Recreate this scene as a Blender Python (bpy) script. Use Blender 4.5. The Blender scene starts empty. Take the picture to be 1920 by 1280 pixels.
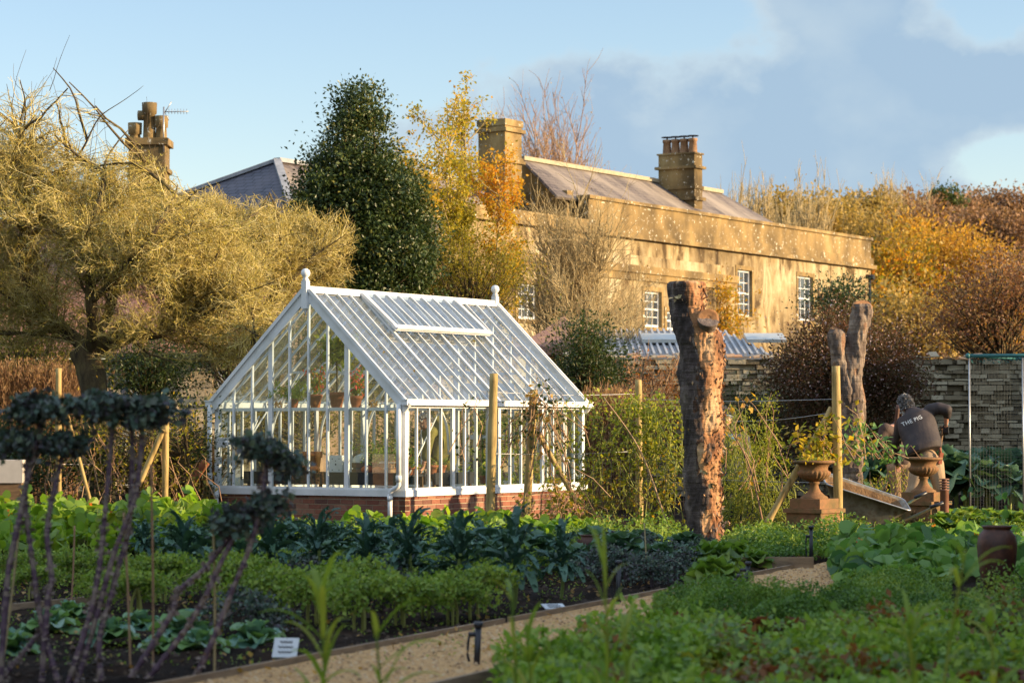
import bpy, math, random
import numpy as np
from mathutils import Vector, Matrix, Euler
from mathutils import noise as mnoise
R_ = math.radians
RS = np.random.RandomState(7)
random.seed(7)
scene = bpy.context.scene
COL = scene.collection
# ---------------------------------------------------------------- camera, sky, sun
H = 1.4; FPX = 4800.0; TH = math.atan(160/4800)
cam_d = bpy.data.cameras.new('camera'); cam = bpy.data.objects.new('camera', cam_d); COL.objects.link(cam)
cam.location = (0, 0, H); cam.rotation_euler = (math.pi/2+TH, 0, 0)
cam_d.lens = 90; cam_d.sensor_width = 36; cam_d.clip_end = 5000; cam_d.clip_start = .1
cam_d.dof.use_dof = True; cam_d.dof.focus_distance = 35.0; cam_d.dof.aperture_fstop = 3.4
scene.camera = cam
SUN_AZ = -10.0; SUN_EL = 13.0     # azimuth measured from +X (right), negative = towards the camera
sv = Vector((math.cos(R_(SUN_AZ))*math.cos(R_(SUN_EL)), math.sin(R_(SUN_AZ))*math.cos(R_(SUN_EL)), math.sin(R_(SUN_EL))))
sd = bpy.data.lights.new('sun', 'SUN'); sun = bpy.data.objects.new('sun', sd); COL.objects.link(sun)
sd.energy = 3.8; sd.angle = R_(.6); sd.color = (1, .73, .42)
sun.rotation_euler = sv.to_track_quat('Z', 'Y').to_euler()
world = bpy.data.worlds.new('World'); scene.world = world; world.use_nodes = True
nt = world.node_tree; N = nt.nodes; L = nt.links; N.clear()
wo = N.new('ShaderNodeOutputWorld'); bg = N.new('ShaderNodeBackground'); bg.inputs[1].default_value = .15
L.new(bg.outputs[0], wo.inputs[0])
sky = N.new('ShaderNodeTexSky'); sky.sky_type = 'NISHITA'; sky.sun_disc = False
sky.sun_elevation = R_(SUN_EL); sky.sun_rotation = R_(90-SUN_AZ); sky.altitude = 100; sky.air_density = 1.0; sky.dust_density = .25; sky.ozone_density = 3.0
tint = N.new('ShaderNodeMixRGB'); tint.blend_type = 'MULTIPLY'; tint.inputs[0].default_value = 1; tint.inputs[2].default_value = (.71, .59, .54, 1)
L.new(sky.outputs[0], tint.inputs[1])
tc = N.new('ShaderNodeTexCoord'); sep = N.new('ShaderNodeSeparateXYZ'); L.new(tc.outputs['Generated'], sep.inputs[0])
def wmath(op, a, b=None, c=None):
    n = N.new('ShaderNodeMath'); n.operation = op
    for i, v in enumerate((a, b, c)):
        if v is None: continue
        if isinstance(v, (int, float)): n.inputs[i].default_value = v
        else: L.new(v, n.inputs[i])
    return n.outputs[0]
nz = N.new('ShaderNodeTexNoise'); nz.inputs['Scale'].default_value = 22; nz.inputs['Detail'].default_value = 7; nz.inputs['Roughness'].default_value = .52
mp = N.new('ShaderNodeMapping'); mp.inputs['Scale'].default_value = (1, 1, 1.4); L.new(tc.outputs['Generated'], mp.inputs[0]); L.new(mp.outputs[0], nz.inputs[0])
# cloud bank: soft lobes in sky directions (azimuth sine, elevation sine)
lobes = [(.081, .110, .105, .038), (.144, .122, .10, .048), (.130, .165, .045, .05), (.022, .112, .06, .030), (.07, .085, .13, .036), (.195, .128, .05, .026), (.15, .085, .08, .03), (-.62, .12, .2, .05), (.7, .2, .25, .08)]
tot = None
for (u0, v0, a, b) in lobes:
    du = wmath('DIVIDE', wmath('SUBTRACT', sep.outputs[0], u0), a); dv = wmath('DIVIDE', wmath('SUBTRACT', sep.outputs[2], v0), b)
    r = wmath('SUBTRACT', 1.0, wmath('SQRT', wmath('ADD', wmath('MULTIPLY', du, du), wmath('MULTIPLY', dv, dv))))
    tot = r if tot is None else wmath('SMOOTH_MAX', tot, r, .25)
hole = [(.196, .100, .026, .013), (.19, .175, .022, .024)]
for (u0, v0, a, b) in hole:
    du = wmath('DIVIDE', wmath('SUBTRACT', sep.outputs[0], u0), a); dv = wmath('DIVIDE', wmath('SUBTRACT', sep.outputs[2], v0), b)
    r = wmath('SUBTRACT', wmath('SQRT', wmath('ADD', wmath('MULTIPLY', du, du), wmath('MULTIPLY', dv, dv))), 1.0)
    tot = wmath('SMOOTH_MIN', tot, wmath('MULTIPLY', r, .8), .2)
nzb = N.new('ShaderNodeTexNoise'); nzb.inputs['Scale'].default_value = 55; nzb.inputs['Detail'].default_value = 8; nzb.inputs['Roughness'].default_value = .6; L.new(mp.outputs[0], nzb.inputs[0])
dens = wmath('ADD', wmath('ADD', tot, wmath('MULTIPLY', wmath('SUBTRACT', nz.outputs[0], .5), 1.5)), wmath('MULTIPLY', wmath('SUBTRACT', nzb.outputs[0], .5), .55))
mr = N.new('ShaderNodeMapRange'); mr.interpolation_type = 'SMOOTHSTEP'; mr.inputs[1].default_value = -.04; mr.inputs[2].default_value = .26; L.new(dens, mr.inputs[0])
mask = wmath('MULTIPLY', mr.outputs[0], .9)
nz2 = N.new('ShaderNodeTexNoise'); nz2.inputs['Scale'].default_value = 17; nz2.inputs['Detail'].default_value = 7; L.new(mp.outputs[0], nz2.inputs[0])
edge = N.new('ShaderNodeMapRange'); edge.inputs[1].default_value = .05; edge.inputs[2].default_value = .45; L.new(dens, edge.inputs[0])
sh = wmath('MULTIPLY', edge.outputs[0], wmath('SUBTRACT', 1.75, wmath('MULTIPLY', nz2.outputs[0], 2.0)))
cr = N.new('ShaderNodeValToRGB'); L.new(sh, cr.inputs[0])
cr.color_ramp.elements[0].color = (1.45, 1.72, 1.9, 1); cr.color_ramp.elements[0].position = 0
cr.color_ramp.elements[1].color = (.92, 1.28, 1.68, 1); cr.color_ramp.elements[1].position = .85
CLOUD = cr
mix = N.new('ShaderNodeMixRGB'); L.new(mask, mix.inputs[0]); L.new(tint.outputs[0], mix.inputs[1]); L.new(cr.outputs[0], mix.inputs[2])
# unseen bright cloud added overhead and behind the viewpoint to fill the shade
nz3 = N.new('ShaderNodeTexNoise'); nz3.inputs['Scale'].default_value = 3.2; nz3.inputs['Detail'].default_value = 6; L.new(tc.outputs['Generated'], nz3.inputs[0])
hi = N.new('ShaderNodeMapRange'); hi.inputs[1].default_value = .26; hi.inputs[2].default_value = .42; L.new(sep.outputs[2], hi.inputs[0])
bk = N.new('ShaderNodeMapRange'); bk.inputs[1].default_value = .45; bk.inputs[2].default_value = .10; L.new(sep.outputs[1], bk.inputs[0])
ab = N.new('ShaderNodeMapRange'); ab.inputs[1].default_value = .16; ab.inputs[2].default_value = .34; L.new(sep.outputs[2], ab.inputs[0])
reg = wmath('MULTIPLY', bk.outputs[0], ab.outputs[0])
cv = N.new('ShaderNodeMapRange'); cv.inputs[1].default_value = .40; cv.inputs[2].default_value = .52; L.new(nz3.outputs[0], cv.inputs[0])
mix2 = N.new('ShaderNodeMixRGB'); L.new(wmath('MULTIPLY', reg, cv.outputs[0]), mix2.inputs[0]); L.new(mix.outputs[0], mix2.inputs[1]); mix2.inputs[2].default_value = (2.6, 2.7, 2.85, 1)
fill_veil = N.new('ShaderNodeMixRGB'); L.new(wmath('MULTIPLY', hi.outputs[0], wmath('MULTIPLY', cv.outputs[0], .35)), fill_veil.inputs[0]); L.new(mix2.outputs[0], fill_veil.inputs[1]); fill_veil.inputs[2].default_value = (2.2, 2.7, 3.4, 1)  # unseen high veil added to brighten roof glass reflections and fill
fill_veil2 = N.new('ShaderNodeMixRGB'); L.new(wmath('MULTIPLY', hi.outputs[0], .35), fill_veil2.inputs[0]); L.new(fill_veil.outputs[0], fill_veil2.inputs[1]); fill_veil2.inputs[2].default_value = (1.7, 2.2, 2.9, 1)
L.new(fill_veil2.outputs[0], bg.inputs[0])
scene.view_settings.view_transform = 'Standard'; scene.view_settings.look = 'None'; scene.view_settings.exposure = 1.5; scene.view_settings.gamma = 1
scene.render.engine = 'CYCLES'
scene.cycles.max_bounces = 8; scene.cycles.transparent_max_bounces = 24; scene.cycles.transmission_bounces = 6; scene.cycles.diffuse_bounces = 3
scene.cycles.caustics_reflective = False; scene.cycles.caustics_refractive = False; scene.cycles.sample_clamp_indirect = 4
scene.cycles.use_denoising = True
# ---------------------------------------------------------------- geometry helpers
CT, ST = math.cos(TH), math.sin(TH)
def at(px, py, D):
    a = (px-960)/FPX; b = (640-py)/FPX
    d = np.array([a, CT-b*ST, ST+b*CT]); d = d*(D/d[1])
    return np.array([d[0], D, d[2]+H])
def gx(px, D): return at(px, 800, D)[0]
def gd(py):                      # distance of the ground point seen at row py
    b = (640-py)/FPX; return -H*(CT-b*ST)/(ST+b*CT)
def nrm(v):
    v = np.asarray(v, float); return v/(np.linalg.norm(v, axis=-1, keepdims=True)+1e-9)
class MB:
    def __init__(s): s.V = []; s.F = []; s.n = 0
    def add(s, V, F, rnd=None, smooth=False):
        V = np.asarray(V, float).reshape(-1, 3); F = np.asarray(F, int)
        if len(V) == 0 or len(F) == 0: return s
        if rnd is None: rnd = np.full(len(F), RS.rand())
        elif np.isscalar(rnd): rnd = np.full(len(F), rnd)
        s.V.append(V); s.F.append((F+s.n, rnd, smooth)); s.n += len(V); return s
    def box(s, lo, hi, M=None, rnd=None):
        x0, y0, z0 = lo; x1, y1, z1 = hi
        V = np.array([[x0,y0,z0],[x1,y0,z0],[x1,y1,z0],[x0,y1,z0],[x0,y0,z1],[x1,y0,z1],[x1,y1,z1],[x0,y1,z1]], float)
        if M is not None: V = V@M[0].T+M[1]
        return s.add(V, [[0,3,2,1],[4,5,6,7],[0,1,5,4],[1,2,6,5],[2,3,7,6],[3,0,4,7]], rnd)
    def beam(s, a, b, w, h, up=(0, 0, 1), rnd=None):
        a = np.asarray(a, float); b = np.asarray(b, float); t = b-a; Ln = np.linalg.norm(t); t = t/Ln
        sx = nrm(np.cross(t, up)); sz = np.cross(sx, t)
        return s.box((-w/2, 0, -h/2), (w/2, Ln, h/2), (np.stack([sx, t, sz], 1), a), rnd)
    def tubes(s, P, Rr, sides=4, rnd=None, cap=False, smooth=True):
        P = np.asarray(P, float); Rr = np.asarray(Rr, float)
        if P.ndim == 2: P = P[None]; Rr = Rr[None]
        n, K, _ = P.shape
        if n == 0: return s
        T = np.gradient(P, axis=1); T = nrm(T)
        ref = np.where(np.abs(T.mean(1)[:, 2:3]) > .8, np.array([[1., 0, 0]]), np.array([[0, 0, 1.]]))[:, None, :]
        A = nrm(np.cross(T, np.broadcast_to(ref, T.shape))); B = np.cross(T, A)
        an = np.arange(sides)*2*np.pi/sides
        V = P[:, :, None, :]+Rr[:, :, None, None]*(A[:, :, None, :]*np.cos(an)[None, None, :, None]+B[:, :, None, :]*np.sin(an)[None, None, :, None])
        idx = np.arange(n*K*sides).reshape(n, K, sides)
        a = idx[:, :-1]; b = idx[:, 1:]
        F = np.stack([a, np.roll(a, -1, 2), np.roll(b, -1, 2), b], -1).reshape(-1, 4)
        if rnd is None: rn = np.repeat(RS.rand(n), (K-1)*sides)
        elif np.isscalar(rnd): rn = np.full(len(F), rnd)
        else: rn = np.repeat(rnd, (K-1)*sides)
        base = s.n
        s.add(V.reshape(-1, 3), F, rn, smooth)
        if cap:
            C = idx[:, 0, ::-1]; E = idx[:, -1, :]
            F2 = np.concatenate([C, E]); s.F.append((F2+base, np.full(len(F2), rn[0]), False))
        return s
    def tube(s, pts, r, sides=8, rnd=None, cap=True, smooth=True):
        pts = np.asarray(pts, float); r = np.full(len(pts), r) if np.isscalar(r) else np.asarray(r, float)
        return s.tubes(pts[None], r[None], sides, rnd, cap, smooth)
    def lathe(s, prof, n=24, c=(0, 0, 0), rnd=None, flute=None, smooth=True):
        prof = np.asarray(prof, float); K = len(prof); an = np.arange(n)*2*np.pi/n
        rr = prof[:, 0][:, None]*np.ones(n)[None]
        if flute is not None: rr = rr*(1+flute[0]*flute[2](prof[:, 1])[:, None]*np.abs(np.sin(an*flute[1]/2))[None])
        V = np.stack([rr*np.cos(an), rr*np.sin(an), np.repeat(prof[:, 1][:, None], n, 1)], -1)+np.asarray(c, float)
        idx = np.arange(K*n).reshape(K, n); a = idx[:-1]; b = idx[1:]
        F = np.stack([a, np.roll(a, -1, 1), np.roll(b, -1, 1), b], -1).reshape(-1, 4)
        return s.add(V.reshape(-1, 3), F, rnd, smooth)
    def ball(s, c, r, n=12, m=8, rnd=None):
        r = np.asarray(r, float)*np.ones(3); th = np.linspace(0.02, np.pi-.02, m)
        prof = np.stack([np.sin(th), -np.cos(th)], 1); b0 = MB(); b0.lathe(prof, n)
        V = b0.V[0]*r+np.asarray(c, float)
        s.add(V, b0.F[0][0], rnd, True); idx = np.arange(n)
        s.add(V[:n], [idx[::-1]], rnd, True); return s.add(V[-n:], [idx], rnd, True)
    def build(s, name, mat, parent=None, origin=None):
        me = bpy.data.meshes.new(name)
        if s.V:
            V = np.concatenate(s.V)
            if origin is not None: V = V-np.asarray(origin, float)
            ls, st, to, rn, sm = [], [], [], [], []; off = 0
            for F, r, smo in s.F:
                m, k = F.shape; ls.append(F.reshape(-1)); st.append(off+np.arange(m)*k); to.append(np.full(m, k)); off += m*k; rn.append(r); sm.append(np.full(m, smo))
            ls = np.concatenate(ls); st = np.concatenate(st); rn = np.concatenate(rn); sm = np.concatenate(sm)
            me.vertices.add(len(V)); me.vertices.foreach_set('co', V.astype('f').ravel())
            me.loops.add(len(ls)); me.loops.foreach_set('vertex_index', ls.astype('i'))
            me.polygons.add(len(st)); me.polygons.foreach_set('loop_start', st.astype('i'))
            me.polygons.foreach_set('loop_total', np.concatenate(to).astype('i'))
            me.polygons.foreach_set('use_smooth', sm)
            me.update(calc_edges=True)
            at_ = me.attributes.new('rnd', 'FLOAT', 'FACE'); at_.data.foreach_set('value', rn.astype('f'))
            me.validate()
        o = bpy.data.objects.new(name, me); COL.objects.link(o); me.materials.append(mat)
        if parent is not None: o.parent = parent
        return o
def tag(o, label=None, cat=None, group=None, kind=None):
    if label: o['label'] = label
    if cat: o['category'] = cat
    if group: o['group'] = group
    if kind: o['kind'] = kind
    return o
def thing(name, label, cat, loc=(0, 0, 0), rotz=0, group=None):
    o = bpy.data.objects.new(name, None); COL.objects.link(o); o.location = Vector([float(v) for v in loc]); o.rotation_euler = (0, 0, rotz)
    o.empty_display_size = .2
    return tag(o, label, cat, group)
def copy_tree(o, parent=None):
    c = o.copy(); COL.objects.link(c); c.parent = parent
    for ch in o.children: copy_tree(ch, c)
    return c
ORD = ['first', 'second', 'third', 'fourth', 'fifth', 'sixth', 'seventh', 'eighth', 'ninth', 'tenth', 'eleventh', 'twelfth', 'thirteenth', 'fourteenth', 'fifteenth', 'sixteenth', 'seventeenth', 'eighteenth', 'nineteenth', 'twentieth', 'twenty-first', 'twenty-second', 'twenty-third', 'twenty-fourth', 'twenty-fifth']
# leaves: n cards (rhombs folded along the midrib)
def leaves(mb, P, size, asp=.5, up=.3, dirs=None, rnd=None, droop=0., round_=False):
    P = np.asarray(P, float); n = len(P)
    if n == 0: return
    d = RS.normal(size=(n, 3)) if dirs is None else np.asarray(dirs, float)+RS.normal(size=(n, 3))*.45
    d[:, 2] -= droop; d = nrm(d)
    nn = RS.normal(size=(n, 3)); nn[:, 2] += up*4; nn = nrm(nn); sd_ = nrm(np.cross(d, nn)); nn = np.cross(sd_, d)
    s = (np.asarray(size)*(.65+.7*RS.rand(n)))[:, None] if np.isscalar(size) else np.asarray(size)[:, None]
    if rnd is None: rnd = RS.rand(n)
    if round_:
        an = np.arange(7)*2*np.pi/7
        V = P[:, None]+s[:, None]*(d[:, None]*np.cos(an)[None, :, None]+sd_[:, None]*np.sin(an)[None, :, None]+nn[:, None]*(.12*np.sin(an*2)[None, :, None]))
        mb.add(V.reshape(-1, 3), np.arange(n*7).reshape(n, 7), rnd, True)
    else:
        a = P; b = P+d*s*.45+sd_*s*asp*.5+nn*s*.08; c = P+d*s; e = P+d*s*.45-sd_*s*asp*.5+nn*s*.08
        V = np.stack([a, b, c, e], 1)
        i = np.arange(n)[:, None]*4
        mb.add(V.reshape(-1, 3), np.concatenate([i+[0, 1, 2], i+[0, 2, 3]]), np.concatenate([rnd, rnd]))
def sprout(par, n, Ln, ang, K=4, wob=.18, up=0., t0=.15, t1=1., env=None, lean=None):
    N_, K_, _ = par.shape
    seg = np.linalg.norm(np.diff(par, axis=1), axis=2).sum(1); p = seg/seg.sum()
    i = RS.choice(N_, n, p=p); t = (t0+(t1-t0)*RS.rand(n))*(K_-1); k = np.minimum(t.astype(int), K_-2); f = (t-k)[:, None]
    O = par[i, k]*(1-f)+par[i, k+1]*f; T = nrm(par[i, k+1]-par[i, k])
    q = nrm(np.cross(T, RS.normal(size=(n, 3)))); a = np.radians(ang)*(.6+.8*RS.rand(n))[:, None]
    d = T*np.cos(a)+q*np.sin(a); d[:, 2] += up
    if lean is not None: d = d+np.asarray(lean)
    d = nrm(d)
    st = (Ln*(.5+RS.rand(n))/(K-1))[:, None]; out = [O]
    for _ in range(K-1):
        out.append(out[-1]+d*st); d = nrm(d+RS.normal(size=(n, 3))*wob+np.array([0, 0, up*.3]))
    out = np.stack(out, 1)
    if env is not None: out = out[env(out[:, -1])]
    return out
def taper(n, K, r0, r1): return np.repeat(np.linspace(r0, r1, K)[None], n, 0)*(.7+.6*RS.rand(n, 1))
def spline(pts, K):
    pts = np.asarray(pts, float); n = len(pts); t = np.linspace(0, n-1, K); out = []
    for x in t:
        i = min(int(x), n-2); f = x-i; p0 = pts[max(i-1, 0)]; p1 = pts[i]; p2 = pts[i+1]; p3 = pts[min(i+2, n-1)]
        out.append(.5*((2*p1)+(-p0+p2)*f+(2*p0-5*p1+4*p2-p3)*f*f+(-p0+3*p1-3*p2+p3)*f**3))
    return np.array(out)
def vn(p, sc, seed=0):           # value noise for arrays
    return np.array([mnoise.noise(Vector((float(x)*sc+seed, float(y)*sc+seed*1.7, float(z)*sc))) for x, y, z in np.asarray(p).reshape(-1, 3)])
# ---------------------------------------------------------------- materials
def _mat(name):
    m = bpy.data.materials.new(name); m.use_nodes = True; t = m.node_tree; b = t.nodes['Principled BSDF']; return m, t, t.nodes, t.links, b
def ramp(n, l, fac, cols):
    r = n.new('ShaderNodeValToRGB'); l.new(fac, r.inputs[0]); e = r.color_ramp.elements
    while len(e) < len(cols): e.new(.5)
    for i, c in enumerate(cols):
        p, c = c if len(c) == 2 and not np.isscalar(c[1]) else (i/(len(cols)-1), c)
        e[i].position = p; e[i].color = (*c, 1)
    return r.outputs[0]
def noise_(n, l, sc, det=4, rough=.55, vec=None, stretch=None, coord='Object', dist=0):
    t = n.new('ShaderNodeTexNoise'); t.inputs['Scale'].default_value = sc; t.inputs['Detail'].default_value = det; t.inputs['Roughness'].default_value = rough; t.inputs['Distortion'].default_value = dist
    if vec is None: vec = n.new('ShaderNodeTexCoord').outputs[coord]
    if stretch:
        m = n.new('ShaderNodeMapping'); m.inputs['Scale'].default_value = stretch; l.new(vec, m.inputs[0]); vec = m.outputs[0]
    l.new(vec, t.inputs[0]); return t.outputs[0]
def mixc(n, l, fac, a, b, mode='MIX'):
    m = n.new('ShaderNodeMixRGB'); m.blend_type = mode
    for i, v in enumerate((fac, a, b)):
        if isinstance(v, (int, float)): m.inputs[i].default_value = v
        elif isinstance(v, tuple): m.inputs[i].default_value = (*v, 1)
        else: l.new(v, m.inputs[i])
    return m.outputs[0]
def bump_(n, l, b, h, s=.3, d=.02):
    bp = n.new('ShaderNodeBump'); bp.inputs['Strength'].default_value = s; bp.inputs['Distance'].default_value = d; l.new(h, bp.inputs['Height']); l.new(bp.outputs[0], b.inputs['Normal'])
def M_noise(name, cols, sc=4, rough=.8, bump=.3, bd=.02, stretch=None, det=5, attr=0, metal=0, spec=.4, fine=None):
    m, t, n, l, b = _mat(name)
    f = noise_(n, l, sc, det, .6, stretch=stretch)
    mr_ = n.new('ShaderNodeMapRange'); mr_.inputs[1].default_value = .3; mr_.inputs[2].default_value = .7; l.new(f, mr_.inputs[0]); ff = mr_.outputs[0]
    if attr:
        a = n.new('ShaderNodeAttribute'); a.attribute_name = 'rnd'
        mm = n.new('ShaderNodeMix'); mm.inputs[0].default_value = attr; l.new(ff, mm.inputs[2]); l.new(a.outputs['Fac'], mm.inputs[3]); ff = mm.outputs[0]
    c = ramp(n, l, ff, cols); l.new(c, b.inputs['Base Color']); b.inputs['Roughness'].default_value = rough; b.inputs['Metallic'].default_value = metal
    b.inputs['Specular IOR Level'].default_value = spec
    if bump:
        f2 = noise_(n, l, fine or sc*5, 5, .65, stretch=stretch); bump_(n, l, b, f2, bump, bd)
    return m
def M_leaf(name, cols, rough=.5, trans=.35, spec=.35, tcol=None):
    m, t, n, l, b = _mat(name)
    a = n.new('ShaderNodeAttribute'); a.attribute_name = 'rnd'
    c = ramp(n, l, a.outputs['Fac'], cols); l.new(c, b.inputs['Base Color']); b.inputs['Roughness'].default_value = rough; b.inputs['Specular IOR Level'].default_value = spec
    tr = n.new('ShaderNodeBsdfTranslucent'); tcx = mixc(n, l, 1., c, tcol or (1.5, 1.4, .7), 'MULTIPLY'); l.new(tcx, tr.inputs[0])
    mx = n.new('ShaderNodeMixShader'); mx.inputs[0].default_value = trans; l.new(b.outputs[0], mx.inputs[1]); l.new(tr.outputs[0], mx.inputs[2])
    l.new(mx.outputs[0], n['Material Output'].inputs[0]); return m
def M_plain(name, c, rough=.6, metal=0, spec=.5):
    m, t, n, l, b = _mat(name)
    f = noise_(n, l, 9, 4); cc = ramp(n, l, f, [tuple(x*.82 for x in c), tuple(min(1, x*1.12) for x in c)])
    l.new(cc, b.inputs['Base Color']); b.inputs['Roughness'].default_value = rough; b.inputs['Metallic'].default_value = metal; b.inputs['Specular IOR Level'].default_value = spec
    return m
def M_glass(name, tintc=(.9, .95, .93), dust=.06, ior=1.52, dustc=(.6, .62, .6), rough=.0):
    m, t, n, l, b = _mat(name); n.remove(b)
    tr = n.new('ShaderNodeBsdfTransparent'); tr.inputs[0].default_value = (*tintc, 1)
    gl = n.new('ShaderNodeBsdfGlossy'); gl.inputs['Roughness'].default_value = rough; gl.inputs[0].default_value = (1, 1, 1, 1)
    F0 = ((ior-1)/(ior+1))**2*2; ge = n.new('ShaderNodeNewGeometry'); dt = n.new('ShaderNodeVectorMath'); dt.operation = 'DOT_PRODUCT'; l.new(ge.outputs['Normal'], dt.inputs[0]); l.new(ge.outputs['Incoming'], dt.inputs[1])
    def mth(op, a_, b_):
        q = n.new('ShaderNodeMath'); q.operation = op
        for i_, v_ in enumerate((a_, b_)):
            if isinstance(v_, (int, float)): q.inputs[i_].default_value = v_
            else: l.new(v_, q.inputs[i_])
        return q.outputs[0]
    ab_ = mth('ABSOLUTE', dt.outputs['Value'], 0); pw = mth('POWER', mth('SUBTRACT', 1., ab_), 5.); fr = mth('MULTIPLY_ADD', pw, 1-F0); fr.node.inputs[2].default_value = F0
    m1 = n.new('ShaderNodeMixShader'); l.new(fr, m1.inputs[0]); l.new(tr.outputs[0], m1.inputs[1]); l.new(gl.outputs[0], m1.inputs[2])
    df = n.new('ShaderNodeBsdfDiffuse'); df.inputs[0].default_value = (*dustc, 1)
    f = noise_(n, l, 3.5, 6, .6); mr_ = n.new('ShaderNodeMapRange'); mr_.inputs[1].default_value = .35; mr_.inputs[2].default_value = .75; mr_.inputs[3].default_value = dust*.5; mr_.inputs[4].default_value = dust*1.8; l.new(f, mr_.inputs[0])
    m2 = n.new('ShaderNodeMixShader'); l.new(mr_.outputs[0], m2.inputs[0]); l.new(m1.outputs[0], m2.inputs[1]); l.new(df.outputs[0], m2.inputs[2])
    l.new(m2.outputs[0], n['Material Output'].inputs[0]); return m
def M_stone(name, cols, sc=2.0):
    """masonry: one colour per stone (face attribute) plus fine grain"""
    m, t, n, l, b = _mat(name)
    a = n.new('ShaderNodeAttribute'); a.attribute_name = 'rnd'; c = ramp(n, l, a.outputs['Fac'], cols)
    f = noise_(n, l, sc, 6, .6); c = mixc(n, l, .55, c, ramp(n, l, f, [(.35, .35, .35), (1, 1, 1)]), 'MULTIPLY')
    c = mixc(n, l, 1., c, (1.3, 1.3, 1.3), 'MULTIPLY')
    l.new(c, b.inputs['Base Color']); b.inputs['Roughness'].default_value = .9; bump_(n, l, b, noise_(n, l, 22, 5, .6), .5, .02); return m
MAT = {}
MAT['white'] = M_noise('white_paint', [(.55, .57, .55), (.70, .72, .73), (.78, .79, .80)], 2.2, .35, .05, .002)
MAT['glass'] = M_glass('greenhouse_glass', dust=.018)
MAT['roof_glass'] = M_glass('roof_glass', tintc=(.72, .81, .88), dust=.08, ior=2.0, dustc=(.62, .68, .74))
MAT['brick'] = M_stone('brick', [(.16, .055, .035), (.24, .09, .052), (.10, .045, .035), (.27, .13, .08), (.18, .07, .045)], 6)
MAT['mortar'] = M_noise('mortar', [(.30, .26, .18), (.42, .36, .25)], 8)
MAT['terracotta'] = M_noise('terracotta', [(.20, .06, .022), (.32, .11, .045), (.27, .09, .035)], 7, .85, .2, .004)
MAT['terracotta_old'] = M_noise('weathered_terracotta', [(.07, .07, .03), (.16, .10, .04), (.24, .12, .055), (.11, .075, .035)], 4, .9, .5, .012)
MAT['darkpot'] = M_noise('dark_glazed_clay', [(.02, .009, .007), (.06, .02, .011), (.13, .045, .02)], 6, .5, .3, .01)
MAT['soil'] = M_noise('soil', [(.006, .004, .003), (.018, .011, .007), (.038, .023, .015)], 3, .97, .9, .04, fine=30, spec=.08)
MAT['gravel'] = M_noise('path_gravel', [(.32, .16, .06), (.56, .33, .13), (.66, .44, .21)], 34, .95, .8, .02, det=3, fine=60)
MAT['board'] = M_noise('edging_board', [(.16, .11, .07), (.33, .23, .14)], 5, .8, .3, .01, stretch=(1, 1, 6))
MAT['post'] = M_noise('treated_post', [(.16, .11, .035), (.38, .27, .10), (.48, .36, .15)], 6, .8, .4, .01, stretch=(3, 3, .4))
MAT['bark'] = M_noise('apple_bark', [(.03, .022, .014), (.11, .08, .04), (.17, .14, .05)], 6, .95, .9, .04, stretch=(1, 1, .4))
MAT['lichen'] = M_leaf('lichen_twig', [(.26, .20, .04), (.54, .43, .13), (.70, .60, .30), (.42, .33, .06), (.07, .045, .025)], .9, .0)
MAT['wire'] = M_plain('rusty_wire', (.08, .06, .045), .7)
MAT['plastic'] = M_plain('black_plastic', (.012, .014, .022), .4)
MAT['metal'] = M_noise('galvanised', [(.30, .31, .33), (.46, .47, .48)], 12, .4, .1, .003, metal=.7)
MAT['skin'] = M_plain('skin', (.46, .24, .16), .55)
MAT['wood'] = M_noise('old_wood', [(.12, .07, .035), (.26, .16, .08)], 6, .8, .3, .01, stretch=(1, 1, 5))
# ================================================================ SETTING
def grid(xs, ys, zf):
    X, Y = np.meshgrid(xs, ys); V = np.stack([X, Y, zf(X, Y)], -1).reshape(-1, 3); nx = len(xs); ny = len(ys)
    i = np.arange(nx*ny).reshape(ny, nx); F = np.stack([i[:-1, :-1], i[:-1, 1:], i[1:, 1:], i[1:, :-1]], -1).reshape(-1, 4); return V, F
def path_side(y): return -1.62+(y-14.2)*.40     # x of the left kerb of the path at distance y
def zground(X, Y):
    P = np.stack([X, Y, 0*X], -1).reshape(-1, 3); near = (np.abs(P[:, 0]) < 14) & (P[:, 1] > 7) & (P[:, 1] < 56)
    z = np.zeros(len(P)); q = P[near]
    z[near] = .05*vn(q, 1.3)+.035*vn(q, 5.0, 9)+.02*vn(q, 12., 3)
    Xf, Yf = P[:, 0], P[:, 1]; pl = path_side(Yf); inpath = (Xf > pl-.1) & (Xf < pl+1.55) & (Yf > 5) & (Yf < 27)
    z[inpath] = -.06
    return z.reshape(X.shape)
xs = np.concatenate([[-3000, -500, -90, -25], np.linspace(-13, 13, 240), [25, 90, 500, 3000]]); ys = np.concatenate([[-3000, -200, 0, 5], np.linspace(7.5, 56, 420), [70, 120, 400, 3000]])
g = MB(); g.add(*grid(xs, ys, zground), rnd=.5, smooth=True)
tag(g.build('ground', MAT['soil']), kind='structure')
# path
ys = np.linspace(4, 26.5, 200); s_ = np.linspace(0, 1.42, 14)
Y, S = np.meshgrid(ys, s_, indexing='ij'); P = np.stack([path_side(Y)+S+.02, Y, .02+.012*vn(np.stack([S, Y, 0*S], -1), 2.5).reshape(Y.shape)], -1)
i = np.arange(200*14).reshape(200, 14); pm = MB(); pm.add(P.reshape(-1, 3), np.stack([i[:-1, :-1], i[:-1, 1:], i[1:, 1:], i[1:, :-1]], -1).reshape(-1, 4), .5, True)
Xc = np.linspace(-7.5, 12, 100); S2 = np.linspace(0, 1.1, 8); A, B = np.meshgrid(Xc, S2, indexing='ij'); P = np.stack([A, 25.9+B+A*.02, .026+0*A], -1)
tag(pm.build('path', MAT['gravel']), kind='structure')
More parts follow.
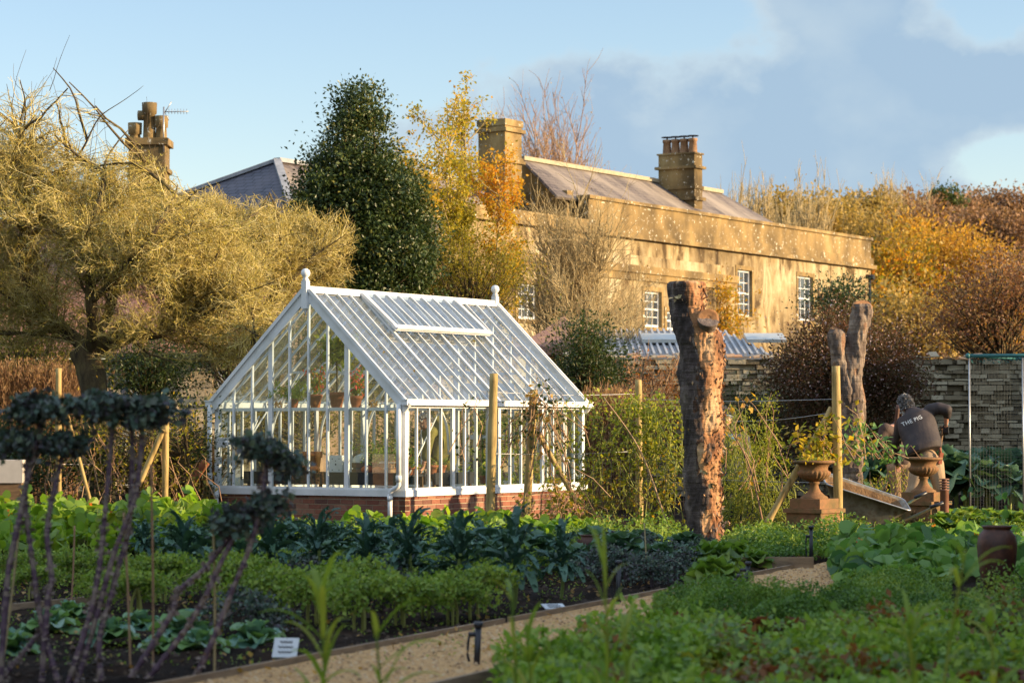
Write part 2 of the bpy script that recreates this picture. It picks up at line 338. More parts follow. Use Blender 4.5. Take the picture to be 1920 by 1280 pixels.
# loose grit on the path
n = 5000; yy = 10+16*RS.rand(n); xx = path_side(yy)+.08+1.3*RS.rand(n); pb = MB(); r = .006+.010*RS.rand(n)
o_ = np.array([[1, 0, 0], [0, 1, 0], [-1, 0, 0], [0, -1, 0], [0, 0, .9]]); c = np.stack([xx, yy, np.full(n, .028)], -1)
V = c[:, None]+o_[None]*r[:, None, None]; k = np.arange(n)[:, None]*5; F = np.concatenate([k+[0, 1, 4], k+[1, 2, 4], k+[2, 3, 4], k+[3, 0, 4]]); pb.add(V.reshape(-1, 3), F, np.tile(RS.rand(n), 4))
tag(pb.build('gravel', M_leaf('grit', [(.16, .10, .06), (.50, .32, .16), (.58, .44, .28), (.34, .19, .09)], .9, 0)), kind='stuff')
def edging(x0, y0, x1, y1, label, z=.055, w=.028):
    m = MB(); m.beam((x0, y0, z/2-.02), (x1, y1, z/2-.02), w, z+.04); return tag(m.build('edging_board', MAT['board']), label, 'board edging', 'boards edging the gravel path')
edging(path_side(10), 10, path_side(18.1), 18.1, 'timber edging board along the kale bed, nearest stretch of the path')
edging(path_side(18.2), 18.2, path_side(25.8), 25.8, 'timber edging board along the kale bed, far stretch of the path')
edging(path_side(10)+1.46, 10, path_side(17)+1.46, 17, 'timber edging board between gravel path and salad bed')
p0 = at(1180, 1062, gd(1075)); p1 = at(1500, 1062, gd(1075))
edging(p0[0], p0[1]+.6, p1[0]+.2, p1[1]+.6, 'dark timber board closing the bed below the bare trunk', .13)
a_ = at(10, 1142, gd(1150)); b_ = at(185, 1120, gd(1132)); edging(a_[0], a_[1], b_[0], b_[1], 'pale timber board lying behind the tall purple kale stalks', .07)
# hill far right
def zhill(X, Y):
    t = np.clip((Y-112)/130, 0, 1); t = t*t*(3-2*t); s = np.clip((X-6)/50, 0, 1); return -.6+t*(5+13*s)
h = MB(); h.add(*grid(np.linspace(-160, 260, 60), np.linspace(111, 420, 40), zhill), rnd=.5, smooth=True)
tag(h.build('hill', M_noise('hill_ground', [(.10, .055, .02), (.20, .12, .04)], .2)), kind='structure')

# ================================================================ masonry
def masonry(mb, lo, hi, z0, z1, rowh, ln, gap, depth, jit, axis=0, pos=0., face=-1, skip=None):
    """real courses of stones or bricks; their faces stand at `pos` on the other horizontal axis"""
    z = z0; r = 0; los = []; his = []
    while z < z1-rowh*.3:
        h = rowh*(1+jit*(RS.rand()-.5)) if jit else rowh; h = min(h, z1-z)
        n = int((hi-lo)/ln)+2; w = ln*(1+jit*2*(RS.rand(n)-.5)) if jit else np.full(n, ln)
        x = lo-(ln*.5 if r % 2 else 0)-(RS.rand()*ln if jit else 0)+np.concatenate([[0], np.cumsum(w)[:-1]]); x2 = x+w-gap
        x = np.clip(x, lo, hi); x2 = np.clip(x2, lo, hi); ok = x2-x > gap*1.5
        if skip is not None: ok &= ~skip((x+x2)/2, z+h/2)
        x = x[ok]; x2 = x2[ok]; d = depth*jit*(RS.rand(len(x))-.5)*.8
        f0 = pos+face*d; f1 = np.full(len(x), pos-face*depth)
        a = np.minimum(f0, f1); b = np.maximum(f0, f1); zz = z+jit*rowh*.12*(RS.rand(len(x))-.5)
        if axis == 0: los.append(np.stack([x, a, zz], 1)); his.append(np.stack([x2, b, zz+h-gap], 1))
        else: los.append(np.stack([a, x, zz], 1)); his.append(np.stack([b, x2, zz+h-gap], 1))
        z += h; r += 1
    lo_ = np.concatenate(los); hi_ = np.concatenate(his); n = len(lo_)
    c = np.array([[0,0,0],[1,0,0],[1,1,0],[0,1,0],[0,0,1],[1,0,1],[1,1,1],[0,1,1]])
    V = lo_[:, None]+(hi_-lo_)[:, None]*c[None]
    if jit: V = V+RS.normal(size=V.shape)*rowh*.05
    F = np.array([[0,3,2,1],[4,5,6,7],[0,1,5,4],[1,2,6,5],[2,3,7,6],[3,0,4,7]])
    mb.add(V.reshape(-1, 3), (np.arange(n)[:, None, None]*8+F[None]).reshape(-1, 4), np.repeat(RS.rand(n), 6))

# ================================================================ GREENHOUSE
RZ = math.atan2(.849, .528); UX = np.array([.528, .849, 0]); UY = np.array([-.849, .528, 0])
GC = np.array([-1.5, 36., 0]); GL, GW, GB, GE, GR = 5.0, 3.4, .50, 1.76, 3.38
gh = thing('greenhouse', 'white framed glass greenhouse with steep pitched roof on a low brick base', 'greenhouse', GC, RZ)
W_ = MAT['white']
def gpart(name, f, mat=None, label=None, parent=None):
    m = MB(); f(m); o = m.build(name, mat or W_, parent or gh)
    if label: o['label'] = label
    return o
def brickring(m):
    masonry(m, 0, GL, 0, GB-.07, .075, .225, .010, .10, 0, 0, 0., -1); masonry(m, .0, GW, 0, GB-.07, .075, .225, .010, .10, 0, 1, 0., -1)
    masonry(m, 0, GL, 0, GB-.07, .075, .225, .010, .10, 0, 0, GW, 1); masonry(m, 0, GW, 0, GB-.07, .075, .225, .010, .10, 0, 1, GL, 1)
bw = gpart('brick_base', brickring, MAT['brick'])
gpart('mortar', lambda m: [m.box((.006, .006, -.05), (GL-.006, .12, GB-.075)), m.box((.006, GW-.12, -.05), (GL-.006, GW-.006, GB-.075)), m.box((.0065, .121, -.05), (.12, GW-.121, GB-.075)), m.box((GL-.12, .121, -.05), (GL-.0065, GW-.121, GB-.075))], MAT['mortar'], parent=bw)
gpart('sill', lambda m: [m.box((-.035, -.035, GB-.08), (GL+.035, .07, GB+.012)), m.box((-.035, GW-.07, GB-.08), (GL+.035, GW+.035, GB+.012)), m.box((-.0352, .0702, GB-.08), (.07, GW-.0702, GB+.012)), m.box((GL-.07, .0702, GB-.08), (GL+.035, GW-.0702, GB+.012)),
    m.box((-.015, -.015, GB+.012), (GL+.015, .03, GB+.04)), m.box((-.0152, .031, GB+.012), (.03, GW-.031, GB+.04))])
slope_z = lambda y: GE+(GR-GE)*(1-abs(y-GW/2)/(GW/2))
for x in (0, GL):
    for y in (0, GW):
        sx = 1 if x == 0 else -1; sy = 1 if y == 0 else -1
        gpart('corner_post', lambda m: m.box((min(x, x+sx*.075), min(y, y+sy*.075), GB+.012), (max(x, x+sx*.075), max(y, y+sy*.075), GE)))
for y in (0., GW-.06): gpart('eaves_beam', lambda m: m.box((.076, y, GE-.09), (GL-.076, y+.06, GE)))
# side bars
for k in range(1, 16):
    w = .034 if k % 4 == 0 else .013
    for y in (.004, GW-.044): gpart('side_bar', lambda m: m.box((GL*k/16-w, y, GB+.012), (GL*k/16+w, y+.04, GE-.09)))
for k in range(1, 10):
    w = .036 if k in (3, 7) else .014; y = GW*k/10
    for x in (.002, GL-.042): gpart('gable_bar', lambda m: m.box((x, y-w, GB+.012), (x+.04, y+w, slope_z(y)-.06)))
gpart('transom', lambda m: [m.box((.045, .076, GE-.13), (.075, GW-.076, GE-.085)), m.box((GL-.075, .076, GE-.10), (GL-.045, GW-.076, GE-.03))])
# glazing
for k in range(16):
    for y in (.022, GW-.022): gpart('wall_pane', lambda m: m.add([[GL*k/16+.013, y, GB+.02], [GL*(k+1)/16-.013, y, GB+.02], [GL*(k+1)/16-.013, y, GE-.09], [GL*k/16+.013, y, GE-.09]], [[0, 1, 2, 3]]), MAT['glass'])
for k in range(10):
    for x in (.022, GL-.022):
        y0, y1 = GW*k/10+.014, GW*(k+1)/10-.014; gpart('gable_pane', lambda m: m.add([[x, y0, GB+.02], [x, y1, GB+.02], [x, y1, slope_z(y1)-.05], [x, y0, slope_z(y0)-.05]], [[0, 1, 2, 3]]), MAT['glass'])
sl = math.hypot(GW/2, GR-GE); tv = np.array([0, GW/2, GR-GE])/sl
def rp(x, side, s, h=0.):           # point on a roof slope: s metres up from the eave, h above the glass
    y = s*tv[1]; z = GE+s*tv[2]; y -= h*tv[2]; z += h*tv[1]
    return np.array([x, y if side == 0 else GW-y, z])
for side in (0, 1):
    nrml = np.array([0, -tv[2] if side == 0 else tv[2], tv[1]])
    for k in range(17):
        w = .045 if k % 4 == 0 else .019; x = GL*k/16
        if k in (0, 16): continue
        gpart('roof_bar', lambda m: m.beam(rp(x, side, -.03, .012), rp(x, side, sl-.03, .012), w, .035, nrml))
    for k in range(16):
        x0, x1 = GL*k/16+.01, GL*(k+1)/16-.01
        gpart('roof_pane', lambda m: m.add([rp(x0, side, 0), rp(x1, side, 0), rp(x1, side, sl-.05), rp(x0, side, sl-.05)], [[0, 1, 2, 3]]), MAT['roof_glass'])
    for x in (0, GL):
        e = -.045 if x == 0 else .045
        gpart('bargeboard', lambda m: [m.beam(rp(x+e*.6, side, -.12, -.035), rp(x+e*.6, side, sl-.07, -.035), .035, .155, nrml), m.beam(rp(x+e*1.2, side, -.12, .035), rp(x+e*1.2, side, sl-.05, .035), .035, .05, nrml)])
    # gutter
    y0 = -.10 if side == 0 else GW+.005
    gpart('gutter', lambda m: [m.box((-.10, y0, GE-.055), (GL+.08, y0+.095, GE+.012)), m.box((-.11, y0-.012, GE+.012), (GL+.09, y0+.105, GE+.03))])
gpart('ridge', lambda m: [m.box((-.05, GW/2-.07, GR-.05), (GL+.05, GW/2+.07, GR+.0)), m.box((-.05, GW/2-.025, GR+.0), (GL+.05, GW/2+.025, GR+.05))])
for x in (-.06, GL+.06):
    f = gpart('finial', lambda m: [m.box((x-.045, GW/2-.045, GR-.28 if x < 0 else GR-.1), (x+.045, GW/2+.045, GR+.12)), m.lathe([(.04, GR+.12), (.055, GR+.14), (.03, GR+.165), (.055, GR+.19), (.07, GR+.225), (.06, GR+.27), (.03, GR+.295), (.001, GR+.30)], 16, (x, GW/2, 0)),
        m.lathe([(.001, GR-.38), (.045, GR-.28)], 4, (x, GW/2, 0))])
# roof vent on the sunny slope, propped a little open
def vent(m, k0, k1):
    xa, xb = GL*k0/16, GL*k1/16; s0, s1 = sl*.635, sl-.06
    n_ = np.array([0, -tv[2], tv[1]])
    for a, b, w in ((rp(xa, 0, s0, .10), rp(xa, 0, s1, .05), .07), (rp(xb, 0, s0, .10), rp(xb, 0, s1, .05), .07)): m.beam(a, b, w, .045, n_)
    m.beam(rp(xa-.05, 0, s0, .095), rp(xb+.05, 0, s0, .095), .085, .05, n_)
    m.beam(rp(xa-.05, 0, s0-.045, .125), rp(xb+.05, 0, s0-.045, .125), .02, .03, n_)
    for k in range(k0+1, k1): m.beam(rp(GL*k/16, 0, s0, .10), rp(GL*k/16, 0, s1, .05), .022, .035, n_)
vt = gpart('roof_vent', lambda m: vent(m, 4, 12))
gpart('vent_glass', lambda m: m.add([rp(GL*4/16, 0, sl*.635, .09), rp(GL*12/16, 0, sl*.635, .09), rp(GL*12/16, 0, sl-.06, .045), rp(GL*4/16, 0, sl-.06, .045)], [[0, 1, 2, 3]]), MAT['roof_glass'], parent=vt)
for y0 in (.06, GW+.035):
    sg = -1 if y0 < 1 else -1
    x0 = -.075
    gpart('downpipe', lambda m: [m.tube([(x0, y0, GE-.04), (x0, y0, GB+.14)], .036, 12), m.tube([(x0, y0, GB+.22), (x0, y0, GB+.13)], .043, 12),
        m.tube(spline([(x0, y0, GB+.16), (x0, y0, GB+.08), (x0-.01, y0+.05*(1 if y0 < 1 else -1), GB+.04), (x0-.01, y0+.12*(1 if y0 < 1 else -1), GB+.0), (x0-.01, y0+.14*(1 if y0 < 1 else -1), GB-.08)], 10), .034, 12),
        m.tube([(x0-.01, y0+.14*(1 if y0 < 1 else -1), GB-.04), (x0-.01, y0+.14*(1 if y0 < 1 else -1), .02)], .034, 12), m.tube([(x0-.01, y0+.14*(1 if y0 < 1 else -1), GB-.07), (x0-.01, y0+.14*(1 if y0 < 1 else -1), GB-.14)], .042, 12)])
# interior structure
for k in (4, 8, 12):
    x = GL*k/16
    for side in (0, 1):
        f = (lambda y: y) if side == 0 else (lambda y: GW-y)
        gpart('curved_brace', lambda m: m.tube(spline([(x, f(.09), 1.0), (x, f(.14), 1.45), (x, f(.36), 1.86), (x, f(.62), 2.22)], 14), .02, 8))
    gpart('tie_rod', lambda m: m.beam((x, .5, 2.22), (x, GW-.5, 2.22), .02, .035))
gpart('diagonal_rod', lambda m: [m.tube([(.05, .07, GB+.06), (1.0, .07, GE-.1)], .012, 6), m.tube([(GL-.05, .07, GB+.06), (GL-1.2, .07, GE-.1)], .012, 6), m.tube([(.08, GW-.05, GB+.06), (1.2, GW-.07, GE-.1)], .012, 6), m.tube([(.10, GW-.15, GB+.02), (.10, GW-.75, GE-.2)], .012, 6)])
cm = gpart('security_camera', lambda m: [m.box((-.05, GW-.26, 1.10), (.0, GW-.08, 1.24)), m.tube([(-.075, GW-.30, 1.16), (-.08, GW-.55, 1.16)], .022, 10), m.tube([(-.085, GW-.26, 1.16), (-.085, GW-.33, 1.16)], .04, 12)])
gpart('lens', lambda m: m.tube([(-.13, GW-.265, 1.16), (-.075, GW-.27, 1.16)], .022, 10), MAT['plastic'], parent=cm)
gpart('floor_slab', lambda m: m.box((.12, .12, .0), (GL-.12, GW-.12, .06)), MAT['mortar'])
# ---- staging and the things on it (world placement through the greenhouse frame)
def gw(x, y, z=0): return GC+UX*x+UY*y+np.array([0, 0, z])
BZ = .74
b = thing('potting_bench', 'black trestle bench with a raised tray edge behind the front greenhouse panes', 'bench', gw(.18, .25), RZ)
m = MB(); m.box((0, 0, BZ-.17), (.03, 2.75, BZ+.01)); m.box((.031, 0, BZ-.05), (.7, 2.75, BZ-.02)); m.box((.70, 0, BZ-.17), (.73, 2.75, BZ)); m.build('tray', MAT['plastic'], b)
for x in (.05, .66):
    for y in (.05, 1.4, 2.7): m = MB(); m.box((x, y-.02, -.0), (x+.04, y+.02, BZ-.05)); m.build('leg', MAT['wood'], b)
sh_ = thing('high_shelf', 'narrow white shelf across the gable holding three terracotta pots', 'shelf', gw(.12, .5, 1.66), RZ)
m = MB(); m.box((0, 0, 0), (.24, 2.75, .018)); m.build('shelf_board', W_, sh_)
for y in (.3, 2.4): m = MB(); m.beam((.20, y, .01), (-.03, y, -.12), .02, .02); m.build('bracket', W_, sh_)
def pot(m, r, h, rim=True, n=20):
    pr = [(r*.68, 0), (r*.9, h*.72), (r*1.02, h*.73), (r*1.06, h), (r*.92, h), (r*.88, h*.85), (.001, h*.85)] if rim else [(r*.75, 0), (r, h), (r*.88, h), (r*.84, h*.8), (.001, h*.8)]
    m.lathe(pr, n); m.add([(r*.68*math.cos(a), r*.68*math.sin(a), 0) for a in np.linspace(0, 2*math.pi, n, endpoint=False)], [list(range(n))[::-1]])
ML = {}
ML['citrus'] = M_leaf('citrus_leaf', [(.18, .26, .03), (.34, .38, .05), (.12, .18, .03), (.46, .42, .06)], .4, .4)
ML['pink'] = M_leaf('pink_flower', [(.75, .05, .10), (.80, .16, .12), (.80, .10, .05), (.7, .3, .06)], .5, .4)
ML['herb'] = M_leaf('herb_leaf', [(.12, .20, .03), (.20, .30, .05), (.30, .34, .06), (.08, .14, .03)], .5, .45)
ML['dry'] = M_leaf('dry_leaf', [(.35, .20, .07), (.50, .33, .14), (.22, .11, .04), (.20, .18, .05)], .8, .4)
def potted(name, label, cat, x, y, z, r, h, kind, group=None):
    t = thing(name, label, cat, gw(x, y, z), RZ, group); m = MB(); pot(m, r, h); m.build('pot', MAT['terracotta'], t)
    if kind == 'tree':
        m = MB(); st = spline([(0, 0, h*.8), (.02, .01, h+.25), (-.01, 0, h+.46)], 8); m.tube(st, .013, 8)
        br = sprout(st[None, 5:], 9, .3, 55, 5, .2, .3); m.tubes(br, taper(len(br), 5, .007, .002), 4); m.build('stem', MAT['bark'], t)
        br2 = sprout(br, 40, .14, 50, 4, .2, .1); m = MB(); m.tubes(br2, taper(len(br2), 4, .003, .001), 3)
        P = np.concatenate([br2[:, 1:].reshape(-1, 3), br[:, 2:].reshape(-1, 3)]); P = np.repeat(P, 3, 0)+RS.normal(size=(len(P)*3, 3))*.03; leaves(m, P, .095, .55); m.build('foliage', ML['citrus'], t)
    elif kind == 'pink':
        b = sprout(np.array([[(0, 0, h*.8), (0, 0, h*.9), (0, 0, h)]]), 14, .3, 30, 5, .15, .3); m = MB(); m.tubes(b, taper(len(b), 5, .005, .002), 3)
        P = b[:, 2:].reshape(-1, 3); P = np.repeat(P, 5, 0)+RS.normal(size=(len(P)*5, 3))*.03; leaves(m, P, .06, .5, droop=.4); m.build('foliage', ML['herb'], t)
        m = MB(); P = b[:, -2:].reshape(-1, 3); P = np.repeat(P, 4, 0)+RS.normal(size=(len(P)*4, 3))*.035; leaves(m, P, .055, .5, droop=1.4); m.build('flowers', ML['pink'], t)
    elif kind == 'fern':
        b = sprout(np.array([[(0, 0, h*.8), (0, 0, h*.9), (0, 0, h)]]), 16, .34, 45, 6, .12, -.18); m = MB(); P = b[:, 1:].reshape(-1, 3); P = np.repeat(P, 6, 0)+RS.normal(size=(len(P)*6, 3))*.02; leaves(m, P, .07, .3, droop=.9); m.build('foliage', ML['herb'], t)
    elif kind in ('dry', 'low'):
        P = RS.normal(size=(160, 3))*np.array([.6, .6, .35])*r+np.array([0, 0, h+.04]); m = MB(); leaves(m, P, .05, .5); m.build('foliage', ML['dry' if kind == 'dry' else 'herb'], t)
    return t
Z1 = 1.68
potted('potted_tree', 'terracotta pot with a small lemon tree on a bare stem, middle of the high shelf', 'potted plant', .24, 1.36, Z1, .115, .22, 'tree')
potted('potted_flower', 'terracotta pot of drooping pink flowers left of the lemon tree', 'potted plant', .24, 1.74, Z1, .10, .19, 'pink')
potted('potted_flower', 'terracotta pot of orange red flowers right of the lemon tree', 'potted plant', .24, 1.02, Z1, .095, .165, 'pink')
potted('trailing_plant', 'trailing green plant hanging over the left end of the high shelf', 'potted plant', .24, 2.13, Z1, .08, .13, 'fern')
for (y, r, lab) in ((2.45, .07, 'dried seed heads lying at the left end of the high shelf'), (.74, .06, 'dried seed heads beside the right pot on the high shelf')):
    m = MB(); leaves(m, RS.normal(size=(110, 3))*np.array([.05, .10, .03])+gw(.24, y, Z1+.04), .05, .4); m.build('dried_seed_heads', ML['dry']); tag(bpy.data.objects[-1] if 0 else COL.objects[-1], lab, 'dried plant')
tp = thing('tall_pot', 'tall plain terracotta pot on the bench behind two pumpkins', 'plant pot', gw(.5, 1.98, BZ-.02), RZ); m = MB(); pot(m, .14, .32); m.build('pot_body', MAT['terracotta'], tp)
MAT['pumpkin'] = M_noise('pumpkin_skin', [(.42, .10, .02), (.62, .20, .04)], 8, .5, .1, .004)
for i, (x, y, r, lab) in enumerate([(.30, 1.80, .075, 'small orange pumpkin below the tall pot, right one of the pair'), (.30, 2.0, .075, 'small orange pumpkin below the tall pot, left one of the pair'), (.30, .86, .08, 'orange pumpkin left one of the pair beside the wooden crate'), (.30, .68, .072, 'orange pumpkin right one of the pair beside the wooden crate'), (.32, 2.25, .07, 'orange squash partly hidden by the drooping kale head')]):
    t = thing('pumpkin', lab, 'pumpkin', gw(x, y, BZ-.02), RZ, 'pumpkins on the greenhouse bench'); th = np.linspace(0.05, math.pi-.05, 10)
    m = MB(); m.lathe(np.stack([r*np.sin(th), r*.8-r*.8*np.cos(th)], 1), 32, flute=(.16, 16, lambda z: np.ones_like(z))); m.build('flesh', MAT['pumpkin'], t); m = MB(); m.tube([(0, 0, r*1.5), (.01, .01, r*1.9)], .009, 6); m.build('stalk', MAT['wood'], t)
bh = thing('nesting_box', 'white wooden box with small drilled holes standing on the bench', 'box', gw(.26, 1.28, BZ-.02), RZ); m = MB(); m.box((0, 0, 0), (.17, .22, .27)); m.build('box_body', W_, bh)
for (y, z, r) in ((.05, .22, .008), (.17, .22, .008), (.11, .14, .014), (.05, .06, .008), (.17, .06, .008), (.11, .19, .008)): m = MB(); m.tube([(-.002, y, z), (.01, y, z)], r, 10); m.build('drilled_hole', MAT['plastic'], bh)
m = MB(); m.ball(gw(.5, 1.12, BZ+.13), (.13, .13, .14), 18, 12); tag(m.build('glass_cloche', M_plain('pale_glazed', (.6, .6, .52), .15)), 'pale rounded glazed vessel right of the drilled white box', 'vessel')
cr_ = thing('wooden_crate', 'low wooden crate of papers and cards on the bench', 'crate', gw(.35, .55, BZ-.02), RZ)
for z in (.0, .09): m = MB(); m.box((0, 0, z), (.02, .62, z+.075)); m.box((.30, 0, z), (.32, .62, z+.075)); m.box((.0205, 0, z), (.2995, .02, z+.075)); m.box((.0205, .60, z), (.2995, .62, z+.075)); m.build('crate_board', MAT['wood'], cr_)
for i in range(5):
    m = MB(); M = (np.array(Euler((.05*RS.randn(), .05*RS.randn(), .4*RS.randn())).to_matrix()), np.array([0, 0, 0.])); m.box((-.10, -.15, 0), (.10, .15, .006), M); o = m.build('sheet_of_paper', M_plain('paper'+str(i), [(.75, .74, .7), (.6, .58, .5), (.7, .68, .62), (.35, .2, .12), (.8, .8, .78)][i]), None)
    o.location = Vector([float(v) for v in gw(.5, .62+.08*i, BZ+.15+.008*i)]); o.rotation_euler = (0, 0, RZ); tag(o, ['white sheet, lowest in the pile on the crate', 'grey card, second in the pile on the crate', 'cream card, middle of the pile on the crate', 'brown card near the top of the pile on the crate', 'white sheet, topmost in the pile on the crate'][i], 'paper', 'papers piled on the crate')
potted('potted_fern', 'terracotta pot of hanging green leaves near the corner post', 'potted plant', .45, .80, BZ-.02, .10, .17, 'fern')
potted('potted_fern', 'tall terracotta pot with a bushy green plant at the bench end', 'potted plant', .60, .62, BZ-.02, .10, .2, 'fern')
potted('potted_dried_plant', 'terracotta pot of brown dried flower heads on the bench', 'potted plant', .42, .30, BZ-.02, .095, .15, 'dry')
potted('potted_succulent', 'low terracotta pot of grey green succulents at the corner', 'potted plant', .3, .14, BZ-.02, .11, .12, 'low')
for i, (x, y, lab) in enumerate([(1.05, .25, 'terracotta pot of seedlings nearest the bending man'), (1.35, .3, 'terracotta pot of seedlings under the bending man')]):
    potted('potted_seedling', lab, 'potted plant', x, y, BZ-.02, .09, .13, 'low', 'seedling pots by the man in the greenhouse')
b = thing('side_bench', 'dark bench along the sunny side wall of the greenhouse', 'bench', gw(.95, .12), RZ)
m = MB(); m.box((0, 0, BZ-.17), (1.1, .03, BZ)); m.box((0, .031, BZ-.05), (1.1, .55, BZ-.02)); m.build('tray', MAT['plastic'], b)
for x in (.05, 1.0): m = MB(); m.box((x, .05, 0), (x+.04, .09, BZ-.05)); m.build('leg', MAT['wood'], b)
potted('small_pot_plant', 'small rusty pot plant on the ledge beyond the bending man', 'potted plant', 2.35, .2, .56, .07, .12, 'low')
for i, (x, hgt) in enumerate([(2.9, 1.0), (3.4, 1.15), (3.9, .9), (4.4, 1.05)]):
    t = thing('tomato_plant', ['tall leafy plant inside the greenhouse, nearest the small pot', 'tallest leafy plant inside the greenhouse', 'third leafy plant inside along the side panes', 'leafy plant in the far corner of the greenhouse'][i], 'plant', gw(x, .55, .06), RZ, 'leafy plants inside the greenhouse')
    st = spline([(0, 0, 0), (.03, 0, .5), (0, .05, hgt+.5)], 10); m = MB(); m.tube(st, .012, 6); b = sprout(st[None], 16, .35, 60, 5, .15, .1); m.tubes(b, taper(len(b), 5, .006, .002), 3); m.build('stem', ML['herb'], t)
    m = MB(); P = np.repeat(b[:, 1:].reshape(-1, 3), 5, 0); leaves(m, P+RS.normal(size=P.shape)*.05, .09, .5); m.build('foliage', ML['citrus'], t)
m = MB(); RS2 = np.random.RandomState(3)
for k in range(16): leaves(m, np.array([gw(0, 0)+UX*q[0]+UY*q[1]+[0, 0, q[2]] for q in [rp(.3+4.4*RS2.rand(), 0, .2+1.9*RS2.rand(), .02)]]), .06, .7, 2.)
tag(m.build('fallen_leaves', ML['dry']), kind='stuff')
# low bowls of leaves in the gap of the door: a grey green door at the far gable
gpart('door', lambda m: [m.box((GL-.11, 1.25, .08), (GL-.08, 1.35, 2.1)), m.box((GL-.11, 2.1, .08), (GL-.08, 2.2, 2.1)), m.box((GL-.11, 1.3505, .08), (GL-.08, 2.0995, .55)), m.box((GL-.11, 1.3505, 1.98), (GL-.08, 2.0995, 2.1)), m.box((GL-.11, 1.3505, 1.2), (GL-.08, 2.0995, 1.27))])

# ================================================================ HOUSES
MAT['pot_old'] = M_noise('sooty_clay', [(.14, .08, .04), (.30, .17, .09), (.38, .24, .14)], 3, .9)
HO = np.array([8.65, 95., 0])
def M_wall():
    m, t, n, l, b = _mat('old_render')
    big = noise_(n, l, .35, 6, .62); st = noise_(n, l, 1.1, 7, .68, stretch=(1.5, 1.5, .5), dist=.6); sp = noise_(n, l, 9, 3, .7)
    c = ramp(n, l, big, [(.34, (.10, .08, .045)), (.45, (.24, .185, .10)), (.54, (.37, .30, .17)), (.66, (.50, .44, .30))])
    s = ramp(n, l, st, [(.38, (.20, .15, .09)), (.49, (.75, .68, .58)), (.60, (1., 1., 1.))]); c = mixc(n, l, 1., c, s, 'MULTIPLY')
    k = ramp(n, l, sp, [(.66, (0, 0, 0)), (.70, (1, 1, 1))]); c = mixc(n, l, k, c, (.62, .58, .46))
    l.new(c, b.inputs['Base Color']); b.inputs['Roughness'].default_value = .95; bump_(n, l, b, noise_(n, l, 6, 6, .65), .35, .05); return m
def M_dirty():
    m, t, n, l, b = _mat('stained_stone')
    big = noise_(n, l, .8, 6, .6, stretch=(1, 1, .5)); sp = noise_(n, l, 7, 3, .7)
    c = ramp(n, l, big, [(.3, (.06, .042, .018)), (.46, (.16, .11, .045)), (.60, (.28, .19, .075)), (.75, (.40, .31, .15))])
    k = ramp(n, l, sp, [(.62, (0, 0, 0)), (.66, (1, 1, 1))]); c = mixc(n, l, k, c, (.58, .55, .45))
    l.new(c, b.inputs['Base Color']); b.inputs['Roughness'].default_value = .95; bump_(n, l, b, noise_(n, l, 6, 6, .65), .4, .05); return m
def M_slate(name, c0, c1, c2, sc=1.):
    m, t, n, l, b = _mat(name); tcn = n.new('ShaderNodeTexCoord')
    br = n.new('ShaderNodeTexBrick'); l.new(tcn.outputs['UV'], br.inputs[0]); br.inputs['Scale'].default_value = sc
    br.inputs['Color1'].default_value = (*c0, 1); br.inputs['Color2'].default_value = (*c1, 1); br.inputs['Mortar'].default_value = (*[x*.35 for x in c0], 1)
    br.inputs['Mortar Size'].default_value = .02; br.inputs['Row Height'].default_value = .22; br.inputs['Brick Width'].default_value = .32; br.offset = .5
    st = noise_(n, l, .5, 6, .62, vec=tcn.outputs['UV'], stretch=(1.2, .35, 1)); f = ramp(n, l, st, [(.4, (0, 0, 0)), (.62, (1, 1, 1))])
    c = mixc(n, l, f, br.outputs[0], c2); l.new(c, b.inputs['Base Color']); b.inputs['Roughness'].default_value = .75; bump_(n, l, b, br.outputs[1], -.6, .03); return m
MAT['render'] = M_wall(); MAT['stained'] = M_dirty()
MAT['slate'] = M_slate('stone_slates', (.075, .06, .06), (.15, .12, .11), (.30, .25, .20))
MAT['slate_dark'] = M_slate('shaded_slates', (.06, .065, .09), (.10, .10, .13), (.12, .11, .13))  # darker, bluer slate for slopes off the sunny front, shade put into the colour
MAT['slate_red'] = M_slate('red_tiles', (.25, .10, .05), (.36, .15, .07), (.22, .12, .09))
MAT['window_glass'] = M_plain('window_glass', (.035, .045, .06), .08, 0, .8)
MAT['lead'] = M_noise('lead', [(.20, .21, .23), (.34, .35, .37)], 4, .6, .1, .003)
def roofplane(name, mat, pts, parent, thick=.08):
    """four or three corners (eave left, eave right, top...), with metre UVs along the eave and up the slope"""
    P = np.array(pts, float); e = nrm(P[1]-P[0]); nn = nrm(np.cross(e, P[-1]-P[0])); u = np.cross(nn, e)
    V = np.concatenate([P, P-nn*thick]); k = len(P); F = [list(range(k)), list(range(k, 2*k))[::-1]]+[[i, i+k, (i+1) % k+k, (i+1) % k] for i in range(k)]
    me = bpy.data.meshes.new(name); me.from_pydata(V.tolist(), [], F); uv = me.uv_layers.new()
    for lp in me.loops: q = V[lp.vertex_index]-P[0]; uv.data[lp.index].uv = (float(q@e), float(q@u))
    me.materials.append(mat); o = bpy.data.objects.new(name, me); COL.objects.link(o); o.parent = parent; return o
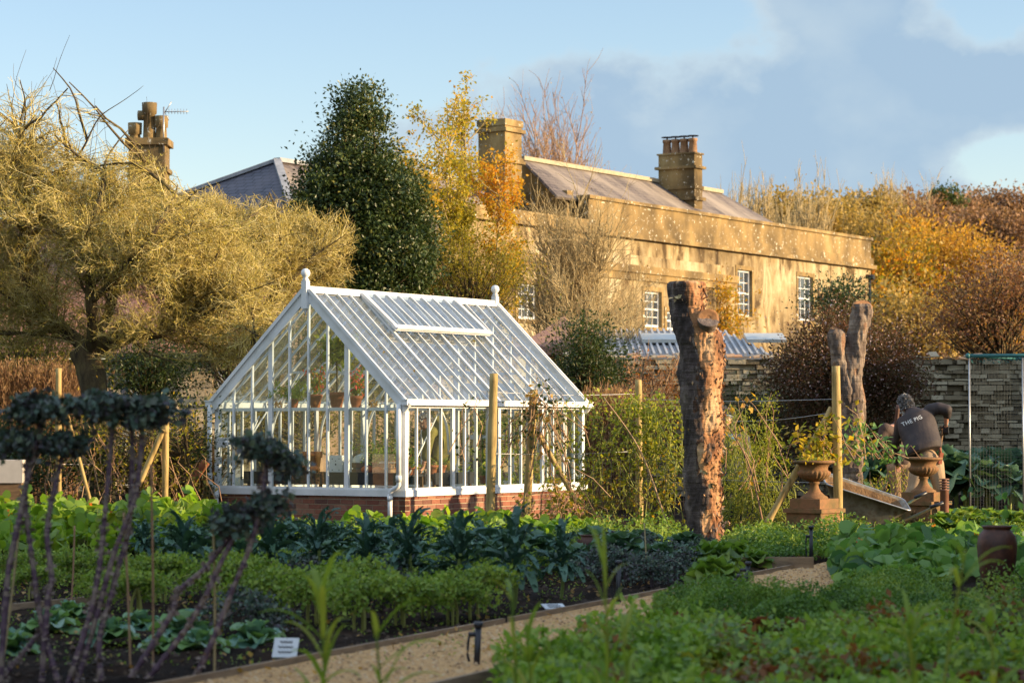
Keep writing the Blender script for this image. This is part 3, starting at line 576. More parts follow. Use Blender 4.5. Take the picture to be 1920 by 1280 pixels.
def sash(parent, x, z0, z1, w, y=0., nx=3, nz=4, sill=True):
    """a recessed sash window in the wall plane facing -y"""
    f = thing('window', None, None); f.parent = parent; f.location = (x, y, 0)
    m = MB(); m.box((0, .10, z0), (.07, .17, z1)); m.box((w-.07, .10, z0), (w, .17, z1)); m.box((.0701, .10, z1-.07), (w-.0701, .17, z1)); m.box((.0701, .10, z0), (w-.0701, .17, z0+.08)); m.box((.0701, .095, (z0+z1)/2-.03), (w-.0701, .165, (z0+z1)/2+.03)); m.build('frame', W_, f)
    m = MB()
    for k in range(1, nx): xx = .07+(w-.14)*k/nx; m.box((xx-.014, .125, z0+.08), (xx+.014, .155, z1-.07))
    for k in range(1, nz):
        if k*2 == nz: continue
        zz = z0+.08+(z1-z0-.15)*k/nz; m.box((.0701, .127, zz-.014), (w-.0701, .153, zz+.014))
    m.build('glazing_bars', W_, f); m = MB(); m.add([(.05, .14, z0), (w-.05, .14, z0), (w-.05, .14, z1), (.05, .14, z1)], [[0, 1, 2, 3]]); m.build('pane', MAT['window_glass'], f)
    m = MB(); m.box((-.16, -.025, z0-.13), (-.002, .03, z1+.16)); m.box((w+.002, -.025, z0-.13), (w+.16, .03, z1+.16)); m.box((-.0019, -.025, z1+.002), (w+.0019, .03, z1+.16)); m.build('stone_surround', MAT['stained'], f)
    if sill: m = MB(); m.box((-.1, -.06, z0-.13), (w+.1, .1, z0-.01)); m.build('sill', MAT['stained'], f)
    return f
def wall_with_holes(m, x0, x1, z0, z1, holes, y0, y1):
    xs_ = sorted({x0, x1, *[h[0] for h in holes], *[h[1] for h in holes]}); zs_ = sorted({z0, z1, *[h[2] for h in holes], *[h[3] for h in holes]})
    for a, b in zip(xs_[:-1], xs_[1:]):
        for c, d in zip(zs_[:-1], zs_[1:]):
            xm, zm = (a+b)/2, (c+d)/2
            if any(h[0] < xm < h[1] and h[2] < zm < h[3] for h in holes): continue
            m.box((a, y0, c), (b, y1, d), rnd=.5)
    for h in holes: m.box((h[0], y0+.3, h[2]), (h[1], y0+.31, h[3]), rnd=.5)
def chimney(name, parent, x, y, w, d, z0, z1, bands, pots=(), potr=.16, poth=.5):
    m = MB(); m.box((x, y, z0), (x+w, y+d, z1))
    for (z, h, e) in bands: m.box((x-e, y-e, z), (x+w+e, y+d+e, z+h))
    c = m.build(name, MAT['stained'], parent)
    for (px_, py_, h) in pots:
        m = MB(); m.lathe([(potr*1.05, z1), (potr, z1+.04), (potr*.85, z1+h*.8), (potr*1., z1+h*.82), (potr*1., z1+h), (potr*.7, z1+h), (potr*.65, z1+h*.9), (.001, z1+h*.9)], 14, (px_, py_, 0)); m.build('chimney_pot', MAT['pot_old'], c)
    return c
ho = thing('stone_house', 'long ochre rendered house with parapet, sash windows and stone slate roof', 'house', HO, RZ)
def tpx(px, y=0.):   # local x of a wall point seen at column px
    a = (px-960)/FPX; return (a*(HO[1]+.528*y)-(HO[0]-.849*y))/(.528-.849*a)
xr = tpx(1633); xl = tpx(800); xb = tpx(1377, -.45)
def zat(py, x, y=0.): D = HO[1]+.849*x+.528*y; return at(0, py, D)[2]
wins = []
for (pa, pb, ya, yb) in ((1383, 1410, 505, 592), (1497, 1524, 517, 600)):
    a = tpx(pa); b_ = tpx(pb); wins.append((a, b_, zat(yb, a), zat(ya, a)))
wl = []
for (pa, pb, ya, yb) in ((1208, 1240, 545, 612), (971, 1008, 530, 597), (1250, 1276, 583, 618)):
    a = tpx(pa, -.45); b_ = tpx(pb, -.45); wl.append((a, b_, zat(yb, a, -.45), zat(ya, a, -.45)))
lo_h = [(h[0], h[1], .9, 2.9) for h in wins]
ZP = zat(447, xr); ZC = zat(505, xr)
def fw(m):
    wall_with_holes(m, xb+.0, xr, 0, ZC, wins+lo_h, 0, .35); m.box((xl, 1.0, 0), (xb, 1.35, ZC), rnd=.5)
    m.box((xr-.35, .351, 0), (xr, 9, ZC)); m.box((xl, .351, 0), (xl+.35, 9, ZC)); m.box((xl, 9.0, 0), (xr, 9.35, ZC))
m = MB(); fw(m); m.build('wall', MAT['render'], ho)
ZB = zat(519, xb, -.45); ZBb = zat(531, xb, -.45)
m = MB(); wall_with_holes(m, xl, xb, 0, ZBb, wl, -.45, 0.999); m.box((xl, -.449, ZBb+.001), (xb, .999, ZBb+.6)); m.build('projecting_wall', MAT['render'], ho)
m = MB(); m.box((xl, -.60, ZBb), (xb+.12, -.451, ZB+.02)); m.box((xl, -.53, ZBb-.25), (xb+.06, -.4515, ZBb-.003)); m.build('lower_cornice', MAT['stained'], ho)
m = MB(); m.box((xl, -.001, ZBb+.602), (xb-.002, .998, ZC)); m.build('upper_wall', MAT['render'], ho)
m = MB(); m.box((xl, -.20, ZC+.002), (xr+.2, .10, ZC+.16)); m.box((xl, -.10, ZC+.161), (xr+.1, .34, ZC+.45)); m.build('cornice', MAT['stained'], ho)
m = MB(); xpl = tpx(1103); m.box((xpl, -.02, ZC+.451), (xr+.02, .33, ZP-.10)); m.box((xr-.33, .331, ZC+.451), (xr+.02, 9, ZP-.1)); m.build('parapet', MAT['stained'], ho)
m = MB(); m.box((xpl-.05, -.10, ZP-.098), (xr+.10, .42, ZP+.02)); m.box((xr-.40, .421, ZP-.098), (xr+.1, 9, ZP+.02)); m.build('parapet_coping', MAT['stained'], ho)
for h in wins: sash(ho, h[0], h[2], h[3], h[1]-h[0])
for h in lo_h: sash(ho, h[0], h[2], h[3], h[1]-h[0])
for h in wl[:2]: sash(ho, h[0], h[2], h[3], h[1]-h[0], -.45)
sash(ho, wl[2][0], wl[2][2], wl[2][3], wl[2][1]-wl[2][0], -.45, 2, 2)
z2 = zat(328, tpx(850, 2.6), 2.6)
# main roof: ridge parallel to the wall
ry = 2.6; rxl = tpx(980, ry); rxr = tpx(1352, ry); RZt = zat(299, rxl, ry); ez = ZP-.12
exl = tpx(1078, .3); exr = tpx(1482, .3)
roofplane('roof', MAT['slate'], [(exl-1., .36, ez), (exr, .36, ez), (rxr, ry, RZt), (rxl, ry, RZt)], ho)
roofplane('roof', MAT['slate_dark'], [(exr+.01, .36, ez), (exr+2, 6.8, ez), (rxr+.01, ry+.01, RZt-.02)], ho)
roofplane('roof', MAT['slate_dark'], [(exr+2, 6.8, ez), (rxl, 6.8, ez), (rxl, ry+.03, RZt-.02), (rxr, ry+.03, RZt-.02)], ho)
m = MB(); m.beam((rxl-.1, ry, RZt+.04), (rxr, ry, RZt+.04), .28, .14); m.build('ridge_tiles', MAT['mortar'], ho)
m = MB(); m.box((tpx(785, 3.6), 2.0, 4), (rxl-.45, 3.6, z2-1.3)); m.build('left_wall', MAT['render'], ho)
m = MB(); m.add([(rxl-.05, .5, ez-1), (rxl-.05, 6.5, ez-1), (rxl-.05, 6.5, ez), (rxl-.05, ry, RZt-.1), (rxl-.05, .8, ez)], [[0, 4, 3, 2, 1]]); m.box((rxl-.4, .6, ZC), (rxl-.06, 6.4, ez+.3)); m.build('gable_wall', MAT['stained'], ho)
# lower roof further left with pale ridge
roofplane('roof', MAT['slate'], [(tpx(785, 3.6), .2, z2-2.6), (rxl-.42, .2, z2-2.6), (rxl-.42, 3.6, z2), (tpx(785, 3.6), 3.6, z2)], ho); m = MB(); m.beam((tpx(785, 3.6), 3.6, z2+.04), (rxl-.42, 3.6, z2+.04), .25, .12); m.build('ridge_tiles', MAT['mortar'], ho)
cx = -13.6; zt = zat(222, cx, 2.)
chimney('chimney', ho, cx, 2.0, 1.05, 1.05, ez-1.5, zt, [(zt-.22, .22, .04), (zt-.42, .12, .10), (zt-1.45, .10, .10), (zt-1.35, .1, .05)])
cy = 1.0; cx = tpx(1303, cy); zt = zat(287, cx, cy); zb_ = zat(372, cx, cy)
c2 = chimney('chimney', ho, cx, cy, .62, 1.5, zb_-.8, zt, [(zt-.02, .06, .05), (zt-.55, .10, .11), (zt-1.30, .12, .05), (zb_-.05, .12, .10)], [(cx+.3, cy+.22+.36*k, .58) for k in range(4)], .17)
for k in range(4):
    m = MB(); m.lathe([(.22, zt+.66), (.20, zt+.69), (.001, zt+.70)], 12, (cx+.3, cy+.22+.36*k, 0)); m.tube([(cx+.3, cy+.22+.36*k, zt+.5), (cx+.3, cy+.22+.36*k, zt+.67)], .03, 6); m.build('chimney_cowl', MAT['plastic'], c2)
m = MB(); m.tube([(tpx(1625, -.2), -.2, ZC-.35), (tpx(1625, -.2), -.55, ZC-.38)], .10, 10); m.tube([(tpx(1630), -.03, ZC-.3), (tpx(1630), -.03, 0)], .06, 8); m.build('floodlight_and_pipe', MAT['plastic'], ho)
ho.children[-1].name = 'wall_lamp'
# ---- slate hip-roofed house left of the holly
BO = at(548, 400, 70.); BO[2] = 0; b2 = thing('slate_house', 'house with dark slate hipped roof rising left of the holly tree', 'house', BO, RZ)
bw_, ea, ap, az = 6.5, 7.2, 3.6, 9.05
roofplane('roof', MAT['slate_dark'], [(-.2, bw_+.2, ea), (-.2, -.2, ea), (ap-.8, bw_/2-.6, az)], b2); roofplane('roof', MAT['slate'], [(-.2, -.2, ea), (7.5, -.2, ea), (7.5, bw_/2-.6, az), (ap-.8, bw_/2-.6, az)], b2); roofplane('roof', MAT['slate_dark'], [(7.5, bw_+.2, ea), (-.2, bw_+.2, ea), (ap-.8, bw_/2-.6, az), (14, bw_/2-.6, az)], b2)  # sunlit slope gets the paler slate, the others the shade-coloured one
m = MB(); m.beam((-.2, -.2, ea+.06), (ap-.8, bw_/2-.6, az+.06), .22, .1); m.beam((-.2, bw_+.2, ea+.06), (ap-.8, bw_/2-.6, az+.06), .22, .1); m.beam((ap-.8, bw_/2-.6, az+.06), (7.5, bw_/2-.6, az+.06), .22, .12); m.build('hip_tiles', MAT['lead'], b2)
m = MB(); m.box((0, 0, 0), (7.5, bw_, ea-.05)); m.build('wall', M_noise('dull_render', [(.16, .10, .065), (.26, .17, .11)], 1.2), b2)
# ---- low outbuilding with red tiles and stone wall
b3 = thing('tiled_outbuilding', 'low outbuilding of pale stone with a long red tiled roof behind the apple tree', 'outbuilding', (at(-60, 700, 55)[0], 55, 0)); wd = at(470, 700, 55)[0]-at(-60, 700, 55)[0]; e3 = at(0, 662, 55)[2]
roofplane('roof', MAT['slate_red'], [(-6, -.35, e3), (wd+.3, -.35, e3), (wd+.3, 5, e3+3.3), (-6, 5, e3+3.3)], b3)
opening = lambda x, z: ((x > 3.3) & (x < 4.0) & (z < 2.6)) | ((x > 5.35) & (x < 5.9) & (z < 2.7))
m = MB(); masonry(m, -6, wd, 0, e3-.12, .17, .36, .012, .2, .5, 0, 0, -1, opening); m.build('stonework', M_stone('pale_stone', [(.42, .33, .20), (.55, .44, .28), (.36, .28, .17), (.60, .50, .34)], 2), b3)
m = MB(); m.box((-6, .08, 0), (wd-.02, .3, e3-.15)); m.box((wd-.3, .31, 0), (wd-.02, 9, e3)); m.build('wall_core', MAT['mortar'], b3)
m = MB(); m.box((3.32, .04, .1), (3.98, .07, 2.58)); m.box((5.36, .04, .1), (5.9, .07, 2.68)); m.build('shutter', M_plain('pale_door', (.55, .55, .5)), b3)
m = MB(); m.box((-6, -.45, e3-.12), (wd+.3, -.30, e3-.02)); m.build('gutter', MAT['plastic'], b3)
# tall chimney on it
cD = 60.; cb = at(275, 250, cD); lc = cb-np.array([b3.location[0], 55, 0]); zt = at(0, 262, cD)[2]
ch = chimney('chimney', b3, lc[0]-.42, lc[1], .85, .85, e3+1, zt, [(zt-.12, .16, .08), (zt-.75, .1, .06)], [])
for (dx, px_h, r) in ((-.32, 228, .14), (.02, 190, .15), (.30, 215, .14)):
    z1 = at(0, px_h, cD)[2]; m = MB(); m.lathe([(r*1.1, zt), (r, zt+.06), (r*.9, z1-.28), (r*1.15, z1-.27), (r*1.2, z1), (r*.9, z1), (r*.8, z1-.1), (.001, z1-.1)], 14, (lc[0]+dx, lc[1]+.3, 0)); m.build('chimney_pot', MAT['stained'], ch)
m = MB(); m.tube([(lc[0]-.25, lc[1]+.3, at(0, 214, cD)[2]), (lc[0]-.05, lc[1]+.3, at(0, 214, cD)[2])], .12, 10); m.build('pot_link', MAT['stained'], ch)
m = MB(); zz = at(0, 210, cD)[2]; m.tube([(lc[0]+.40, lc[1], zt-.3), (lc[0]+.40, lc[1], zz+.12)], .022, 6); m.tube([(lc[0]+.40, lc[1], zz), (lc[0]+.98, lc[1], zz+.01)], .012, 5)
for k in range(7): xq = lc[0]+.52+.07*k; m.tube([(xq, lc[1], zz-.05), (xq, lc[1], zz+.07)], .007, 4)
m.tube([(lc[0]+.42, lc[1], zz-.02), (lc[0]+.58, lc[1], zz+.24)], .012, 5); m.tube([(lc[0]+.42, lc[1], zz), (lc[0]+.52, lc[1], zz-.2)], .01, 5); m.build('aerial', MAT['metal'], ch)
# ---- lean-to with ribbed grey roof
lx0, lx1 = at(1135, 660, 57)[0], at(1452, 660, 57)[0]; zl = at(0, 667, 57)[2]; zh = at(0, 620, 61)[2]
b4 = thing('lean_to', 'low lean-to shed with ribbed grey metal roof and two skylights behind the garden wall', 'shed', (lx0, 57, 0))
wq = lx1-lx0; V = [(0, 0, zl), (wq, 0, zl), (wq-.85, 4, zh), (0, 4, zh)]; roofplane('roof', MAT['lead'], V, b4)
m = MB()
for k in range(26): x = wq*k/26+.08; x1_ = min(x, wq-.85); f = (min(1, (wq-x)/.85)); m.beam((x, 0, zl+.03), (x, 4*f, zl+(zh-zl)*f+.03), .05, .06)
m.build('roof_ribs', M_plain('pale_rib', (.42, .43, .44), .5), b4)
for px_ in (1222, 1418):
    x = at(px_-20, 640, 59)[0]-lx0; m = MB(); m.beam((x+.45, 1.6, zl+(zh-zl)*.40+.10), (x+.45, 2.5, zl+(zh-zl)*.62+.12), .9, .08); m.build('skylight', M_plain('skylight_white'+str(px_), (.5, .52, .5), .4), b4)
m = MB(); m.box((.1, .1, 0), (wq-.1, 3.9, zl-.1)); m.build('wall', MAT['render'], b4)
# ---- pink parasol
pc = at(1056, 592, 62.); hw = 1.55; zc = at(0, 652, 62)[2]
pr = thing('parasol', 'dusty pink square garden parasol in front of the ochre house', 'parasol', (pc[0], 62, 0))
m = MB(); nseg = 10; top = np.array([0, 0, pc[2]]); cs = [(-hw*.95, -.9), (hw*.6, -1.5), (hw*1.5, .9), (-hw*.3, 1.5)]
for i in range(4):
    a = np.array([*cs[i], zc]); b_ = np.array([*cs[(i+1) % 4], zc]); rows = []
    for j in range(nseg+1):
        t = j/nseg; rows.append([top*(1-t)+(a*(1-s)+b_*s)*t+np.array([0, 0, -.12*math.sin(t*math.pi)-.12*t*4*s*(1-s)*0]) for s in np.linspace(0, 1, 7)])
    rows = np.array(rows); ii = np.arange(rows.shape[0]*7).reshape(-1, 7); m.add(rows.reshape(-1, 3), np.stack([ii[:-1, :-1], ii[1:, :-1], ii[1:, 1:], ii[:-1, 1:]], -1).reshape(-1, 4), .5, True)
    m.add([a, b_, b_-[0, 0, .2], a-[0, 0, .2]], [[0, 1, 2, 3]], .5)
m.build('canopy', M_plain('dusty_pink_cloth', (.46, .28, .24), .9), pr)
m = MB(); m.tube([(0, 0, 0), (0, 0, pc[2])], .035, 8); m.build('pole', MAT['wood'], pr)
# ================================================================ GARDEN WALL
GY = 52.; zt = at(0, 672, GY)[2]; x0w, x1w = at(1060, 700, GY)[0], at(2150, 700, GY)[0]
gwl = thing('garden_wall', 'long dry stone garden wall with ragged tile coping behind the vegetable plot', 'wall', (0, GY, 0))
m = MB(); masonry(m, x0w, x1w, 0, zt, .092, .21, .014, .3, .8, 0, 0, -1); m.build('stonework', M_stone('wall_stone', [(.19, .155, .095), (.32, .27, .175), (.44, .39, .27), (.25, .20, .12), (.11, .09, .055)], 3), gwl)
m = MB(); m.box((x0w, .12, 0), (x1w, .45, zt-.02)); m.build('wall_core', M_plain('dark_joint', (.05, .045, .035), .95), gwl)
m = MB(); n = int((x1w-x0w)/.19)
for k in range(n):
    x = x0w+.19*k+.03*RS.randn(); a = .12+.06*RS.randn()
    if x > at(1760, 660, GY)[0] and RS.rand() < .5: continue
    M = (np.array(Euler((a, .10*RS.randn(), .15*RS.randn())).to_matrix()), np.array([x, -.10, zt+.01+.012*RS.randn()])); m.box((0, 0, 0), (.17, .38, .022), M)
m.build('coping_tiles', M_stone('coping', [(.42, .20, .09), (.55, .32, .16), (.35, .28, .18), (.5, .42, .3)], 4), gwl)
# ================================================================ TREES AND SHRUBS
ML['evergreen'] = M_leaf('holly_leaf', [(.016, .034, .010), (.035, .065, .016), (.07, .10, .025), (.025, .05, .015), (.20, .19, .04)], .42, .12, .4)
ML['yellow'] = M_leaf('autumn_yellow_leaf', [(.20, .20, .03), (.42, .30, .03), (.55, .28, .02), (.12, .16, .03), (.50, .14, .01)], .5, .5)
ML['gold'] = M_leaf('gold_leaf', [(.42, .26, .04), (.56, .36, .06), (.40, .20, .03), (.30, .21, .05)], .6, .45)
ML['rust'] = M_leaf('rust_leaf', [(.30, .09, .02), (.42, .16, .03), (.16, .07, .03), (.24, .16, .03)], .6, .4)
ML['copper'] = M_leaf('copper_leaf', [(.20, .08, .035), (.30, .14, .05), (.13, .06, .05), (.38, .24, .12), (.09, .08, .03)], .5, .35)
ML['olive'] = M_leaf('olive_leaf', [(.10, .11, .02), (.22, .20, .03), (.30, .25, .04), (.06, .08, .02)], .6, .45)
ML['dark'] = M_leaf('dark_shrub_leaf', [(.02, .04, .012), (.05, .08, .02), (.03, .05, .015), (.09, .10, .02)], .45, .3)
ML['purple'] = M_leaf('purple_shrub_leaf', [(.035, .035, .015), (.10, .04, .03), (.07, .06, .02), (.16, .06, .03), (.04, .05, .02)], .6, .3)
ML['blossom'] = M_leaf('pale_blossom', [(.55, .38, .40), (.62, .5, .5), (.42, .25, .28)], .6, .3)
ML['vine'] = M_leaf('vine_leaf', [(.10, .16, .02), (.24, .27, .03), (.38, .34, .04), (.06, .10, .02), (.50, .30, .03)], .45, .5)
ML['vine_yellow'] = M_leaf('yellow_vine_leaf', [(.40, .33, .04), (.50, .34, .03), (.26, .28, .03), (.14, .2, .03)], .45, .5)
ML['straw'] = M_leaf('straw', [(.30, .19, .10), (.42, .28, .16), (.22, .12, .07), (.36, .22, .13)], .8, .35)
ML['twig_pale'] = M_leaf('pale_twig', [(.36, .29, .16), (.48, .38, .20), (.26, .20, .10)], .9, 0)
ML['twig_red'] = M_leaf('red_brown_twig', [(.30, .17, .10), (.42, .28, .16), (.24, .13, .08)], .9, 0)
ML['twig_dark'] = M_leaf('brown_twig', [(.07, .05, .03), (.14, .10, .05), (.05, .035, .025)], .9, 0)
ML['tuft'] = M_leaf('lichen_tuft', [(.44, .36, .05), (.60, .50, .09), (.26, .27, .05), (.66, .60, .28)], .8, .3)
def env_px(ells, D, dd):
    """crown envelope: union of ellipsoids given at distance D (centre column, row, half sizes in columns and rows)"""
    s = D/FPX; E = []
    for (cx_, cy_, rx, rz) in ells: c = at(cx_, cy_, D); E.append((c, np.array([rx*s, dd, rz*s])))
    def f(P):
        ok = np.zeros(len(P), bool); lim = 1+.55*vn(P, .9, 4)+.45*vn(P, 2.6, 8)
        for c, r in E: ok |= (((P-c)/r)**2).sum(1) < lim
        return ok
    return f, E
def apple(label, D, limbs, ells, n2, n3, n4, seed, dd=2.2, group=None, name='apple_tree', twmat='lichen'):
    global RS
    RS = np.random.RandomState(seed); env, E = env_px(ells, D, dd)
    trunk = MB(); L1 = []
    base = at(limbs[0][0][0], 900, D+limbs[0][0][3]); base[2] = 0
    for lb in limbs:
        pts = [at(a, b, D+o) for (a, b, r, o) in lb]; K = max(12, len(pts)*7); P = spline(pts, K)
        P = P+np.stack([vn(P, 1.7, 3+q*5) for q in range(3)], 1)*.10*np.linspace(.2, 1, K)[:, None]
        r = np.interp(np.linspace(0, 1, K), np.linspace(0, 1, len(lb)), [q[2] for q in lb])*(1+.22*vn(P, 4.0, 2))
        trunk.tube(P, r, 10); L1.append(spline(P, 14))
    L1 = np.array(L1)
    L2 = sprout(L1[1:], n2, 1.5, 50, 7, .17, .12, .25, 1, env); trunk.tubes(L2, taper(len(L2), 7, .032, .010), 5)
    t = thing(name, label, 'tree', base, 0, group); trunk.build('trunk', MAT['bark'], t, base)
    L3 = sprout(np.concatenate([L2, spline_res(L1[1:], 7)]), n3, .60, 52, 6, .20, .08, .1, 1, env); L3 = L3[(vn(L3[:, -1], 1.25, 31) > -.42) & (RS.rand(len(L3)) < np.clip((at(0, 300, D)[2]-L3[:, -1, 2])/1.6+.95, .16, 1))]; tw = MB(); tw.tubes(L3, taper(len(L3), 6, .0062, .0026), 4)
    L4 = sprout(L3, n4, .17, 55, 4, .24, .04, .05, 1, env); zt_ = np.clip((at(0, 400, D)[2]-L4[:, 0, 2])/1.5+.95, .10, 1); L4 = L4[RS.rand(len(L4)) < zt_*np.clip(.75+.9*vn(L4[:, 0], 1.1, 17), .15, 1)]; tw.tubes(L4, taper(len(L4), 4, .0036, .0017), 3)
    tw.build('twigs', MAT['lichen'], t, base)
    return t, L3, L4, E, base
def spline_res(P, K):
    i = np.linspace(0, P.shape[1]-1, K).round().astype(int); return P[:, i]
# trunk: column, row, radius, depth offset
tL = [[(188, 960, .30, 0), (182, 860, .24, 0), (178, 760, .21, 0), (168, 690, .22, 0), (160, 655, .20, 0)],
      [(160, 660, .17, 0), (215, 636, .12, 0), (250, 628, .105, -.1), (300, 622, .10, -.2), (345, 600, .085, -.2), (395, 560, .06, -.3), (450, 500, .03, -.4)],
      [(300, 622, .07, -.2), (340, 595, .06, .3), (375, 530, .045, .6), (420, 460, .03, .8), (480, 400, .015, 1)],
      [(165, 670, .13, 0), (150, 640, .11, .2), (90, 600, .10, .5), (30, 560, .09, .8), (-30, 500, .06, 1)],
      [(90, 600, .08, .5), (40, 500, .08, .6), (55, 400, .07, .7), (40, 320, .03, .8), (30, 240, .012, .9), (15, 160, .004, 1)],
      [(165, 665, .10, 0), (175, 600, .09, -.6), (168, 500, .07, -1), (180, 400, .05, -1.2), (200, 300, .018, -1), (240, 240, .005, -.8)],
      [(175, 560, .07, -.8), (240, 500, .06, -1.3), (300, 420, .045, -1.5), (330, 350, .008, -1.2)],
      [(160, 655, .09, 0), (200, 590, .08, .8), (230, 480, .06, 1.2), (290, 380, .02, 1.4), (290, 300, .005, 1.2)],
      [(55, 400, .05, .7), (100, 330, .035, .3), (150, 290, .018, .0), (190, 220, .009, -.2), (270, 160, .003, -.3)],
      [(-30, 500, .09, 1), (-20, 400, .07, .3), (20, 300, .022, -.3), (60, 220, .006, -.6)],
      [(395, 560, .04, -.3), (450, 560, .03, -.6), (480, 590, .02, -.8), (470, 640, .01, -.9)]]
ells = [(40, 390, 190, 255), (200, 480, 240, 215), (340, 510, 190, 150), (430, 580, 130, 120), (120, 570, 260, 140), (-60, 400, 200, 250)]
T1, L3a, L4a, E1, bs1 = apple('large spreading apple tree with golden lichened twigs on the left', 40., tL, ells, 270, 6200, 120000, 11)
# long whips above the crown
wh = sprout(L3a, 260, .9, 30, 6, .16, .5, .3, 1); wh = wh[wh[:, -1, 2] > at(0, 260, 40)[2]]
m = MB(); m.tubes(wh, taper(len(wh), 6, .006, .0025), 3); m.build('top_shoots', ML['twig_dark'], T1, bs1)
P = L4a[RS.choice(len(L4a), 46000)][:, 2]+RS.normal(size=(46000, 3))*.02; m = MB(); leaves(m, P, .028, .7); m.build('lichen_tufts', ML['tuft'], T1, bs1)
tR = [[(500, 940, .2, 0), (495, 800, .17, 0), (480, 680, .15, 0), (470, 600, .13, 0)],
      [(470, 610, .10, 0), (420, 540, .08, 0), (380, 470, .05, .2), (350, 410, .008, .4)], [(470, 610, .10, 0), (530, 540, .08, -.4), (590, 480, .025, -.6), (640, 440, .007, -.6)],
      [(470, 610, .09, 0), (470, 520, .07, .6), (480, 440, .04, .9), (500, 390, .015, 1)], [(500, 570, .06, -.2), (560, 540, .05, .3), (620, 510, .02, .6)], [(440, 560, .06, 0), (440, 470, .04, -.7), (420, 400, .02, -.9)]]
T2, L3b, L4b, E2, bs2 = apple('darker bare apple tree tucked behind the greenhouse ridge', 45., tR, [(500, 470, 165, 105), (400, 440, 110, 95), (560, 520, 120, 90)], 160, 3200, 50000, 12)
P = L4b[RS.choice(len(L4b), 16000)][:, 2]; m = MB(); leaves(m, P, .026, .7); m.build('lichen_tufts', ML['tuft'], T2, bs2)
# generic leafy crown: clumps of leaves on real branches inside an envelope
def leafy(name, label, D, ells, n_clump, n_leaf, lsize, mat, seed, base_px=None, dd=None, tr=.15, asp=.5, twigs=True, bark='bark', cat='tree', group=None, clump=.22, shell=.55, barkmat=None, up=.3, dense=1.):
    global RS
    RS = np.random.RandomState(seed); s = D/FPX; dd = dd or max(e[2] for e in ells)*s*.8
    env, E = env_px(ells, D, dd); bx = base_px if base_px is not None else ells[0][0]
    base = at(bx, 800, D); base[2] = 0 if D < 112 else float(zhill(np.array(base[0]), np.array(base[1])))
    vol = np.array([np.prod(e[1]) for e in E]); pk = RS.choice(len(E), n_clump, p=vol/vol.sum())
    u = nrm(RS.normal(size=(n_clump, 3))); rr = (shell+(1-shell)*RS.rand(n_clump)**.7)[:, None]*np.where(RS.rand(n_clump) < .2, RS.rand(n_clump), 1.)[:, None]
    C = np.array([E[k][0] for k in pk])+u*rr*np.array([E[k][1] for k in pk])*(1+.10*RS.normal(size=(n_clump, 1)))*(1+.42*vn(u, 2.3, seed))[:, None]
    C = C[C[:, 2] > base[2]+.1]; n_clump = len(C)
    t = thing(name, label, cat, base, 0, group); m = MB()
    topz = max(c[2]+r[2] for c, r in E); midz = base[2]+(topz-base[2])*.62
    K = 8; main = spline([base, (base[0]+.03*topz, base[1], base[2]+(midz-base[2])*.5), (E[0][0][0], D, midz), (E[0][0][0], D, topz-.1*(topz-base[2]))], K)
    m.tube(main, np.linspace(tr, tr*.15, K), 8)
    k2 = RS.choice(n_clump, min(n_clump, 150), replace=False); tt = np.clip((C[k2, 2]-base[2])/(topz-base[2])*.75, .12, .9); O = np.stack([np.interp(tt*(K-1), np.arange(K), main[:, q]) for q in range(3)], 1)
    mid = (O+C[k2])/2+RS.normal(size=(len(k2), 3))*.15*np.linalg.norm(C[k2]-O, axis=1, keepdims=True)*.4; mid[:, 2] -= .05
    Bp = np.stack([O, (O+mid)/2, mid, (mid+C[k2])/2, C[k2]], 1); m.tubes(Bp, taper(len(Bp), 5, tr*.28, tr*.05), 4); m.build('trunk', barkmat or MAT['bark'], t, base)
    m = MB(); w = RS.rand(n_clump)+.3; n_each = RS.choice(n_clump, n_leaf, p=w/w.sum()); cr_ = clump*(.5+RS.rand(n_clump))
    off = RS.normal(size=(n_leaf, 3))*cr_[n_each][:, None]*np.array([1, 1, .7]); rn = np.clip(RS.rand(n_clump)[n_each]*.55+RS.rand(n_leaf)*.5, 0, 1)
    leaves(m, C[n_each]+off, lsize, asp, up, dirs=nrm(off)*.6+np.array([0, 0, .1]), rnd=rn); m.build('crown', mat, t, base)
    return t, C, base
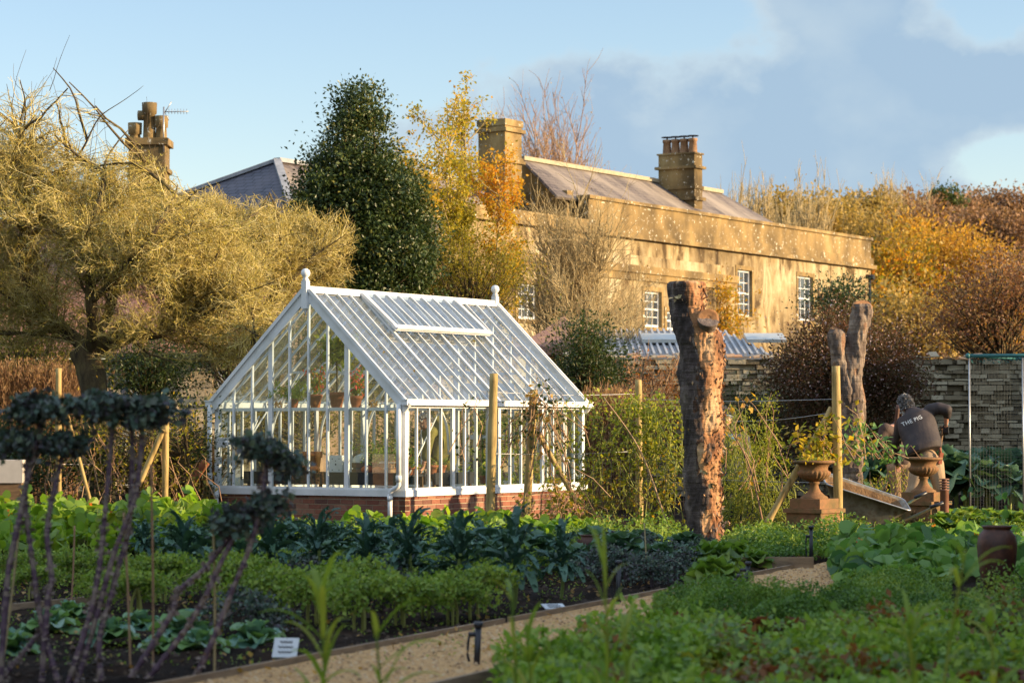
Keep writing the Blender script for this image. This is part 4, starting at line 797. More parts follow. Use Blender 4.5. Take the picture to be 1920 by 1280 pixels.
def barey(name, label, D, base_px, spread, top_py, n1, n2, n3, mat, seed, r0=.12, ang=26, up=.45, leafmat=None, nleaf=0, lsize=.06, cat='tree', group=None, r3=.012, stems=1, ell=None, start=.1):
    """bare or thinly leaved tree grown outward from one or more stems"""
    global RS
    RS = np.random.RandomState(seed); b0 = at(base_px, 800, D); b0[2] = 0 if D < 112 else float(zhill(np.array(b0[0]), np.array(b0[1])))
    top = at(0, top_py, D)[2]; Ht = top-b0[2]; sp = spread*D/FPX; env = env_px(ell, D, sp)[0] if ell else None
    S = []
    for k in range(stems):
        a = (k-(stems-1)/2)/max(1, stems)*1.6; e = b0+np.array([a*sp*.8+.1*sp*RS.randn(), RS.randn()*sp*.3, Ht*(.72+.2*RS.rand() if stems > 1 else .86)])
        S.append(spline([b0+[a*.1, 0, 0], b0*.55+e*.45+[a*sp*-.08, 0, 0.05*Ht], e], 10))
    S = np.array(S); t = thing(name, label, cat, b0, 0, group)
    A = sprout(S, n1, Ht*.42, ang, 7, .10, up*.5, start, 1, env); B = sprout(A, n2, Ht*.22, ang, 5, .14, up*.5, .1, 1, env); C = sprout(B, n3, Ht*.10, ang+8, 4, .2, up*.4, .1, 1, env)
    zs = C[:, -1, 2]-b0[2]; kz = Ht/np.percentile(zs, 99.3); kx = min(2.6, sp/np.percentile(np.abs(C[:, -1, 0]-b0[0]), 98)); kk = np.array([kx, kx, kz])
    S, A, B, C = [b0+(q-b0)*kk for q in (S, A, B, C)]
    m = MB(); m.tubes(S, np.repeat(np.linspace(r0, r0*.15, 10)[None], stems, 0), 7); m.tubes(A, taper(len(A), 7, r0*.28, r0*.07), 4); m.build('trunk', mat, t, b0)
    m = MB(); m.tubes(B, taper(len(B), 5, r3*1.6, r3*.7), 3); m.tubes(C, taper(len(C), 4, r3*.8, r3*.4), 3)
    m.build('twigs', mat, t, b0)
    if nleaf:
        q = C[RS.choice(len(C), nleaf)]; P = q[np.arange(nleaf), RS.randint(1, 4, nleaf)]+RS.normal(size=(nleaf, 3))*lsize*.8; m = MB(); leaves(m, P, lsize, .6); m.build('leaves', leafmat, t, b0)
    return t
# holly
leafy('holly_tree', 'tall dark glossy holly tree rising to a point above the greenhouse', 58., [(665, 420, 100, 160), (668, 300, 66, 110), (672, 215, 40, 72), (720, 420, 90, 120), (750, 480, 75, 110), (600, 450, 50, 120), (665, 520, 125, 90), (740, 350, 44, 50), (612, 335, 40, 55), (775, 470, 45, 70), (590, 400, 30, 60)], 1000, 80000, .095, ML['evergreen'], 21, 665, 1.3, .2, .55, clump=.17, shell=.6)
# slender yellow trees
def slender(label, D, px0, px1, top, seed, leafm, nl, ang=28, spread=.9, wide=1.):
    global RS
    RS = np.random.RandomState(seed); b0 = at(px0, 800, D); b0[2] = 0; e = at(px1, top, D)
    S = spline([b0, b0*.6+e*.4+[.1, 0, 0], e], 16); t = thing('slender_tree', label, 'tree', b0, 0, 'slender yellowing trees beside the holly'); m = MB(); m.tube(S, np.linspace(.075, .012, 16), 7)
    A = sprout(S[None], 46, 1.15*wide, 48, 6, .18, .35, .42, 1); m.tubes(A, taper(len(A), 6, .018, .006), 4); m.build('trunk', ML['twig_pale'], t, b0)
    B = sprout(A, 320, .5*wide, 45, 4, .2, .15); m = MB(); m.tubes(B, taper(len(B), 4, .006, .003), 3); m.build('twigs', ML['twig_pale'], t, b0)
    q = np.concatenate([B[:, 1], B[:, 2], B[:, 3]]); P = q[RS.choice(len(q), nl)]+RS.normal(size=(nl, 3))*.07; zt_ = (P[:, 2]-4)/(e[2]-4)
    m = MB(); leaves(m, P, .085, .65, rnd=np.clip(.5*RS.rand(nl)+.5*np.clip(zt_, 0, 1)*RS.rand(nl)**.5, 0, 1)); m.build('leaves', leafm, t, b0)
ML['slender'] = M_leaf('slender_leaf', [(.12, .16, .02), (.26, .26, .03), (.42, .36, .04), (.52, .38, .05), (.56, .26, .02)], .5, .5)
ML['slender_orange'] = M_leaf('slender_orange_leaf', [(.20, .19, .03), (.42, .34, .03), (.54, .35, .04), (.58, .28, .02), (.54, .20, .015)], .5, .5)
slender('tallest slender tree with yellow green leaves and orange tips left of the chimney', 62., 850, 838, 185, 31, ML['slender'], 6500, wide=.75)
slender('slender yellow tree right behind the tallest one, leaning toward the chimney', 63., 858, 872, 190, 32, ML['slender'], 5200, wide=.6)
slender('shorter slender tree with orange crown in front of the left chimney', 62., 895, 938, 345, 33, ML['slender_orange'], 8000, wide=.7)
slender('low yellow green slender tree closest to the holly', 61., 805, 790, 380, 34, ML['slender'], 8000, wide=1.2)
leafy('small_tree', 'low yellow green leafy tree filling below the slender trees', 60.5, [(880, 500, 90, 80), (800, 500, 60, 90), (950, 520, 50, 70)], 240, 8000, .07, ML['olive'], 35, 880, 1.2, .08, clump=.28)
# pale willowy tree in front of the house
barey('bare_tree', 'pale thin-branched bare tree in front of the ochre house wall', 64., 1080, 130, 345, 60, 700, 4200, ML['twig_pale'], 41, .085, 30, .35, ML['dry'], 900, .05, stems=5, r3=.008, start=.3)
barey('bare_shrub', 'lower twiggy brown shrub spreading right of the pale bare tree', 60., 1130, 110, 480, 40, 380, 2000, ML['twig_pale'], 42, .045, 34, .25, ML['dry'], 700, .05, stems=5, r3=.007, start=.2, cat='shrub')
# trees beyond the roof
barey('beech_tree', 'leafless reddish beech tree behind the roof ridge right of the left chimney', 118., 1045, 115, 195, 110, 1300, 9500, ML['twig_red'], 43, .22, 30, .5, ML['gold'], 2500, .09, stems=8, r3=.014, start=.25)
barey('beech_tree', 'faint bare reddish tree top peeping out between yellow trees and chimney', 122., 830, 110, 255, 50, 400, 2000, ML['twig_red'], 44, .25, 28, .5, stems=3, r3=.018)
# hillside trees (some bare, some golden)
hb = [(1400, 128, 345, 40, 'pale bare poplar just right of the house roof'), (1440, 132, 338, 40, 'second pale bare poplar right of the house roof'), (1480, 130, 352, 45, 'third pale bare poplar, by the parapet'), (1520, 135, 345, 42, 'pale bare tree above the right end of the parapet'), (1665, 185, 328, 50, 'pale bare tree standing above the orange woodland'), (1700, 188, 335, 45, 'pale bare tree next to the dark pine on the ridge'), (1560, 150, 372, 40, 'small pale bare tree left of the woodland gap')]
for i, (px_, D, tp_, sp, lab) in enumerate(hb): barey('bare_tree', lab, D, px_, sp, tp_, 60, 500, 2600, ML['twig_pale'], 50+i, .2, 22, .6, ML['gold'], 300, .10, stems=4, r3=.018, group='bare trees on the hillside')
ML['wood_gold'] = M_leaf('wood_gold', [(.24, .18, .05), (.38, .27, .08), (.46, .33, .12), (.18, .15, .05)], .8, .3)
ML['wood_rust'] = M_leaf('wood_rust', [(.18, .10, .06), (.27, .15, .08), (.34, .21, .12), (.14, .09, .06)], .8, .25)
ML['pine'] = M_leaf('pine_needle', [(.02, .05, .015), (.06, .10, .02), (.12, .14, .03)], .6, .2)
hills = [ # px, py centre, rx, rz, D, material, label
 (1590, 450, 62, 75, 150, 'wood_gold', 'tall golden tree rising straight from the right end of the house'),
 (1650, 480, 60, 95, 140, 'wood_gold', 'golden tree directly behind the house corner'), (1700, 520, 60, 90, 135, 'yellow', 'yellow green tree above the pink flowering shrub'),
 (1640, 580, 60, 70, 122, 'yellow', 'lower yellow tree just right of the house corner'), (1560, 410, 40, 42, 165, 'wood_gold', 'small gold tree left end of the woodland skyline'),
 (1770, 480, 85, 58, 145, 'gold', 'bright orange tree crown below the ridge'), (1720, 450, 60, 45, 150, 'gold', 'orange tree left of the brightest orange crown'), (1845, 500, 45, 40, 142, 'gold', 'smaller orange tree right of the brightest crown'),
 (1620, 400, 50, 40, 185, 'wood_gold', 'gold brown tree on the skyline below the bare tree'), (1685, 395, 50, 36, 190, 'wood_rust', 'brown tree on the skyline under the pale bare trees'), (1745, 400, 48, 34, 195, 'wood_rust', 'rust tree just left of the pine on the skyline'),
 (1800, 400, 50, 34, 200, 'wood_rust', 'rust tree just right of the pine on the skyline'), (1850, 395, 50, 36, 205, 'wood_rust', 'red brown tree second from the right on the skyline'), (1905, 395, 45, 38, 205, 'wood_rust', 'red brown tree at the right end of the skyline'),
 (1740, 430, 70, 38, 175, 'wood_rust', 'rust tree in the row below the skyline, left'), (1820, 435, 70, 42, 178, 'wood_rust', 'rust tree in the row below the skyline, middle'), (1895, 440, 60, 50, 176, 'wood_rust', 'rust tree in the row below the skyline, right'),
 (1530, 420, 30, 40, 140, 'wood_gold', 'thin golden tree touching the parapet end'), (1480, 400, 30, 32, 150, 'wood_gold', 'small golden tree behind the parapet'), (1700, 600, 90, 60, 115, 'wood_gold', 'golden undergrowth tree behind the garden wall'),
 (1900, 560, 60, 80, 125, 'wood_rust', 'rust coloured tree far right behind the copper tree'), (1850, 600, 80, 60, 118, 'gold', 'orange tree glowing behind the copper tree')]
for i, (px_, py_, rx, rz, D, mt, lab) in enumerate(hills):
    leafy('woodland_tree', lab, float(D), [(px_, py_, rx, rz), (px_+rx*.4, py_+rz*.35, rx*.6, rz*.6), (px_-rx*.45, py_+rz*.3, rx*.6, rz*.65)], 130, 3600, .30 if D > 160 else .24, ML[mt], 70+i, px_, None, .22, .6, group='autumn trees on the hillside', clump=.55, shell=.55)
leafy('pine_tree', 'dark green pine top standing on the woodland skyline', 195., [(1775, 372, 24, 18), (1760, 362, 14, 11), (1792, 380, 16, 12)], 50, 1600, .26, ML['pine'], 95, 1775, None, .2, clump=.35)
# woodland mass behind as undergrowth
RS = np.random.RandomState(99); n = 26000; px_ = 1380+900*RS.rand(n); D_ = 118+95*RS.rand(n); X = (px_-960)/FPX*D_; zz = zhill(X, D_); m = MB(); leaves(m, np.stack([X, D_, zz+3.2*RS.rand(n)**.8], 1), .42, .6); tag(m.build('undergrowth', ML['wood_rust']), kind='stuff')
# copper tree right
leafy('copper_tree', 'round copper leaved tree with dark branches behind the garden wall at the right', 66., [(1870, 590, 120, 80), (1820, 560, 85, 60), (1915, 530, 90, 70), (1790, 610, 60, 48)], 330, 9500, .10, ML['copper'], 101, 1880, 1.6, .14, clump=.26)
# flowering shrub
t, C, bs = leafy('flowering_shrub', 'large purple brown shrub dotted with pale pink blossom against the garden wall', 48., [(1590, 690, 125, 90), (1540, 770, 110, 130), (1650, 770, 75, 130), (1500, 690, 55, 70), (1560, 620, 60, 45), (1680, 700, 45, 60)], 700, 44000, .062, ML['purple'], 111, 1590, 1.2, .08, clump=.2)
P = C[RS.choice(len(C), 3200)]+RS.normal(size=(3200, 3))*.24; P = P[P[:, 2] > at(0, 745, 48)[2]]; m = MB(); leaves(m, P, .04, .9); m.build('blossom', ML['blossom'], t, bs)
leafy('evergreen_shrub', 'dark green pointed shrub above the flowering shrub by the right window', 58., [(1575, 560, 38, 30), (1590, 545, 20, 25), (1560, 580, 40, 25)], 80, 3500, .075, ML['evergreen'], 112, 1575, .8, .08, cat='shrub')
# climber on the house wall
ck = HO+UX*(tpx(1350)); leafy('wall_climber', 'yellow climber growing up the ochre wall between the windows', float(ck[1])-.8, [(1348, 560, 22, 30), (1350, 600, 30, 30), (1335, 540, 14, 20), (1385, 598, 16, 14)], 90, 2600, .13, ML['yellow'], 113, 1350, .6, .06, cat='climber', clump=.3)
# shrubs around the greenhouse's far side
leafy('laurel_shrub', 'dark laurel bush right of the greenhouse roof', 47., [(1100, 660, 50, 50), (1070, 690, 60, 50), (1120, 690, 45, 50), (1100, 620, 16, 22)], 160, 6500, .07, ML['dark'], 121, 1095, .9, .06, cat='shrub')
barey('rusty_shrub', 'thin rusty shrub against the garden wall right of the laurel', 50., 1205, 60, 655, 30, 250, 900, ML['twig_red'], 122, .03, 25, .5, ML['rust'], 1500, .05, stems=6, r3=.006, cat='shrub', start=.1)
leafy('rusty_hedge', 'low rusty brown shrub filling the wall foot behind the wooden posts', 50.5, [(1200, 740, 60, 50), (1250, 770, 50, 50), (1150, 760, 40, 50)], 110, 4200, .05, ML['rust'], 123, 1200, .5, .05, cat='shrub')
leafy('wall_shrub', 'dark green shrub at the foot of the wall between the two tall stumps', 50., [(1420, 780, 75, 70), (1480, 820, 70, 90), (1370, 830, 60, 90)], 300, 11000, .05, ML['dark'], 124, 1420, .6, .05, cat='shrub')
leafy('tall_laurel', 'tall leafy dark shrub growing against the pale stone outbuilding', 50., [(275, 690, 65, 60), (310, 660, 45, 60), (240, 700, 50, 60), (290, 720, 90, 50)], 200, 6500, .075, ML['dark'], 125, 280, .8, .06, cat='shrub')
leafy('shrub', 'olive green bush beneath the left side of the apple tree', 46., [(60, 640, 120, 60), (-20, 660, 120, 80), (130, 690, 60, 40)], 200, 8000, .06, ML['olive'], 126, 60, .9, .06, cat='shrub')
leafy('shrub', 'dark bush between greenhouse gable and apple trunk', 44., [(440, 640, 50, 50), (400, 660, 40, 50)], 90, 3000, .055, ML['dark'], 127, 430, .6, .05, cat='shrub')
for (lab, ex, sd_, D, mt, nn) in (('dark leafy hedge plants behind the left posts', [(250, 860, 110, 80), (350, 840, 60, 90), (150, 850, 80, 80)], 128, 37.5, 'dark', 9000), ('dark bramble mass at the far left below the dry grass', [(40, 860, 110, 90), (-60, 860, 100, 90)], 129, 38.5, 'dark', 6500), ('yellowing vine tangle left of the greenhouse corner', [(350, 800, 45, 60), (200, 800, 60, 45), (270, 860, 70, 50)], 130, 36.6, 'vine_yellow', 1100)):
    leafy('hedge_shrub', lab, D, ex, 170, nn, .055, ML[mt], sd_, ex[0][0], .45, .035, cat='shrub', clump=.2, shell=.2)
leafy('olive_shrub', 'olive bush seen through the front panes of the greenhouse', 44.5, [(560, 760, 80, 90), (480, 780, 60, 90), (640, 740, 70, 80), (590, 650, 80, 70), (660, 650, 60, 60)], 300, 13000, .06, ML['olive'], 141, 560, .8, .05, cat='shrub')
leafy('olive_shrub', 'dark bush behind the greenhouse roof below the holly', 50, [(640, 640, 90, 80), (740, 640, 80, 80), (830, 650, 80, 70), (900, 640, 60, 60)], 330, 12000, .07, ML['dark'], 142, 740, .9, .06, cat='shrub')
leafy('brown_shrub', 'brownish bush seen through the side panes of the greenhouse', 47, [(800, 820, 90, 90), (900, 800, 80, 80), (1000, 800, 70, 80), (700, 830, 70, 90)], 300, 10000, .06, ML['olive'], 143, 850, .8, .06, cat='shrub')
# dry grasses
def grass_clump(name, label, D, pxa, pxb, top, n, seed, mat='straw', plume=True, dd=.5):
    global RS
    RS = np.random.RandomState(seed); zt = at(0, top, D)[2]; xa, xb_ = at(pxa, 800, D)[0], at(pxb, 800, D)[0]; c = np.array([(xa+xb_)/2, D, 0.])
    b = np.stack([xa+(xb_-xa)*RS.rand(n), D+dd*RS.randn(n)*.5, np.zeros(n)], 1); hh = zt*(.6+.4*RS.rand(n)); ln = RS.normal(size=(n, 2))*.12
    P = [b+np.stack([ln[:, 0]*f*f*2, ln[:, 1]*f*f*2, hh*f], 1) for f in np.linspace(0, 1, 5)]; P = np.stack(P, 1); m = MB(); m.tubes(P, taper(n, 5, .007, .004), 3)
    if plume: q = np.repeat(P[:, -1], 6, 0)+RS.normal(size=(n*6, 3))*np.array([.03, .03, .10]); leaves(m, q, .08, .25, dirs=np.repeat((P[:, -1]-P[:, -2]), 6, 0)*3)
    o = m.build(name, ML[mat], None, c); o.location = Vector([float(v) for v in c]); return tag(o, label, 'grass')
grass_clump('dry_grass', 'tall pinkish dry grass behind the greenhouse side, left of the wooden post', 43., 1095, 1215, 745, 1500, 131)
grass_clump('dry_grass', 'reddish dry grass beneath the apple tree at the far left', 44., -60, 140, 690, 2200, 132)
grass_clump('dry_grass', 'dry golden grass between the left posts and the greenhouse', 38.8, 300, 400, 830, 700, 133)
# ================================================================ VEGETABLE GARDEN
ML['cavolo'] = M_leaf('cavolo_leaf', [(.025, .07, .06), (.055, .13, .10), (.10, .19, .14), (.04, .10, .05)], .55, .15)
ML['kale'] = M_leaf('curly_kale_leaf', [(.10, .18, .025), (.18, .29, .04), (.28, .36, .06), (.07, .13, .03)], .6, .3)
ML['kale_stem'] = M_leaf('kale_stem', [(.16, .22, .05), (.26, .30, .08), (.32, .32, .09)], .6, .2)
ML['purple_stem'] = M_leaf('purple_stalk', [(.06, .035, .055), (.10, .06, .085), (.19, .15, .12), (.05, .03, .045)], .7, 0)
ML['purple_leaf'] = M_leaf('purple_kale_leaf', [(.035, .06, .05), (.07, .12, .09), (.07, .06, .08), (.13, .18, .11)], .6, .12)
ML['cabbage'] = M_leaf('cabbage_leaf', [(.09, .20, .15), (.16, .30, .24), (.15, .28, .08), (.26, .38, .32)], .5, .3)
ML['cabbage_green'] = M_leaf('green_cabbage_leaf', [(.10, .20, .03), (.16, .27, .05), (.22, .30, .06), (.07, .14, .04)], .5, .4)
ML['broccoli'] = M_leaf('brassica_leaf', [(.05, .11, .07), (.08, .17, .11), (.14, .24, .18), (.05, .11, .04)], .5, .25)
ML['nast'] = M_leaf('nasturtium_leaf', [(.10, .22, .02), (.18, .32, .03), (.26, .38, .04), (.08, .17, .03), (.30, .36, .05)], .5, .45)
ML['nast_dark'] = M_leaf('shaded_nasturtium_leaf', [(.07, .18, .05), (.12, .26, .07), (.20, .34, .08), (.05, .13, .05)], .5, .4)  # darker, bluer copy of the nasturtium leaf, shade put into its colour
ML['flower'] = M_leaf('orange_flower', [(.75, .16, .01), (.80, .30, .02), (.6, .05, .01)], .5, .4)
ML['salad'] = M_leaf('salad_leaf', [(.09, .18, .02), (.17, .30, .04), (.28, .39, .06), (.13, .24, .09), (.22, .09, .03)], .5, .4)
ML['parsley'] = M_leaf('parsley_leaf', [(.04, .10, .02), (.09, .19, .03), (.16, .27, .04), (.25, .32, .05)], .5, .3)
ML['onion'] = M_leaf('onion_leaf', [(.14, .24, .03), (.24, .33, .05), (.34, .36, .06)], .5, .45)
def strap(mb, O, d, Ln, w, K=7, droop=1.2, ruff=.0, curl=.35):
    """arching strap leaves with a raised midrib; O (n,3), d (n,3)"""
    n = len(O); d = nrm(d); P = [O]; cur = d.copy(); st = (Ln/(K-1))[:, None]
    for k in range(K-1): P.append(P[-1]+cur*st); cur = nrm(cur+np.array([0, 0, -1.])*droop*(k+1)/K*.55)
    P = np.stack(P, 1); T = nrm(np.gradient(P, axis=1)); up = np.array([0, 0, 1.]); S = nrm(np.cross(T, up+0*T)); Nn = np.cross(S, T)
    prof = np.sin(np.linspace(.18, 1, K)*math.pi*.93)**.7; ww = (w[:, None]*prof[None])[..., None]
    ph = RS.rand(n, K, 1)*ruff; pl = RS.rand(n, K, 1)*ruff
    A = P-S*ww+Nn*ww*(curl+ph*2-ruff); B = P; C = P+S*ww+Nn*ww*(curl+pl*2-ruff)
    V = np.stack([A, B, C], 2); idx = np.arange(n*K*3).reshape(n, K, 3); a = idx[:, :-1]; b = idx[:, 1:]
    F = np.concatenate([np.stack([a[..., j], a[..., j+1], b[..., j+1], b[..., j]], -1).reshape(-1, 4) for j in (0, 1)]); rn = np.repeat(RS.rand(n), K-1)
    mb.add(V.reshape(-1, 3), F, np.concatenate([rn, rn]), True); return P
def place(proto, spots, labels, group):
    for i, (x, y, rz, sc) in enumerate(spots):
        o = proto if i == 0 else copy_tree(proto); o.location = (x, y, 0); o.rotation_euler = (0, 0, rz); o.scale = (sc, sc, sc); o['label'] = labels[i]
        if group: o['group'] = group
def cavolo(seed):
    global RS
    RS = np.random.RandomState(seed); t = thing('cavolo_nero', 'x', 'kale plant'); h = .34; m = MB(); st = spline([(0, 0, -.02), (.015, .01, h*.5), (0, .01, h)], 8); m.tube(st, np.linspace(.013, .016, 8), 8); m.build('stem', ML['kale_stem'], t)
    n = 30; a = RS.rand(n)*6.28; e = np.radians(np.where(np.arange(n) < 14, 52+30*RS.rand(n), 8+36*RS.rand(n))); d = np.stack([np.cos(a)*np.cos(e), np.sin(a)*np.cos(e), np.sin(e)], 1)
    O = np.stack([0*a, 0*a, h*(.55+.45*np.sin(e))], 1); m = MB(); P = strap(m, O, d, .22+.14*RS.rand(n), .022+.014*RS.rand(n), 8, 1.1, .5, .5)
    q = np.repeat(P[:, 2:7].reshape(-1, 3), 3, 0); leaves(m, q+RS.normal(size=q.shape)*.012, .03, .8, up=0); m.build('leaves', ML['cavolo'], t); return t
def curly(seed, purple=False):
    global RS
    RS = np.random.RandomState(seed); t = thing('curly_kale', 'x', 'kale plant'); h = .14+.04*RS.rand(); m = MB()
    for k in range(3 if not purple else 1): a = RS.rand()*6.28; m.tube(spline([(.03*math.cos(a), .03*math.sin(a), -.02), (.03*math.cos(a), .03*math.sin(a), h*.5), (.01, 0, h)], 6), .009 if not purple else .016, 6)
    n = 11; a = np.arange(n)*2.4+RS.rand(n); e = np.radians(5+55*RS.rand(n)); d = np.stack([np.cos(a)*np.cos(e), np.sin(a)*np.cos(e), np.sin(e)], 1); Ln = .16+.12*RS.rand(n)
    P = np.stack([np.array([0, 0, h])+d*(Ln*f)[:, None]+np.array([0, 0, -1.])*(.13*f*f) for f in np.linspace(0, 1, 6)], 1); m.tubes(P, taper(n, 6, .006, .003), 4); m.build('stems', ML['kale_stem'] if not purple else ML['purple_stem'], t)
    q = np.repeat(P[:, 2:].reshape(-1, 3), 34, 0); m = MB(); leaves(m, q+RS.normal(size=q.shape)*np.array([.034, .034, .022]), .022, .9, up=.1); m.build('leaves', ML['kale'] if not purple else ML['purple_leaf'], t); return t
def cabbage(seed, mat, r=.17, h=.12, n=20, name='cabbage', cat='cabbage', stem=0):
    global RS
    RS = np.random.RandomState(seed); t = thing(name, 'x', cat)
    if stem: m = MB(); m.tube([(0, 0, -.03), (.01, 0, stem*.5), (0, 0, stem+.06)], .022, 8); m.build('stem', ML['kale_stem'], t)
    a = np.arange(n)*2.4; e = np.radians(np.linspace(10, 78, n)+8*RS.randn(n)); d = np.stack([np.cos(a)*np.cos(e), np.sin(a)*np.cos(e), np.sin(e)], 1)
    m = MB(); O = np.stack([.02*np.cos(a), .02*np.sin(a), stem+np.linspace(0, h*.4, n)], 1); strap(m, O, d, r*(1.15-.5*np.linspace(0, 1, n)), r*(.42-.12*np.linspace(0, 1, n)), 7, 1.0, .45, .45)
    m.build('leaves', mat, t); return t
def row(pxs, D, jit=.12): return [(gx(p, D+j), D+j, RS.rand()*6.28, .85+.35*RS.rand()) for p in pxs for j in [jit*RS.randn()]]
# cavolo nero: front row and back row
def gpx(lst): return [(at(px, py, gd(py))[0], gd(py), RS.rand()*6.28, sc) for (px, py, sc) in lst]
pc_ = [(345, 1118, 1.15), (505, 1118, 1.25), (595, 1108, 1.15), (690, 1120, 1.1), (765, 1124, 1.2), (860, 1134, 1.2), (962, 1150, 1.3), (1052, 1122, 1.05)]
place(cavolo(201), gpx(pc_), ['dark cavolo nero kale plant, %s from the left in the front row' % ORD[i] for i in range(7)]+['smallest dark cavolo nero plant, at the right end of the row by the white tag'], 'cavolo nero plants in the kale bed')
pc2 = [(270, 1070, .9), (430, 1066, .9), (545, 1062, .95), (640, 1066, .85), (730, 1068, .95), (905, 1072, .9)]
place(cavolo(202), gpx(pc2), ['smaller cavolo nero plant in the back row, %s from the left' % ORD[i] for i in range(6)], 'cavolo nero plants in the back row')
k1 = [(60, 1125), (195, 1142), (255, 1156), (300, 1128), (410, 1142), (455, 1130), (500, 1162), (588, 1168), (640, 1146), (676, 1182), (752, 1174), (800, 1158), (850, 1168), (885, 1160)]
RS = np.random.RandomState(5)
place(curly(211), gpx([(a, b, 1.05+.45*RS.rand()) for a, b in k1]), ['bright green curly kale, %s from the left along the front of the bed' % ORD[i] for i in range(len(k1))], 'curly kale plants along the front of the bed')
k2 = [(20, 1095), (75, 1088), (120, 1098), (160, 1100), (215, 1112), (420, 1098), (550, 1090), (640, 1102), (725, 1095), (815, 1098), (910, 1100), (1005, 1088), (1030, 1070)]
place(curly(212), gpx([(a, b, 1.0+.5*RS.rand()) for a, b in k2]), ['curly kale among the cavolo nero, %s from the left' % ORD[i] for i in range(len(k2))], 'curly kale plants between the cavolo nero')
k3 = [(478, 1192), (535, 1120), (700, 1128), (728, 1140), (1222, 1100), (1180, 1090), (1260, 1085), (1120, 1085), (1090, 1065), (1150, 1062), (1290, 1072), (1215, 1060)]
place(curly(213, True), gpx([(a, b, 1.1+.3*RS.rand()) for a, b in k3]), ['purple stemmed blue green kale, %s counting from the left of the plot' % ORD[i] for i in [0, 1, 2, 3, 9, 7, 10, 5, 4, 6, 11, 8]], 'purple stemmed kale plants')
c1 = [(92, 1188, 1.0), (205, 1200, .9), (262, 1180, .8), (345, 1196, 1.1), (375, 1225, .9), (478, 1212, 1.0), (20, 1225, .9), (130, 1160, .8), (300, 1225, .7)]
o_ = np.argsort([c[0] for c in c1]); rk = {int(j): i for i, j in enumerate(o_)}
place(cabbage(221, ML['cabbage'], .20), gpx(c1), ['loose blue green cabbage on dark soil among the purple stalks, %s from the left' % ORD[rk[i]] for i in range(len(c1))], 'cabbages among the purple stalks')
c2_ = [(1330, 1075, 1.4), (1375, 1062, 1.2), (1345, 1098, 1.2), (1415, 1068, .9)]
place(cabbage(222, ML['cabbage_green'], .24, .2, 24), gpx(c2_), ['large yellow green chard plant left of the parsley below the tall stump', 'yellow green chard plant behind the largest one at the path end', 'bright green chard plant nearest the path', 'small chard plant beside the leaning black stake'], 'chard plants below the tall stump')
# broad brassicas at the back of the bed
RS = np.random.RandomState(8)
b1 = [(gx(p, D), D, RS.rand()*6, .65+.4*RS.rand()) for D, ps in ((24.6, range(380, 1320, 78)), (26.6, range(350, 1300, 85))) for p in ps]
lab = ['blue green broccoli plant in the row behind the cavolo nero, %s from the left' % ORD[i] for i in range(13)]+['blue green broccoli plant in the hindmost row of the bed, %s from the left' % ORD[i] for i in range(20)]
place(cabbage(223, ML['broccoli'], .30, .15, 22, 'broccoli_plant', 'vegetable plant', .14), b1, lab, 'broccoli plants at the back of the kale bed')
# brassica field on the right under the wall
b2_ = [(gx(p, D), D, RS.rand()*6, 1.3+.5*RS.rand()) for D, ps in ((38.6, range(1640, 1930, 42)), (41, range(1655, 1930, 40)), (43.5, range(1640, 1930, 38)), (46.3, range(1650, 1930, 36))) for p in ps]
nm = []; cnt = 0
for D, ps, w in ((38.6, range(1640, 1930, 42), 'first'), (41, range(1655, 1930, 40), 'second'), (43.5, range(1640, 1930, 38), 'third'), (46.3, range(1650, 1930, 36), 'hindmost')):
    for i, p in enumerate(ps): nm.append('tall blue green brassica near the stone wall, %s row, %s from the left' % (w, ORD[i]))
place(cabbage(224, ML['broccoli'], .36, .2, 26, 'brassica_plant', 'vegetable plant', .32), b2_, nm, 'tall brassicas beside the stone wall')
c3 = [(1790, 34.6), (1830, 34.2), (1868, 34.8), (1905, 34.3), (1812, 35.8), (1850, 36), (1888, 36), (1745, 35.8), (1770, 33.4), (1845, 33.2)]
place(cabbage(225, ML['cabbage_green'], .26, .2, 24), [(gx(p, D), D, RS.rand()*6, 1+.3*RS.rand()) for p, D in c3], ['round sunlit cabbage near the netting pole, %s' % w for w in ['front row left', 'front row middle left', 'front row middle right', 'front row far right', 'second row left', 'second row middle', 'second row right', 'just behind the louvred bollard', 'nearest the bollard', 'nearest the dark pot']], 'sunlit cabbages by the netting')
